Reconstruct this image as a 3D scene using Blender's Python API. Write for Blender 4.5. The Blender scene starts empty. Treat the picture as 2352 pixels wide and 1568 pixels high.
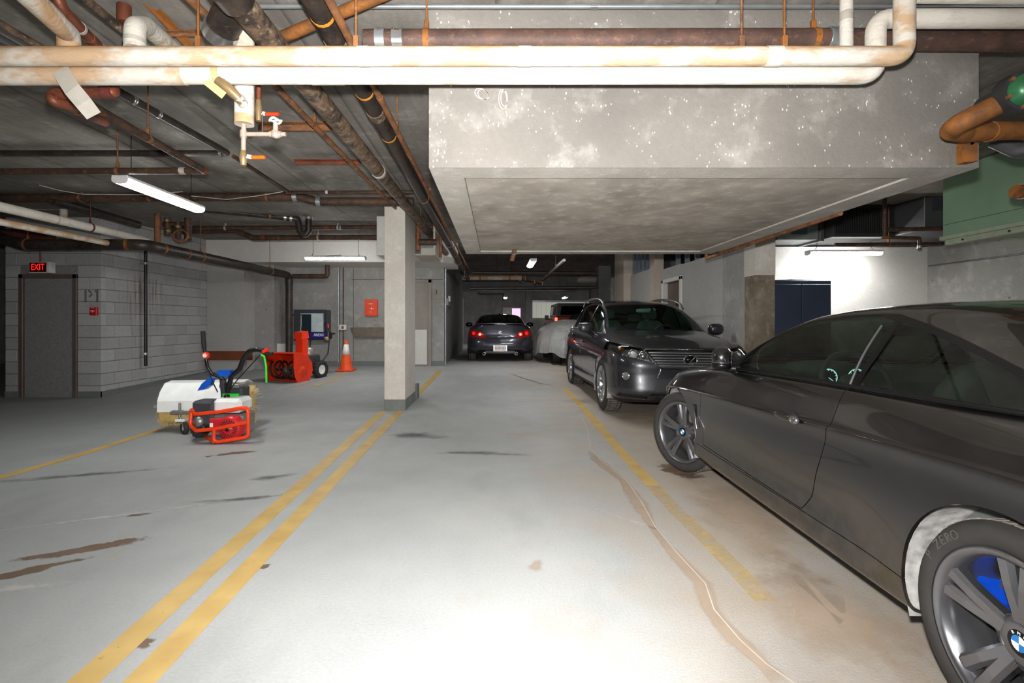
import bpy, math, random
import numpy as np
from mathutils import Vector, Matrix
random.seed(7)
S = bpy.context.scene
COL = S.collection
PI = math.pi
# ---------------------------------------------------------------- camera
FPX, VX, VY, CH = 1150.0, 1140.0, 742.0, 1.24      # focal length in pixels, vanishing point, camera height
cam_d = bpy.data.cameras.new('camera')
cam_d.sensor_fit = 'HORIZONTAL'; cam_d.sensor_width = 36.0
cam_d.lens = 36.0 * FPX / 2352.0
cam_d.shift_x = (1176.0 - VX) / 2352.0
cam_d.shift_y = -(784.0 - VY) / 2352.0
cam_d.clip_start = 0.02
cam = bpy.data.objects.new('camera', cam_d)
cam.location = (0, 0, CH); cam.rotation_euler = (PI / 2, 0, 0)
COL.objects.link(cam); S.camera = cam
# ---------------------------------------------------------------- world, flash, exposure
w = bpy.data.worlds.new('world'); S.world = w; w.use_nodes = True
w.node_tree.nodes['Background'].inputs[0].default_value = (0.5, 0.5, 0.5, 1)
w.node_tree.nodes['Background'].inputs[1].default_value = 0.02
fl = bpy.data.lights.new('camera_flash', 'SPOT')
fl.energy = 820; fl.spot_size = math.radians(128); fl.spot_blend = 1.0
fl.shadow_soft_size = 0.035; fl.color = (1.0, 0.985, 0.96)
flo = bpy.data.objects.new('camera_flash', fl)
flo.location = (0.0, 0.02, 1.40); flo.rotation_euler = (PI / 2 - 0.03, 0, 0.0)
COL.objects.link(flo)
S.view_settings.view_transform = 'Standard'
S.view_settings.look = 'None'
S.view_settings.gamma = 1.0
S.view_settings.use_curve_mapping = False
S.view_settings.exposure = 0.55
S.cycles.use_denoising = True
S.cycles.max_bounces = 5
S.cycles.diffuse_bounces = 3
S.cycles.glossy_bounces = 3
S.cycles.use_adaptive_sampling = True
S.cycles.adaptive_threshold = 0.06
S.cycles.adaptive_min_samples = 16
S.cycles.transparent_max_bounces = 10
S.cycles.caustics_reflective = False
S.cycles.caustics_refractive = False
S.cycles.sample_clamp_indirect = 6.0

# ---------------------------------------------------------------- helpers
def fz(y):                                # the floor climbs gently towards the back
    return 0.0 if y < 8 else (0.2 if y > 13 else 0.04 * (y - 8))
CEIL = 2.99
def cz(y): return CEIL + fz(y)
def P(px, py, y):                         # point at depth y on the sight line through a picture position
    return Vector(((px - VX) / FPX * y, y, CH - (py - VY) / FPX * y))
def G(px, py):                            # floor point under a picture position
    y = CH * FPX / (py - VY)
    for _ in range(30): y = (CH - fz(y)) * FPX / (py - VY)
    return Vector(((px - VX) / FPX * y, y, fz(y)))

def V3(p): return Vector((p[0], p[1], p[2]))
def fillet(pts, r, n=6):
    pts = [V3(p) for p in pts]
    if r <= 0 or len(pts) < 3: return pts
    out = [pts[0]]
    for i in range(1, len(pts) - 1):
        a, b, c = pts[i - 1], pts[i], pts[i + 1]
        d1 = (a - b); d2 = (c - b)
        l1, l2 = d1.length, d2.length
        d1.normalize(); d2.normalize()
        cosang = max(-1, min(1, d1.dot(d2)))
        ang = math.acos(cosang)
        if ang > PI - 0.02 or ang < 0.03: out.append(b); continue
        t = min(r / math.tan(ang / 2), l1 * 0.49, l2 * 0.49)
        p0 = b + d1 * t; p1 = b + d2 * t
        for k in range(n + 1):
            s = k / n
            out.append(p0 * (1 - s) ** 2 + b * 2 * s * (1 - s) + p1 * s * s)
    out.append(pts[-1])
    return out

class MB:
    def __init__(s): s.v = []; s.f = []; s.smooth = []
    def add(s, vs, fs, smooth=False):
        o = len(s.v)
        s.v.extend([tuple(v) for v in vs])
        for f in fs: s.f.append([i + o for i in f]); s.smooth.append(smooth)
        return s
    def box(s, x0, x1, y0, y1, z0, z1, bev=0.0):
        x0, x1 = min(x0, x1), max(x0, x1); y0, y1 = min(y0, y1), max(y0, y1); z0, z1 = min(z0, z1), max(z0, z1)
        if bev <= 0:
            vs = [(x0,y0,z0),(x1,y0,z0),(x1,y1,z0),(x0,y1,z0),(x0,y0,z1),(x1,y0,z1),(x1,y1,z1),(x0,y1,z1)]
            return s.add(vs, [(0,3,2,1),(4,5,6,7),(0,1,5,4),(1,2,6,5),(2,3,7,6),(3,0,4,7)])
        b = min(bev, (x1-x0)/2.01, (y1-y0)/2.01, (z1-z0)/2.01)
        vs = []; X = (x0,x1); Y = (y0,y1); Z = (z0,z1)
        idx = {}
        for i in (0,1):
            for j in (0,1):
                for k in (0,1):
                    sx, sy, sz = (1,-1)[i], (1,-1)[j], (1,-1)[k]
                    idx[i,j,k,0] = len(vs); vs.append((X[i], Y[j]+sy*b, Z[k]+sz*b))
                    idx[i,j,k,1] = len(vs); vs.append((X[i]+sx*b, Y[j], Z[k]+sz*b))
                    idx[i,j,k,2] = len(vs); vs.append((X[i]+sx*b, Y[j]+sy*b, Z[k]))
        fs = []
        for i in (0,1):
            q = [idx[i,0,0,0], idx[i,1,0,0], idx[i,1,1,0], idx[i,0,1,0]]; fs.append(q if i else q[::-1])
            q = [idx[0,i,0,1], idx[1,i,0,1], idx[1,i,1,1], idx[0,i,1,1]]; fs.append(q[::-1] if i else q)
            q = [idx[0,0,i,2], idx[1,0,i,2], idx[1,1,i,2], idx[0,1,i,2]]; fs.append(q if i else q[::-1])
        for i in (0,1):
            for j in (0,1):
                q = [idx[i,j,0,0], idx[i,j,1,0], idx[i,j,1,1], idx[i,j,0,1]]; fs.append(q if (i+j)%2 else q[::-1])
                q = [idx[i,0,j,0], idx[i,1,j,0], idx[i,1,j,2], idx[i,0,j,2]]; fs.append(q[::-1] if (i+j)%2 else q)
                q = [idx[0,i,j,1], idx[1,i,j,1], idx[1,i,j,2], idx[0,i,j,2]]; fs.append(q if (i+j)%2 else q[::-1])
                for k in (0,1):
                    t = [idx[i,j,k,0], idx[i,j,k,1], idx[i,j,k,2]]; fs.append(t if (i+j+k)%2 else t[::-1])
        return s.add(vs, fs)
    def tube(s, pts, r, n=12, fil=0.0, caps=True, rs=None, smooth=True):
        pts = fillet(pts, fil)
        q = [pts[0]]
        for p in pts[1:]:
            if (p - q[-1]).length > 1e-5: q.append(p)
        pts = q
        if len(pts) < 2: return s
        up = Vector((0.137, 0.31, 0.94))
        rings = []; N = None
        for i, p in enumerate(pts):
            d = (pts[min(i+1, len(pts)-1)] - pts[max(i-1, 0)]).normalized()
            if N is None:
                N = up.cross(d)
                if N.length < 1e-3: N = Vector((1, 0, 0)).cross(d)
                N.normalize()
            else:
                N = (N - d * N.dot(d)).normalized()
            B = d.cross(N)
            rr = rs[i] if rs else r
            rings.append([p + (N * math.cos(2*PI*k/n) + B * math.sin(2*PI*k/n)) * rr for k in range(n)])
        vs = [v for R in rings for v in R]
        fs = []
        for i in range(len(rings) - 1):
            for k in range(n):
                a = i*n + k; b = i*n + (k+1) % n
                fs.append((a, b, b+n, a+n))
        s.add(vs, fs, smooth)
        if caps:
            s.add(rings[0], [tuple(range(n))[::-1]]); s.add(rings[-1], [tuple(range(n))])
        return s
    def cyl(s, p0, p1, r, n=16, r2=None):
        return s.tube([p0, p1], r, n, rs=[r, r if r2 is None else r2])
    def lathe(s, prof, c=(0,0,0), axis='z', n=24, smooth=True, a0=0.0, a1=None):
        """prof: list of (radius, height)."""
        full = a1 is None
        a1_ = a0 + 2*PI if full else a1
        m = n if full else n + 1
        vs = []
        for r, h in prof:
            for k in range(m):
                a = a0 + (a1_ - a0) * k / n
                x, y = r*math.cos(a), r*math.sin(a)
                if axis == 'z': v = (x, y, h)
                elif axis == 'y': v = (x, h, y)
                else: v = (h, x, y)
                vs.append((v[0]+c[0], v[1]+c[1], v[2]+c[2]))
        fs = []
        for i in range(len(prof)-1):
            for k in range(n):
                a = i*m + k; b = i*m + (k+1) % m
                q = (a, b, b+m, a+m)
                fs.append(q if axis != 'y' else q[::-1])
        return s.add(vs, fs, smooth)
    def prism(s, poly, a, b, axis='y'):
        """poly of 2-D points extruded from a to b along an axis (poly in the other two axes, in order)."""
        n = len(poly); vs = []
        for t in (a, b):
            for p in poly:
                vs.append({'x': (t, p[0], p[1]), 'y': (p[0], t, p[1]), 'z': (p[0], p[1], t)}[axis])
        fs = [tuple(range(n))[::-1], tuple(range(n, 2*n))]
        for k in range(n): fs.append((k, (k+1) % n, n + (k+1) % n, n + k))
        return s.add(vs, fs)
    def strip(s, pts, width, up=(0,0,1), thick=0.003, flat=False):
        """flat ribbon following points, width across, given a normal."""
        up = V3(up); pts = [V3(p) for p in pts]; vs = []; fs = []
        for i, p in enumerate(pts):
            d = (pts[min(i+1, len(pts)-1)] - pts[max(i-1, 0)]).normalized()
            sd = d.cross(up).normalized()
            wv = width[i] if isinstance(width, (list, tuple)) else width
            for sx in (-0.5, 0.5):
                vs.append(p + sd*wv*sx); vs.append(p + sd*wv*sx + up*thick)
        for i in range(len(pts)-1):
            a = 4*i; b = a+4
            fs += [(a+1, a+3, b+3, b+1)] + ([] if flat else [(a, b, b+2, a+2), (a, a+1, b+1, b), (a+2, b+2, b+3, a+3)])
        e = 4*(len(pts)-1)
        if not flat: fs += [(0, 2, 3, 1), (e, e+1, e+3, e+2)]
        return s.add(vs, fs)
    def mirror_y(s):
        o = len(s.v); nf = len(s.f)
        s.v += [(x, -y, z) for x, y, z in s.v]
        for i in range(nf):
            s.f.append([k + o for k in s.f[i]][::-1]); s.smooth.append(s.smooth[i])
        return s
    def xf(s, M):
        s.v = [tuple(M @ Vector(v)) for v in s.v]; return s
    def build(s, name, mat, parent=None, world=False, fix=True):
        me = bpy.data.meshes.new(name)
        vs = s.v
        if world and parent is not None:
            Mi = parent.matrix_basis.inverted()
            vs = [tuple(Mi @ Vector(v)) for v in vs]
        me.from_pydata(vs, [], s.f)
        me.polygons.foreach_set('use_smooth', s.smooth)
        if fix:
            import bmesh
            bm = bmesh.new(); bm.from_mesh(me)
            bmesh.ops.recalc_face_normals(bm, faces=bm.faces)
            bm.to_mesh(me); bm.free()
        me.update()
        if mat is not None: me.materials.append(M[mat] if isinstance(mat, str) else mat)
        o = bpy.data.objects.new(name, me); COL.objects.link(o)
        if parent is not None: o.parent = parent
        return o
def thing(name, label, cat, loc=(0,0,0), rot=(0,0,0), group=None):
    o = bpy.data.objects.new(name, None); COL.objects.link(o)
    o.location = loc; o.rotation_euler = rot
    bpy.context.view_layer.update()
    o['label'] = label; o['category'] = cat
    if group: o['group'] = group
    o.empty_display_size = 0.1
    o.matrix_basis = Matrix.LocRotScale(Vector(loc), Vector(rot) and __import__('mathutils').Euler(rot), None)
    return o
def tag(o, label, cat, group=None):
    o['label'] = label; o['category'] = cat
    if group: o['group'] = group
    return o
def struct(o, label=None):
    o['kind'] = 'structure'
    if label: o['label'] = label
    return o
def text_mb(txt, size, font_thick=0.002):
    """lettering as a mesh lying in the xy plane, centred."""
    cu = bpy.data.curves.new('lettering', 'FONT'); cu.body = txt; cu.size = size; cu.extrude = font_thick
    cu.align_x = 'CENTER'; cu.align_y = 'CENTER'; cu.resolution_u = 3
    o = bpy.data.objects.new('lettering', cu); COL.objects.link(o)
    dg = bpy.context.evaluated_depsgraph_get()
    me = bpy.data.meshes.new_from_object(o.evaluated_get(dg))
    mb = MB(); mb.add([tuple(v.co) for v in me.vertices], [tuple(p.vertices) for p in me.polygons])
    bpy.data.objects.remove(o); bpy.data.meshes.remove(me); bpy.data.curves.remove(cu)
    return mb
# ---------------------------------------------------------------- materials
M = {}
def srgb(c):
    return tuple((x/255/12.92 if x/255 <= 0.04045 else ((x/255+0.055)/1.055)**2.4) for x in c) + (1,)
class NT:
    def __init__(s, name):
        s.m = bpy.data.materials.new(name); s.m.use_nodes = True; s.t = s.m.node_tree
        s.b = s.t.nodes['Principled BSDF']; M[name] = s.m
        s.tc = s.t.nodes.new('ShaderNodeTexCoord')
    def n(s, typ, **kw):
        nd = s.t.nodes.new(typ)
        for k, v in kw.items():
            if k.startswith('i_'):
                nd.inputs[k[2:].replace('_', ' ')].default_value = v
            else: setattr(nd, k, v)
        return nd
    def l(s, a, b): s.t.links.new(a, b)
    def coord(s, scale=(1,1,1), kind='Object', rot=(0,0,0), loc=(0,0,0)):
        mp = s.n('ShaderNodeMapping'); mp.inputs['Scale'].default_value = scale
        mp.inputs['Rotation'].default_value = rot; mp.inputs['Location'].default_value = loc
        s.l(s.tc.outputs[kind], mp.inputs[0]); return mp.outputs[0]
    def noise(s, scale, detail=4, rough=0.55, co=None, lo=0.35, hi=0.65, dist=0.0):
        nz = s.n('ShaderNodeTexNoise'); nz.inputs['Scale'].default_value = scale
        nz.inputs['Detail'].default_value = min(detail, 4); nz.inputs['Roughness'].default_value = rough
        nz.inputs['Distortion'].default_value = dist
        s.l(co if co is not None else s.tc.outputs['Object'], nz.inputs['Vector'])
        mr = s.n('ShaderNodeMapRange'); mr.inputs[1].default_value = lo; mr.inputs[2].default_value = hi
        s.l(nz.outputs[0], mr.inputs[0]); return mr.outputs[0]
    def mix(s, fac, a, b, mode='MIX'):
        mx = s.n('ShaderNodeMix', data_type='RGBA', blend_type=mode)
        for i, x in ((0, fac), (6, a), (7, b)):
            if isinstance(x, (int, float, tuple)): mx.inputs[i].default_value = x
            else: s.l(x, mx.inputs[i])
        return mx.outputs[2]
    def math(s, op, a, b=None, clamp=False):
        m_ = s.n('ShaderNodeMath', operation=op); m_.use_clamp = clamp
        for i, x in enumerate((a, b)):
            if x is None: continue
            if isinstance(x, (int, float)): m_.inputs[i].default_value = x
            else: s.l(x, m_.inputs[i])
        return m_.outputs[0]
    def set(s, color=None, rough=None, metal=None, **kw):
        for nm, x in (('Base Color', color), ('Roughness', rough), ('Metallic', metal)):
            if x is None: continue
            if isinstance(x, (int, float, tuple)): s.b.inputs[nm].default_value = x
            else: s.l(x, s.b.inputs[nm])
        for k, v in kw.items(): s.b.inputs[k.replace('_', ' ')].default_value = v
        return s
    def bump(s, h, strength=0.3, dist=0.01):
        b = s.n('ShaderNodeBump'); b.inputs['Strength'].default_value = strength; b.inputs['Distance'].default_value = dist
        s.l(h, b.inputs['Height']); s.l(b.outputs[0], s.b.inputs['Normal']); return s
def plain(name, c, rough=0.5, metal=0.0, var=0.12, scale=8.0, **kw):
    t = NT(name); c = srgb(c)
    d = tuple(x*(1-var) for x in c[:3]) + (1,); e = tuple(min(1, x*(1+var)) for x in c[:3]) + (1,)
    t.set(t.mix(t.noise(scale), d, e), rough, metal, **kw)
    return t
def concrete(name, c, dark, light, scale=1.0, rough=0.85, spots=0.5, planks=None, speck=0.0, bump=0.25):
    t = NT(name)
    f = t.noise(1.1*scale, 6, 0.6, lo=0.3, hi=0.7)
    col = t.mix(f, srgb(dark), srgb(c))
    f2 = t.noise(4.5*scale, 8, 0.65, lo=0.52, hi=0.78)
    col = t.mix(t.math('MULTIPLY', f2, 0.75), col, srgb(light))
    f3 = t.noise(30*scale, 5, 0.7, lo=0.35, hi=0.75)
    col = t.mix(t.math('MULTIPLY', f3, 0.28), col, srgb(tuple(x*0.72 for x in c)))
    if spots > 0:
        vo = t.n('ShaderNodeTexVoronoi'); vo.inputs['Scale'].default_value = 5.0*scale
        t.l(t.tc.outputs['Object'], vo.inputs['Vector'])
        mr = t.n('ShaderNodeMapRange'); mr.inputs[1].default_value = 0.10; mr.inputs[2].default_value = 0.055
        t.l(vo.outputs['Distance'], mr.inputs[0])
        gate = t.noise(2.3, 2, lo=0.52, hi=0.6)
        col = t.mix(t.math('MULTIPLY', t.math('MULTIPLY', mr.outputs[0], gate), spots), col, srgb(tuple(x*0.5 for x in c)))
    if speck > 0:
        vo2 = t.n('ShaderNodeTexVoronoi'); vo2.inputs['Scale'].default_value = 46
        t.l(t.coord((1, 1, 0.55), rot=(0, 0.5, 0.4)), vo2.inputs['Vector'])
        mr2 = t.n('ShaderNodeMapRange'); mr2.inputs[1].default_value = 0.22; mr2.inputs[2].default_value = 0.12
        t.l(vo2.outputs['Distance'], mr2.inputs[0])
        g2 = t.noise(9, 3, lo=0.5, hi=0.58)
        col = t.mix(t.math('MULTIPLY', t.math('MULTIPLY', mr2.outputs[0], g2), speck), col, srgb((225, 222, 216)))
    if planks:
        wv = t.n('ShaderNodeTexWave', wave_type='BANDS', bands_direction='X', wave_profile='SAW')
        wv.inputs['Scale'].default_value = planks; wv.inputs['Distortion'].default_value = 0.25; wv.inputs['Detail'].default_value = 1
        t.l(t.tc.outputs['Object'], wv.inputs['Vector'])
        mr3 = t.n('ShaderNodeMapRange'); mr3.inputs[1].default_value = 0.03; mr3.inputs[2].default_value = 0.0
        t.l(wv.outputs[0], mr3.inputs[0])
        col = t.mix(t.math('MULTIPLY', mr3.outputs[0], 0.7), col, srgb(tuple(x*0.35 for x in c)))
        gr = t.noise(3, 6, 0.7, co=t.coord((6, 0.6, 1)), lo=0.35, hi=0.7)
        col = t.mix(t.math('MULTIPLY', gr, 0.35), col, srgb(tuple(x*0.55 for x in c)))
    t.set(col, rough)
    t.bump(t.noise(45*scale, 6, 0.7), bump, 0.006)
    return t
concrete('conc_soffit', (138, 133, 126), (112, 108, 103), (172, 168, 162), spots=0.25, speck=0.9)
concrete('conc_soffit_under_lit', (198, 190, 179), (150, 141, 129), (224, 219, 210), scale=1.8, spots=0.1, planks=None)  # paler than the soffit front: bounced light put into the underside colour
concrete('conc_soffit_rim_lit', (206, 200, 191), (176, 169, 160), (228, 224, 217), scale=1.3, spots=0.1)  # rim copy of the soffit concrete, lightened for the same bounced light
concrete('conc_ceiling', (156, 150, 142), (110, 105, 99), (188, 184, 177), scale=1.0, spots=0.2, planks=0.26)
concrete('conc_wall', (168, 166, 162), (142, 140, 136), (192, 190, 186), spots=1.0)
concrete('conc_dark', (134, 134, 133), (104, 104, 103), (160, 160, 159), spots=0.6)
concrete('conc_column', (216, 210, 201), (196, 188, 176), (232, 228, 222), spots=0.1)
concrete('conc_stained', (150, 138, 120), (98, 86, 70), (176, 168, 156), scale=2.2, spots=0.3)
concrete('paint_white_wall', (226, 223, 218), (216, 213, 208), (234, 232, 228), spots=0.0, bump=0.08)
concrete('paint_grey_wall', (182, 180, 177), (172, 170, 167), (190, 188, 185), spots=0.0, bump=0.08)
concrete('paint_beige', (196, 184, 170), (184, 172, 158), (206, 196, 184), spots=0.0, bump=0.08)
concrete('curb_grey', (122, 126, 124), (108, 112, 110), (140, 143, 140), spots=0.1, bump=0.1)
# floor: sealed grey concrete, oily on the left, sandy dirt towards the parked cars
t = NT('floor')
c = t.mix(t.noise(0.55, 5, 0.6, lo=0.3, hi=0.7), srgb((166, 169, 169)), srgb((190, 191, 190)))
sx = t.n('ShaderNodeSeparateXYZ'); t.l(t.tc.outputs['Object'], sx.inputs[0])
wob = t.noise(1.4, 5, 0.6, lo=0.25, hi=0.75)
xs = t.math('ADD', sx.outputs[0], t.math('MULTIPLY', t.math('SUBTRACT', wob, 0.5), 1.5))
dirt = t.n('ShaderNodeMapRange'); dirt.inputs[1].default_value = 0.2; dirt.inputs[2].default_value = 1.7
t.l(xs, dirt.inputs[0])
c = t.mix(t.math('MULTIPLY', dirt.outputs[0], 0.85), c, srgb((178, 162, 144)))
oil = t.n('ShaderNodeMapRange'); oil.inputs[1].default_value = -1.2; oil.inputs[2].default_value = -4.5
t.l(xs, oil.inputs[0])
c = t.mix(t.math('MULTIPLY', oil.outputs[0], 0.7), c, srgb((140, 144, 142)))
sm = t.noise(1.0, 6, 0.62, co=t.coord((1.0, 0.45, 1)), lo=0.54, hi=0.76)
c = t.mix(t.math('MULTIPLY', sm, 0.35), c, srgb((112, 114, 114)))
sm2 = t.noise(2.6, 6, 0.65, co=t.coord((1.4, 0.5, 1), loc=(3, 7, 0)), lo=0.62, hi=0.8)
c = t.mix(t.math('MULTIPLY', sm2, 0.35), c, srgb((176, 150, 124)))
c = t.mix(t.math('MULTIPLY', t.noise(60, 6, 0.75, lo=0.4, hi=0.8), 0.22), c, srgb((120, 120, 118)))
t.set(c, 0.62); t.b.inputs['Specular IOR Level'].default_value = 0.35
t.l(t.math('ADD', t.math('MULTIPLY', t.noise(3, 4), 0.2), 0.52), t.b.inputs['Roughness'])
t.bump(t.noise(90, 5, 0.7), 0.25, 0.003)
def worn(name, c, c2, lo=0.30, hi=0.42, rough=0.6, scale=7.0, soft=False, top=1.0):   # worn paint or a stain: see-through where it is gone
    t = NT(name)
    t.set(t.mix(t.noise(5, 4), srgb(c), srgb(c2)), rough)
    if soft:
        at = t.n('ShaderNodeAttribute'); at.attribute_name = 'edge'
        n_ = t.noise(scale, 8, 0.7, lo=0, hi=1)
        mr = t.n('ShaderNodeMapRange', interpolation_type='SMOOTHSTEP'); mr.inputs[1].default_value = lo; mr.inputs[2].default_value = hi
        t.l(t.math('ADD', t.math('MULTIPLY', n_, 0.8), t.math('MULTIPLY', at.outputs['Fac'], 0.6)), mr.inputs[0])
        a = t.math('MULTIPLY', mr.outputs[0], top)
    else:
        a = t.noise(scale, 8, 0.7, lo=lo, hi=hi)
    t.l(a, t.b.inputs['Alpha']); return t
worn('paint_yellow', (206, 174, 104), (190, 156, 88), 0.22, 0.34, 0.5, 12)
worn('paint_yellow_faded', (214, 190, 142), (204, 178, 128), 0.30, 0.72, 0.5, 5)
worn('stain_brown', (128, 104, 84), (112, 90, 72), 0.58, 0.74, 0.7, 5, True, 0.85)
worn('stain_sand', (196, 174, 152), (186, 164, 142), 0.45, 0.95, 0.8, 4, True, 0.6)
worn('stain_oil', (84, 84, 84), (96, 96, 96), 0.55, 1.05, 0.5, 3, True, 0.6)
worn('stain_pale', (206, 204, 200), (214, 212, 208), 0.6, 1.0, 0.8, 8, True, 0.6)
plain('crack', (92, 84, 76), 0.9)
plain('crack_light', (204, 196, 186), 0.9)
# pipes
def insul(name, stain):
    t = NT(name)
    c = t.mix(t.noise(3, 5, co=t.coord((2, 1, 1))), srgb((206, 199, 187)), srgb((222, 216, 206)))
    s1 = t.noise(2.2, 6, 0.65, co=t.coord((1.0, 2.0, 2.0)), lo=0.60 - stain, hi=0.70 - stain)
    c = t.mix(t.math('MULTIPLY', s1, 0.75), c, srgb((190, 148, 100)))
    s2 = t.noise(9, 7, 0.7, co=t.coord((0.8, 2, 2)), lo=0.56, hi=0.74)
    c = t.mix(t.math('MULTIPLY', s2, 0.4), c, srgb((150, 128, 106)))
    if stain > 0.05:
        sz = t.n('ShaderNodeSeparateXYZ'); t.l(t.tc.outputs['Object'], sz.inputs[0])
        tz = t.n('ShaderNodeMapRange'); tz.inputs[1].default_value = 0.004; tz.inputs[2].default_value = 0.03
        t.l(t.math('ADD', sz.outputs[2], t.math('MULTIPLY', t.math('SUBTRACT', t.noise(5, 6, 0.65, co=t.coord((1, 0.2, 0.2))), 0.5), 0.03)), tz.inputs[0])
        gz = t.n('ShaderNodeMapRange'); gz.inputs[1].default_value = 0.06; gz.inputs[2].default_value = 0.05; t.l(sz.outputs[2], gz.inputs[0])
        c = t.mix(t.math('MULTIPLY', t.math('MULTIPLY', tz.outputs[0], gz.outputs[0]), 0.7), c, srgb((186, 142, 92)))
    t.set(c, 0.75); t.bump(t.noise(14, 6, 0.6, co=t.coord((1, 3, 3))), 0.25, 0.008)
insul('insul_stained', 0.13); insul('insul_white', 0.0)
def rusty(name, a, b, c3, metal=0.15, rough=0.7, scale=7, hi=0.62):
    t = NT(name)
    c = t.mix(t.noise(scale, 7, 0.65, lo=0.40, hi=hi), srgb(a), srgb(b))
    c = t.mix(t.math('MULTIPLY', t.noise(scale*2.6, 7, 0.7, co=t.coord((1, 1, 2)), lo=0.55, hi=0.72), 0.7), c, srgb(c3))
    t.set(c, rough, metal); t.bump(t.noise(55, 5), 0.2, 0.004)
rusty('iron_black', (40, 36, 34), (62, 54, 48), (112, 82, 58), rough=0.45)
rusty('iron_brown', (86, 62, 48), (58, 44, 38), (138, 98, 66), rough=0.6)
rusty('iron_mottled', (58, 50, 44), (134, 110, 88), (196, 178, 156), rough=0.65, scale=9)
rusty('steel_rust', (150, 100, 62), (104, 72, 52), (186, 138, 92), rough=0.75)
rusty('rust_orange', (158, 98, 42), (116, 74, 38), (80, 60, 42), rough=0.7)
rusty('iron_maroon', (98, 72, 62), (76, 58, 52), (132, 104, 84), rough=0.65)
rusty('copper_old', (138, 76, 52), (108, 62, 46), (166, 104, 76), metal=0.35, rough=0.5)
rusty('red_primer', (108, 50, 44), (84, 42, 38), (120, 70, 60), rough=0.7)
plain('band_orange', (214, 142, 44), 0.6, scale=20)
plain('steel_galv', (176, 182, 184), 0.35, 0.75, scale=6)
plain('steel_clamp', (200, 202, 204), 0.25, 0.9)
plain('brass', (150, 126, 92), 0.45, 0.45, scale=30)
plain('solder_pipe', (186, 164, 150), 0.5, 0.3, scale=20)
plain('handle_orange', (255, 96, 10), 0.4)
plain('handle_red_orange', (240, 62, 22), 0.4)
plain('white_metal', (228, 228, 226), 0.4)
plain('tape_grey', (182, 176, 166), 0.7)
plain('stain_wrap', (196, 168, 122), 0.7)
plain('brass_pale', (206, 188, 132), 0.45)
plain('wire_pale', (176, 170, 160), 0.6)
plain('black_plastic', (22, 22, 23), 0.35)
plain('black_rubber', (30, 29, 28), 0.75, scale=30)
plain('wire_black', (18, 18, 18), 0.5)
# doors and fittings
plain('door_grey', (104, 100, 96), 0.45, scale=2)
plain('door_frame', (98, 84, 76), 0.45, scale=3)
plain('door_taupe', (138, 130, 122), 0.5, scale=2)
plain('chrome', (220, 222, 225), 0.12, 1.0)
plain('red_box', (190, 24, 20), 0.35)
plain('red_orange_box', (242, 72, 24), 0.4, scale=3)
plain('sign_white', (224, 222, 218), 0.4)
plain('navy_steel', (48, 58, 78), 0.45, scale=2)
plain('cabinet_dark', (62, 64, 72), 0.4)
plain('panel_pale', (196, 206, 210), 0.3)
plain('panel_teal', (30, 48, 56), 0.3)
plain('stencil_grey', (112, 108, 104), 0.8)
plain('tray_metal', (142, 132, 120), 0.4, 0.4)
plain('wood_brown', (120, 62, 36), 0.55, scale=4)
plain('wood_handle', (206, 160, 116), 0.6)
plain('duct_metal', (112, 112, 114), 0.42, 0.6, scale=2)
plain('duct_dark', (60, 60, 62), 0.5, 0.4, scale=2)
plain('duct_green', (140, 172, 142), 0.5, 0.1, scale=1.5)
plain('rail_green', (172, 184, 158), 0.5, 0.1)
plain('valve_green', (52, 112, 72), 0.35, 0.2)
plain('blue_patch', (84, 112, 132), 0.4)
plain('stud_steel', (150, 162, 176), 0.35, 0.6)
def emis(name, c, strength):
    t = NT(name); t.set(srgb(c), 0.5); t.b.inputs['Emission Color'].default_value = srgb(c)
    t.b.inputs['Emission Strength'].default_value = strength
    if strength < 10: t.m.cycles.emission_sampling = 'NONE'
emis('tube_glow', (251, 252, 250), 42.0)
emis('exit_red', (255, 30, 22), 0.8)
emis('tail_glow', (255, 60, 40), 14.0)
emis('tail_dim', (235, 16, 14), 0.9)
emis('screen_glow', (230, 190, 235), 0.9)
plain('exit_dark_red', (70, 8, 8), 0.4)
plain('far_curtain', (222, 222, 212), 0.7)
emis('far_shutter_glow', (216, 218, 206), 0.22)  # faint glow put into the shutter slats to brighten them, not a lamp
# ================================================================ structure
YB = [-4, 8, 9, 10, 11, 12, 13, 30]
def slab(name, x0, x1, zf, mat, down):
    mb = MB(); vs = []; fs = []
    xs_ = [x0, x1]
    for y in YB:
        for x in xs_: vs.append((x, y, zf(y)))
    for y in YB:
        for x in xs_: vs.append((x, y, zf(y) + down))
    n = len(YB)
    for i in range(n-1):
        a = 2*i
        fs += [(a, a+1, a+3, a+2), (2*n+a, 2*n+a+2, 2*n+a+3, 2*n+a+1), (a, a+2, 2*n+a+2, 2*n+a), (a+1, 2*n+a+1, 2*n+a+3, a+3)]
    fs += [(0, 2*n, 2*n+1, 1), (2*n-2, 2*n-1, 4*n-1, 4*n-2)]
    mb.add(vs, fs)
    return struct(mb.build(name, mat))
floor = slab('floor', -13, 9, fz, 'floor', -0.2)
ceiling = slab('ceiling', -13, 9, cz, 'conc_ceiling', 0.2)
def wallbox(name, mat, x0, x1, y0, y1, z0, z1, label=None):
    return struct(MB().box(x0, x1, y0, y1, z0, z1).build(name, mat), label)
HT = 3.25
wallbox('wall_left', 'conc_dark', -13.2, -13, -4, 16, -0.2, HT)
wallbox('wall_rear', 'conc_wall', -13, 9, -4.2, -4, -0.2, HT)
wallbox('wall_right', 'conc_wall', 7.06, 7.3, -4, 8.4, -0.05, HT)
wallbox('wall_left_end', 'conc_dark', -13, -8.14, 13.0, 13.2, 0, HT)

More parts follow.
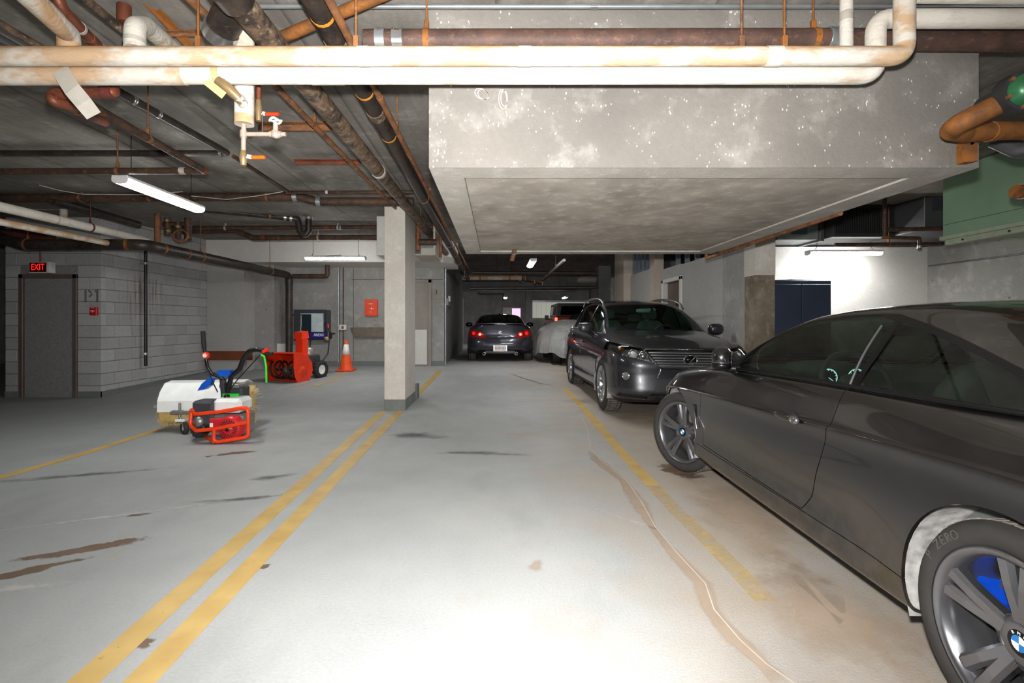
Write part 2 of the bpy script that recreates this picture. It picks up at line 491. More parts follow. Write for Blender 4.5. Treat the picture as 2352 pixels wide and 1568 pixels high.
# ---- block wall of the stair core
t = NT('block_grey')
geo = t.n('ShaderNodeNewGeometry'); oi = t.n('ShaderNodeObjectInfo')
c = t.mix(oi.outputs['Random'], srgb((170, 170, 170)), srgb((186, 186, 185)))
c = t.mix(t.math('MULTIPLY', t.noise(22, 6, 0.7, lo=0.4, hi=0.75), 0.35), c, srgb((120, 120, 122)))
sp = t.n('ShaderNodeSeparateXYZ'); t.l(geo.outputs['Position'], sp.inputs[0])
def band(o, a, b, c_, d):
    m1 = t.n('ShaderNodeMapRange'); m1.inputs[1].default_value = a; m1.inputs[2].default_value = b; t.l(o, m1.inputs[0])
    m2 = t.n('ShaderNodeMapRange'); m2.inputs[1].default_value = d; m2.inputs[2].default_value = c_; t.l(o, m2.inputs[0])
    return t.math('MULTIPLY', m1.outputs[0], m2.outputs[0])
mask = t.math('MULTIPLY', band(sp.outputs[1], 8.75, 8.95, 9.7, 9.95), band(sp.outputs[2], 0.9, 1.7, 2.05, 2.12))
mp = t.n('ShaderNodeMapping'); mp.inputs['Scale'].default_value = (1, 9, 0.7); t.l(geo.outputs['Position'], mp.inputs[0])
streak = t.noise(2.0, 5, 0.6, co=mp.outputs[0], lo=0.42, hi=0.66)
c = t.mix(t.math('MULTIPLY', t.math('MULTIPLY', mask, streak), 0.75), c, srgb((116, 96, 80)))
t.set(c, 0.9); t.bump(t.noise(120, 3), 0.35, 0.004)
plain('mortar', (132, 131, 130), 0.95, scale=30)
bcache = {}
def block(parent, lx, ly, lz, wx, wy, wz):
    k = (round(wx, 3), round(wy, 3), round(wz, 3))
    if k not in bcache:
        bcache[k] = MB().box(-wx/2, wx/2, -wy/2, wy/2, -wz/2, wz/2, 0.004).build('block', 'block_grey', parent)
        o = bcache[k]
    else:
        o = bcache[k].copy(); COL.objects.link(o); o.parent = parent
    o.location = (lx, ly, lz); return o
XC, YF, YS = -6.55, 8.3, 11.33                 # corner of the core
core_f = wallbox('wall_left_front', 'mortar', -8.14, XC - 0.012, YF + 0.012, YF + 0.2, 0, 3.1, 'grey concrete block wall around the exit door')
core_s = wallbox('wall_left_side', 'mortar', XC - 0.2, XC - 0.012, YF + 0.2, YS, 0, 3.2, 'grey concrete block wall running back from the exit door')
for cset in range(16):
    z0 = cset*0.2
    off = 0.2 if cset % 2 else 0.0
    x = XC
    first = True
    while x > -8.135:
        wd = 0.39
        if first and off: wd = 0.19
        first = False
        x0 = max(x - wd, -8.14)
        zc, hz = z0 + 0.1, 0.19
        segs = [(x0, x)]
        if z0 < 2.05:
            out = []
            for a, b in segs:
                if b <= -7.90 or a >= -6.94: out.append((a, b)); continue
                if a < -7.90: out.append((a, -7.90))
                if b > -6.94: out.append((-6.94, b))
            segs = out
        for a, b in segs:
            if b - a > 0.03 and z0 + 0.19 < 3.2: block(core_f, (a+b)/2, YF + 0.05, zc, b-a, 0.1, hz)
        x = x0 - 0.01
    y = YF + 0.102
    first = True
    while y < YS - 0.02:
        wd = 0.39 if not (first and off) else 0.19
        if first and not off: wd = 0.29
        first = False
        y1 = min(y + wd, YS)
        if y1 - y > 0.04: block(core_s, XC - 0.05, (y+y1)/2, z0 + 0.1, 0.1, y1-y, 0.19)
        y = y1 + 0.01
# painted plinth of the core
struct(MB().box(-8.14, -7.93, YF-0.012, YF, 0, 0.11).box(-6.92, XC+0.012, YF-0.012, YF, 0, 0.11).build('baseboard_left', 'curb_grey'))
struct(MB().prism([(YF-0.012, 0), (YS, 0), (YS, 0.155), (YF-0.012, 0.11)], XC, XC+0.012, 'x').build('baseboard_left_side', 'curb_grey'))
# stencil P1 painted on the block wall (a stencilled P has gaps in its bowl)
mb = MB()
sx0, sz0 = P(194, 694, YF)[0], P(194, 694, YF)[2]
yy = YF - 0.0012
mb.box(sx0, sx0+0.035, yy, yy+0.002, sz0, sz0+0.205)
for a0, a1 in ((0.30, 1.45), (-1.3, 0.05)):
    k = 8; pts = []
    for i in range(k+1):
        a = a0 + (a1-a0)*i/k; pts.append((sx0+0.055+0.075*math.cos(a), sz0+0.14+0.065*math.sin(a)))
    for i in range(k, -1, -1):
        a = a0 + (a1-a0)*i/k; pts.append((sx0+0.055+0.045*math.cos(a), sz0+0.14+0.034*math.sin(a)))
    mb.prism(pts, yy, yy+0.002, 'y')
mb.box(sx0+0.195, sx0+0.23, yy, yy+0.002, sz0, sz0+0.21)
mb.prism([(sx0+0.165, sz0+0.165), (sx0+0.19, sz0+0.165), (sx0+0.19, sz0+0.21), (sx0+0.18, sz0+0.21)], yy, yy+0.002, 'y')
mb.build('stencil_lettering', 'stencil_grey', core_f)
# exit door with its frame
d1 = thing('door_1', 'grey steel exit door in a brown frame', 'door', (-7.42, YF, 0)); d1['kind'] = 'structure'
mb = MB()
mb.box(-7.90, -7.83, YF-0.03, YF+0.16, 0, 2.05, 0.006).box(-7.01, -6.94, YF-0.03, YF+0.16, 0, 2.05, 0.006).box(-7.90, -6.94, YF-0.03, YF+0.16, 1.98, 2.05, 0.006)
mb.box(-7.83, -7.81, YF+0.06, YF+0.16, 0, 1.98).box(-7.03, -7.01, YF+0.06, YF+0.16, 0, 1.98)
mb.build('door_frame', 'door_frame', d1, True)
MB().box(-7.822, -7.018, YF+0.09, YF+0.135, 0.02, 1.975, 0.003).build('door_leaf', 'door_grey', d1, True)
MB().box(-7.4, -7.16, YF+0.082, YF+0.09, 1.49, 1.525).build('name_plate', 'black_plastic', d1, True)
MB().lathe([(0.0, -0.062), (0.02, -0.06), (0.028, -0.045), (0.022, -0.03), (0.011, -0.022), (0.011, -0.006), (0.03, -0.004), (0.03, 0)], (-7.075, YF+0.09, 1.0), 'y', 20).build('door_knob', 'chrome', d1, True)
MB().box(-7.82, -7.02, YF+0.078, YF+0.09, 0.02, 0.09).build('kick_plate', 'door_grey', d1, True)

# ---- walls beyond the core
wallbox('wall_back_painted', 'paint_grey_wall', XC, -5.71, YS, YS+0.5, 0.05, HT)
wallbox('wall_back_pier', 'conc_wall', -5.95, -5.25, YS+0.5, 12.45, 0.05, HT)
wb = wallbox('wall_back', 'conc_wall', -5.25, -1.30, 12.45, 12.7, 0.05, HT)
struct(MB().box(-5.25, -2.55, 12.43, 12.45, 0.16, 0.30).box(-1.60, -1.28, 12.43, 12.45, 0.16, 0.30).build('baseboard_back', 'curb_grey'))
wallbox('wall_hall_left', 'conc_dark', -2.2, -1.30, 12.7, 19.2, 0.05, HT)
wallbox('wall_hall_far_left', 'conc_dark', -2.6, -2.4, 19.2, 27, 0.05, HT)
wallbox('wall_far', 'conc_wall', -2.6, 7.3, 27, 27.2, 0.1, HT)
wallbox('column_far', 'conc_dark', 1.52, 1.86, 25.8, 26.3, 0.1, HT, 'grey concrete column by the far wall')
wallbox('beam_far', 'conc_dark', -2.4, 3.4, 21.0, 21.6, 2.62, HT, 'dark concrete beam across the far aisle')
# joints in the back wall
for gx in (P(780, 700, 12.45)[0], P(812, 700, 12.45)[0]):
    MB().box(gx-0.006, gx+0.006, 12.444, 12.452, 0.2, 2.7).build('form_joint', 'crack', wb)
MB().box(P(808, 0, 12.45)[0], -1.32, 12.444, 12.452, P(0, 642, 12.45)[2], P(0, 642, 12.45)[2]+0.012).build('form_joint', 'crack', wb)
# bulkhead in front of the back wall, its right end rounded
pts = [(-6.55, 11.3), (-2.0, 11.3), (-1.2, 11.38), (-0.98, 11.6), (-0.92, 12.0), (-0.98, 12.9), (-2.0, 12.9), (-6.55, 12.9)]
wbh = struct(MB().prism(pts, 2.62, HT, 'z').build('bulkhead', 'paint_white_wall'), 'white painted bulkhead below the ceiling at the back left')
# white hanging casing behind the column
mb = MB(); x0, x1 = P(865, 0, 8.25)[0], P(1000, 0, 8.25)[0]
zt, zb = P(0, 513, 8.25)[2], P(0, 586, 8.25)[2]
hx = thing('ceiling_casing', 'white boxed casing hung from the ceiling behind the square column', 'casing', ((x0+x1)/2, 8.6, zb))
MB().box(x0, x0+0.62, 8.25, 9.0, zb, zt+0.16, 0.006).build('casing_body', 'paint_white_wall', hx, True)
MB().box(x1-0.03, x1, 8.22, 9.0, zb, zt+0.16).box(x0+0.62, x1-0.03, 8.25, 9.0, zb, zb+0.02).build('casing_frame', 'paint_beige', hx, True)

# ---- concrete column and dropped soffit
cx0, cx1, cy0, cy1 = P(883, 0, 7.12)[0], P(930.5, 0, 7.12)[0], 7.12, 8.0
colo = wallbox('column', 'conc_column', cx0, cx1, cy0, cy1, 0, 3.05, 'square pale concrete column with a grey painted base')
MB().box(cx0-0.004, cx1+0.004, cy0-0.004, cy1+0.004, 0, 0.155).build('painted_base', 'curb_grey', colo)
MB().box(cx0-0.0015, cx1+0.0015, cy0-0.0015, cy1+0.0015, 2.23, 2.236).build('form_joint', 'crack_light', colo)
SX0, SX1, SY0, SY1, SZ = -0.377, 2.698, 2.80, 6.29, 2.109
so = thing('soffit', 'large dropped concrete soffit below the ceiling', 'soffit', (1.16, 4.5, SZ)); so['kind'] = 'structure'
mb = MB()
ix0, ix1, iy0, iy1 = SX0+0.185, SX1-0.22, SY0+0.2, SY1-0.2
mb.box(SX0, SX1, SY0, SY1, SZ+0.02, CEIL+0.02).box(SX0, SX1, SY0, SY0+0.004, SZ, SZ+0.02)
mb.build('soffit_body', 'conc_soffit', so, True)
mb = MB()
for a in ((SX0, ix0, SY0+0.004, SY1), (ix1, SX1, SY0+0.004, SY1), (ix0, ix1, SY0+0.004, iy0), (ix0, ix1, iy1, SY1)):
    mb.box(a[0], a[1], a[2], a[3], SZ, SZ+0.02)
mb.build('soffit_rim', 'conc_soffit_rim_lit', so, True)
MB().box(ix0+0.004, ix1-0.004, iy0+0.006, iy1-0.004, SZ+0.012, SZ+0.0205).build('soffit_panel', 'conc_soffit_under_lit', so, True)
# chalk loops drawn on the soffit front
for cx_, cz_, rx, rz, t0 in ((1107, 216, 17, 12, 0.3), (1110, 217, 13, 11, 1.0), (1155, 228, 10, 22, 0.2), (1158, 226, 8, 18, 0.9)):
    pts = []
    for k in range(26):
        a = k/25*2*PI + t0
        p = P(cx_ + rx*math.cos(a)*(1-0.1*k/25), cz_ + rz*math.sin(a) + rx*0.25*math.cos(a), SY0); pts.append((p[0], SY0-0.0008, p[2]))
    MB().strip(pts, 0.0045, (0, -1, 0), 0.0006).build('chalk_mark', 'crack_light', so, True)

# ---- right side
wr = wallbox('column_right', 'conc_stained', 3.72, 4.0, 7.19, 7.5, 0, 3.05, 'stained concrete column beside the dark blue cabinet')
MB().box(3.715, 4.005, 7.185, 7.505, 1.93, 3.04).build('painted_upper', 'conc_column', wr)
wallbox('wall_right_pier', 'conc_wall', 3.72, 3.95, 7.5, 8.23, 0, 2.62)
wallbox('beam_right', 'conc_wall', 3.70, 3.98, 7.5, 8.3, 2.38, HT)
wrp = wallbox('wall_right_painted', 'paint_grey_wall', 3.72, 3.9, 8.23, 10.12, 0, 2.42)
wallbox('wall_right_over_door', 'paint_grey_wall', 3.72, 3.9, 10.12, 11.2, 2.19, 2.44)
wallbox('wall_white', 'paint_white_wall', 4.0, 7.06, 8.2, 8.4, 0, 2.49, 'plain white wall behind the dark blue cabinet')
wallbox('column_aisle', 'paint_beige', 3.55, 3.76, 11.25, 11.6, 0, HT, 'slim beige pilaster beside the inner door')
wallbox('wall_right_inner', 'paint_grey_wall', 3.56, 3.8, 11.6, 13.3, 0, 2.5)
wallbox('column_aisle_far', 'paint_beige', 3.38, 3.62, 13.3, 14.3, 0, HT, 'beige pilaster at the far end of the inner wall')
wallbox('wall_right_far', 'conc_dark', 5.0, 5.2, 14.3, 27, 0, HT)
wallbox('column_dark', 'conc_dark', P(1375, 0, 17)[0], P(1396, 0, 17)[0]+0.1, 17, 17.4, 0, HT, 'dark concrete column beyond the pilasters')
wallbox('wall_store_back', 'conc_dark', 5.6, 5.8, 8.4, 14.3, 0, HT)
# rust run and crack on the painted wall
def onwall(px, py, off=0.0015): # point on the wall plane x = 3.72
    y = 3.72*FPX/(px - VX); return Vector((3.72-off, y, CH - (py-VY)/FPX*y))
MB().strip([onwall(*p) for p in ((1566, 648), (1574, 653), (1584, 659), (1592, 658), (1606, 659), (1614, 660), (1622, 664), (1640, 661), (1660, 657))], 0.035, (-1, 0, 0), 0.001).build('rust_stain', 'stain_brown', wrp)
MB().strip([onwall(*p) for p in ((1620, 664), (1621, 672), (1620, 684))], [0.05, 0.035, 0.012], (-1, 0, 0), 0.001).build('rust_stain', 'stain_brown', wrp)
MB().strip([onwall(*p) for p in ((1562, 606), (1590, 636), (1612, 654))], 0.012, (-1, 0, 0), 0.001).build('patched_crack', 'stain_pale', wrp)
MB().strip([onwall(*p) for p in ((1648, 606), (1630, 640), (1614, 654))], 0.012, (-1, 0, 0), 0.001).build('patched_crack', 'stain_pale', wrp)
# inner door standing open, frame white
d2 = thing('door_2', 'brown inner door in a white frame in the right side wall', 'door', (3.75, 10.6, fz(10.6))); d2['kind'] = 'structure'
z0 = fz(10.6)
mb = MB(); mb.box(3.69, 3.92, 10.02, 10.12, z0-0.05, 2.19, 0.005).box(3.69, 3.92, 11.1, 11.2, z0-0.05, 2.19, 0.005).box(3.69, 3.92, 10.02, 11.2, 2.12, 2.2, 0.005)
mb.build('door_frame', 'paint_white_wall', d2, True)
MB().box(3.80, 3.845, 10.12, 11.1, z0, 2.12).build('door_leaf', 'door_frame', d2, True)
MB().box(3.785, 3.80, 10.5, 10.56, 1.6, 1.68).build('door_sign', 'black_plastic', d2, True)
MB().lathe([(0.0, -0.06), (0.025, -0.05), (0.025, -0.03), (0.01, -0.02), (0.01, 0)], (3.80, 10.2, 1.05), 'x', 14).build('door_knob', 'chrome', d2, True)
# back door left of the aisle wall, half hidden by the column
d3 = thing('door_3', 'taupe steel door half hidden behind the square column', 'door', (-2.07, 12.45, 0.178)); d3['kind'] = 'structure'
zt = P(0, 642, 12.45)[2]
mb = MB(); mb.box(-2.56, -2.48, 12.40, 12.47, 0.17, zt, 0.005).box(-1.69, -1.61, 12.40, 12.47, 0.17, zt, 0.005).box(-2.56, -1.61, 12.40, 12.47, zt-0.08, zt, 0.005)
mb.build('door_frame', 'door_taupe', d3, True)
MB().box(-2.48, -1.69, 12.42, 12.448, 0.18, zt-0.08).build('door_leaf', 'door_taupe', d3, True)
MB().box(-2.44, -1.72, 12.412, 12.42, 0.22, P(0, 757, 12.45)[2]).build('kick_plate', 'paint_white_wall', d3, True)

# ---- floor markings and stains, thin layers on the slab
def fl_strip(pix, wid, mat, name, h=0.0015):
    pts = [G(*p) for p in pix]; q = []
    for i in range(len(pts)-1):           # follow the rise of the floor
        for k in range(8):
            a = pts[i].lerp(pts[i+1], k/8); q.append(Vector((a[0], a[1], fz(a[1]))))
    q.append(pts[-1])
    if isinstance(wid, (list, tuple)):
        wid = [wid[min(int(i/8), len(wid)-1)]*(1-(i % 8)/8) + wid[min(int(i/8)+1, len(wid)-1)]*((i % 8)/8) for i in range(len(q))]
    return MB().strip([(p[0], p[1], p[2]) for p in q], wid, (0, 0, 1), h, True).build(name, mat, floor)
fl_strip([(110, 1640), (866, 957), (881, 945)], 0.115, 'paint_yellow', 'painted_line')
fl_strip([(250, 1640), (905, 957), (919, 944)], 0.115, 'paint_yellow', 'painted_line')
fl_strip([(957, 906), (985, 878), (1012, 850)], 0.115, 'paint_yellow', 'painted_line')
fl_strip([(-40, 1108), (180, 1045), (372, 984)], 0.10, 'paint_yellow', 'painted_line')
fl_strip([(1297, 893), (1330, 925), (1420, 1030), (1500, 1116)], 0.105, 'paint_yellow', 'painted_line')
fl_strip([(1500, 1116), (1560, 1180), (1640, 1255), (1760, 1380)], 0.105, 'paint_yellow_faded', 'painted_line')
fl_strip([(722, 887), (760, 876), (812, 843)], 0.07, 'paint_yellow', 'painted_line')
fl_strip([(585, 905), (650, 893), (740, 872)], 0.05, 'paint_yellow_faded', 'painted_line')
# long crack with sandy wash beside the right line
cr = [(1332, 950), (1350, 985), (1355, 1030), (1378, 1055), (1440, 1105), (1475, 1155), (1505, 1210), (1555, 1270), (1620, 1340), (1640, 1400), (1700, 1470), (1760, 1525), (1840, 1580)]
fl_strip(cr, 0.005, 'crack_light', 'crack', 0.002)
def edge_attr(o, vals):
    o.data.attributes.new('edge', 'FLOAT', 'POINT').data.foreach_set('value', vals)
def soft_strip(pix, wid, mat, name, h=0.001):
    pts = [G(*p) for p in pix]; vs = []; fs = []; e = []
    n = len(pts)
    for i, p in enumerate(pts):
        d = (pts[min(i+1, n-1)] - pts[max(i-1, 0)]); d[2] = 0; d.normalize(); sd = Vector((d[1], -d[0], 0))
        w_ = wid[min(i, len(wid)-1)]
        for k, ev in ((-1, 0.0), (-0.4, 0.9), (0.4, 0.9), (1, 0.0)):
            q = p + sd*w_*0.75*k; vs.append((q[0], q[1], fz(q[1])+h)); e.append(0.0 if i in (0, n-1) else ev)
    for i in range(n-1):
        for k in range(3): fs.append((4*i+k, 4*i+k+1, 4*i+k+5, 4*i+k+4))
    o = MB().add(vs, fs).build(name, mat, floor); edge_attr(o, e); return o
def blob(px, py, rx, ry, mat, seed, name='stain', ang=0.0):
    rr = random.Random(seed); c_ = G(px, py); n = 28; vs = [(c_[0], c_[1], fz(c_[1])+0.0012)]
    ph = [rr.uniform(0, 6.28) for _ in range(5)]
    for k in range(n):
        a = 2*PI*k/n
        r_ = 1 + 0.18*math.sin(2*a+ph[0]) + 0.14*math.sin(3*a+ph[1]) + 0.1*math.sin(5*a+ph[2]) + 0.06*math.sin(9*a+ph[3])
        x, y = rx*r_*math.cos(a), ry*r_*math.sin(a)
        X, Y_ = c_[0]+x*math.cos(ang)-y*math.sin(ang), c_[1]+x*math.sin(ang)+y*math.cos(ang)
        vs.append((X, Y_, fz(Y_)+0.0012))
    fs = [(0, 1+k, 1+(k+1) % n) for k in range(n)]
    o = MB().add(vs, fs).build(name, mat, floor)
    edge_attr(o, [1.0] + [0.0]*n); return o
blob(190, 1262, 0.42, 0.10, 'stain_brown', 1, ang=0.45)
blob(60, 1312, 0.30, 0.07, 'stain_brown', 2, ang=0.55)
blob(545, 1040, 0.28, 0.09, 'stain_brown', 3, ang=0.45)
blob(320, 1182, 0.10, 0.035, 'stain_brown', 4, ang=0.4)
blob(328, 1478, 0.07, 0.05, 'stain_brown', 5)
blob(606, 1300, 0.05, 0.03, 'stain_brown', 6)
blob(630, 1095, 0.30, 0.12, 'stain_oil', 7, ang=0.5)
blob(560, 1145, 0.55, 0.07, 'stain_oil', 8, ang=0.25)
blob(200, 1090, 0.9, 0.10, 'stain_oil', 9, ang=0.35)
blob(500, 1018, 0.7, 0.14, 'stain_oil', 10, ang=0.2)
blob(960, 1000, 0.55, 0.28, 'stain_oil', 11)
blob(1100, 1040, 0.6, 0.15, 'stain_oil', 12)
blob(300, 1180, 1.6, 0.06, 'stain_pale', 13, ang=0.42)
blob(40, 1350, 0.4, 0.1, 'stain_pale', 16, ang=0.3)
blob(1230, 1300, 0.05, 0.10, 'stain_sand', 14)
blob(1700, 1180, 0.35, 1.0, 'stain_sand', 15, ang=-0.1)
blob(1500, 960, 0.5, 0.7, 'stain_sand', 17)
blob(1900, 1400, 0.3, 0.7, 'stain_sand', 18)
blob(1560, 1080, 0.25, 0.3, 'stain_brown', 19)
soft_strip([(a-8, b) for a, b in cr[2:]], [0.02, 0.09, 0.06, 0.11, 0.04, 0.06, 0.08, 0.07, 0.08, 0.05, 0.12], 'stain_sand', 'sand_stain')
soft_strip([(1150, 850), (1200, 868), (1240, 880), (1310, 892)], [0.1, 0.06, 0.05, 0.04], 'stain_oil', 'oil_stain')
soft_strip([(1280, 1145), (1400, 1180), (1500, 1212), (1580, 1240)], [0.02], 'stain_pale', 'scratch')
# ================================================================ fluorescent fittings
def fitting(label, c, along, length=1.2, drop=0.4, group='fluorescent ceiling fittings', wires=True):
    """c: centre of the lit underside; along: 'x' or 'y'."""
    rz = 0 if along == 'x' else PI/2
    t_ = thing('fluorescent_light', label, 'light', c, (0, 0, rz), group)
    h = length/2
    MB().box(-h, h, -0.075, 0.075, 0.045, 0.075, 0.006).build('housing', 'white_metal', t_)
    prof = [(-0.07, 0.046), (-0.066, 0.02), (-0.045, 0.003), (0, -0.002), (0.045, 0.003), (0.066, 0.02), (0.07, 0.046)]
    MB().prism(prof, -h+0.012, h-0.012, 'x').build('diffuser', 'tube_glow', t_)
    for s_ in (-1, 1):
        MB().prism([(a*1.05, b*1.0-0.001) for a, b in prof], s_*(h-0.012), s_*h, 'x').build('end_cap', 'white_metal', t_)
        if wires:
            MB().tube([(s_*(h-0.12), -0.03, 0.07), (s_*(h-0.15), 0, 0.14), (s_*(h-0.12), 0.03, 0.07)], 0.003, 5).tube([(s_*(h-0.15), 0, 0.14), (s_*(h-0.15), 0, drop)], 0.004, 5).build('hanging_wire', 'wire_black', t_)
    return t_
fitting('long bright fluorescent light hung lengthwise over the left bay', (-3.42, 5.15, 2.51), 'y', 1.22, CEIL-2.51)
fl2 = fitting('fluorescent light hung across in front of the white bulkhead', (P(771, 0, 10)[0], 10.0, 2.50), 'x', 1.2, cz(10)-2.50)
MB().tube([(-0.5, 0, 0.08), (-0.2, 0.01, 0.085), (0.1, 0, 0.1), (0.12, 0, 0.078)], 0.006, 6, 0.03).build('power_cord', 'wire_black', fl2)
fitting('fluorescent light glowing on the white wall above the blue cabinet', (P(1938, 0, 7.75)[0], 7.75, 2.29), 'x', 1.13, 0.22)
fitting('small far fluorescent light over the aisle beyond the soffit', (P(1221, 0, 11.5)[0], 11.5, 2.58), 'y', 1.2, cz(11.5)-2.58)
fitting('distant ceiling light above the parked sedan', (P(1161, 0, 22.5)[0], 22.5, 2.36), 'y', 1.2, cz(22)-2.36)
fitting('distant ceiling light above the pale far shutter', (P(1298, 0, 22.5)[0], 22.5, 2.36), 'y', 1.2, cz(22)-2.36)
# unseen fittings added for ambient fill, behind the soffit and behind the camera
fitting('added fluorescent fill light over the aisle, unseen behind the soffit', (1.2, 7.6, 2.72), 'x', 1.2, 0.28)
fitting('added unseen fluorescent fill light behind the photographer over the left bay', (-3.42, -0.8, 2.55), 'y', 1.2, 0.44)
fitting('added unseen fluorescent fill light behind the photographer over the aisle', (0.3, -2.0, 2.55), 'y', 1.2, 0.44)
fitting('fluorescent light over the bay right of the coupe', (4.75, 0.5, 2.55), 'y', 1.2, 0.44)

# ================================================================ pipes
def ring_mb(mb, p, d, r, w_, n=14):
    d = V3(d).normalized(); p = V3(p); return mb.tube([p - d*w_/2, p + d*w_/2], r, n)
def along(pts, i, s):
    a, b = V3(pts[i]), V3(pts[i+1]); return a.lerp(b, s), (b-a)
def pipe(name, label, pts, r, mat, fil=None, n=14, couplings=(), bands=(), hangers=(), group=None, part='pipe_run', caps=True, cat='pipe', strap=True):
    pts = [V3(p) for p in pts]
    t_ = thing(name, label, cat, tuple(pts[0]), (0, 0, 0), group)
    MB().tube(pts, r, n, r*1.8 if fil is None else fil, caps).build(part, mat, t_, True)
    for i, s_, w_, m_ in couplings:
        p, d = along(pts, i, s_); mb = MB()
        ring_mb(mb, p, d, r*1.10, w_)
        if m_ in ('steel_clamp', 'steel_galv'):
            dn = d.normalized()
            for k in (-0.38, 0.38): ring_mb(mb, p + dn*w_*k, d, r*1.17, w_*0.16)
        mb.build('coupling', m_, t_, True)
    for i, s_, w_, m_ in bands:
        p, d = along(pts, i, s_); mb = MB(); ring_mb(mb, p, d, r*1.04, w_); mb.build('band', m_, t_, True)
    for i, s_, m_ in hangers:
        p, d = along(pts, i, s_); top = cz(p[1]); mb = MB()
        if strap: ring_mb(mb, p, d, r*1.08, 0.03); mb.build('hanger_strap', m_, t_, True)
        side = Vector((0, 0, 1))
        mb = MB(); mb.tube([p + side*r*1.0, (p[0], p[1], top)], 0.006, 6)
        mb.box(p[0]-0.012, p[0]+0.012, p[1]-0.012, p[1]+0.012, p[2]+r*1.02, p[2]+r*1.02+0.05, 0.003)
        mb.build('hanger_rod', m_, t_, True)
    return t_
def at(px, py, y): return P(px, py, y)
# two white lagged pipes across the top
pA = pipe('insulated_pipe', 'upper of two white lagged pipes across the top, brown stained', [at(-160, 129, 2.35), at(2077, 129, 2.35), (P(2077, 0, 2.35)[0], 2.35, 2.985)], 0.0435, 'insul_stained', 0.06, 18,
     bands=((0, 0.61, 0.06, 'insul_white'), (0, 0.865, 0.07, 'insul_white'), (0, 0.445, 0.05, 'insul_white')), hangers=((0, 0.437, 'steel_rust'), (0, 0.833, 'steel_rust'), (0, 0.275, 'rust_orange'), (0, 0.877, 'rust_orange')), strap=False)
pB = pipe('insulated_pipe', 'lower of two white lagged pipes across the top, turning up at right', [at(-160, 172, 2.46), at(2011, 172, 2.46), at(2011, 43, 2.46), at(2500, 43, 2.46)], 0.0445, 'insul_white', 0.075, 18,
     bands=((0, 0.266, 0.03, 'tape_grey'), (0, 0.305, 0.035, 'stain_wrap'), (0, 0.42, 0.16, 'insul_white')), hangers=())
mb = MB(); mb.tube([at(-160, 172, 2.46), at(425, 172, 2.46)], 0.0475, 18); mb.build('lagging_sleeve', 'insul_stained', pB, True)
mb = MB(); mb.strip([at(138, 160, 2.405), at(150, 180, 2.40), at(166, 205, 2.39), at(192, 236, 2.40), at(216, 266, 2.43)], [0.085, 0.08, 0.08, 0.08, 0.075], (0, -1, 0), 0.002); mb.build('loose_tape', 'tape_grey', pB, True)
pipe('insulated_pipe', 'slim white lagged drop pipe left of the corner elbows', [(P(1944, 0, 2.6)[0], 2.6, 2.985), at(1944, 172, 2.56)], 0.031, 'insul_white', 0.03, 14, bands=((0, 0.35, 0.05, 'tape_grey'),))
pipe('insulated_pipe', 'white lagged pipe just under the ceiling at the top right edge', [at(2110, -16, 2.4), at(2500, -12, 2.4)], 0.045, 'insul_white')
# cast iron and steel runs
pipe('cast_iron_pipe', 'long maroon brown pipe behind the white pipes, along the soffit top', [at(838, 93, 2.68), at(1905, 91, 2.68), at(2500, 94, 2.68)], 0.055, 'iron_maroon', 0.0, 18,
     couplings=((0, 0.035, 0.05, 'steel_galv'), (0, 0.072, 0.055, 'steel_clamp'), (1, 0.004, 0.05, 'steel_galv')), hangers=((0, 0.133, 'rust_orange'), (0, 0.965, 'rust_orange')))
pipe('conduit', 'straight galvanised conduit across the ceiling above everything', [(P(540, 0, 2.74)[0], 2.74, 2.972), (P(1600, 0, 2.74)[0], 2.74, 2.972), (P(2500, 0, 2.74)[0], 2.74, 2.972)], 0.013, 'steel_galv', 0, 10,
     couplings=((0, 0.485, 0.03, 'steel_galv'), (0, 0.778, 0.04, 'steel_clamp'), (0, 0.965, 0.03, 'steel_galv')), cat='conduit')
YG = [1.3, 15.4]
def zl(y, y0, z0, y1, z1): return z0 + (z1-z0)*(y-y0)/(y1-y0)
Gp = [(-0.87, y, zl(y, 3.28, 2.77, 15.4, 2.606)) for y in (1.3, 15.4)]
def s_at(pts, y): return (y - pts[0][1])/(pts[-1][1] - pts[0][1])
pipe('drain_pipe', 'thick black drain pipe with orange bands running down the aisle', Gp, 0.060, 'iron_black', 0, 20,
     couplings=tuple((0, s_at(Gp, y), 0.09, 'iron_mottled') for y in (2.75, 3.62, 9.2, 11.6)) , bands=tuple((0, s_at(Gp, y), 0.02, 'band_orange') for y in (2.5, 3.3, 4.05)),
     hangers=((0, s_at(Gp, 6.0), 'steel_rust'), (0, s_at(Gp, 10.4), 'steel_rust')))
Hp = [(-0.763, 1.6, 2.715), (-0.763, 14.5, 2.72)]
pipe('steel_pipe', 'thin rusty pipe running beside the thick black drain pipe', Hp, 0.021, 'steel_rust', 0, 10, couplings=tuple((0, s_at(Hp, y), 0.07, 'steel_rust') for y in (3.3, 4.4, 5.6, 7.5)), hangers=((0, s_at(Hp, 3.85), 'steel_rust'), (0, s_at(Hp, 5.75), 'steel_rust')))
Ip = [(-1.153, 2.15, 2.676), (-1.153, 16.0, 3.02-0.10)]
pI = pipe('drain_pipe', 'mottled brown drain pipe sloping back beside the square column', Ip, 0.064, 'iron_mottled', 0, 20, couplings=((0, s_at(Ip, 4.9), 0.05, 'tape_grey'), (0, s_at(Ip, 8.6), 0.07, 'iron_brown'), (0, s_at(Ip, 10.2), 0.07, 'iron_brown')), hangers=((0, s_at(Ip, 7.6), 'steel_rust'),))
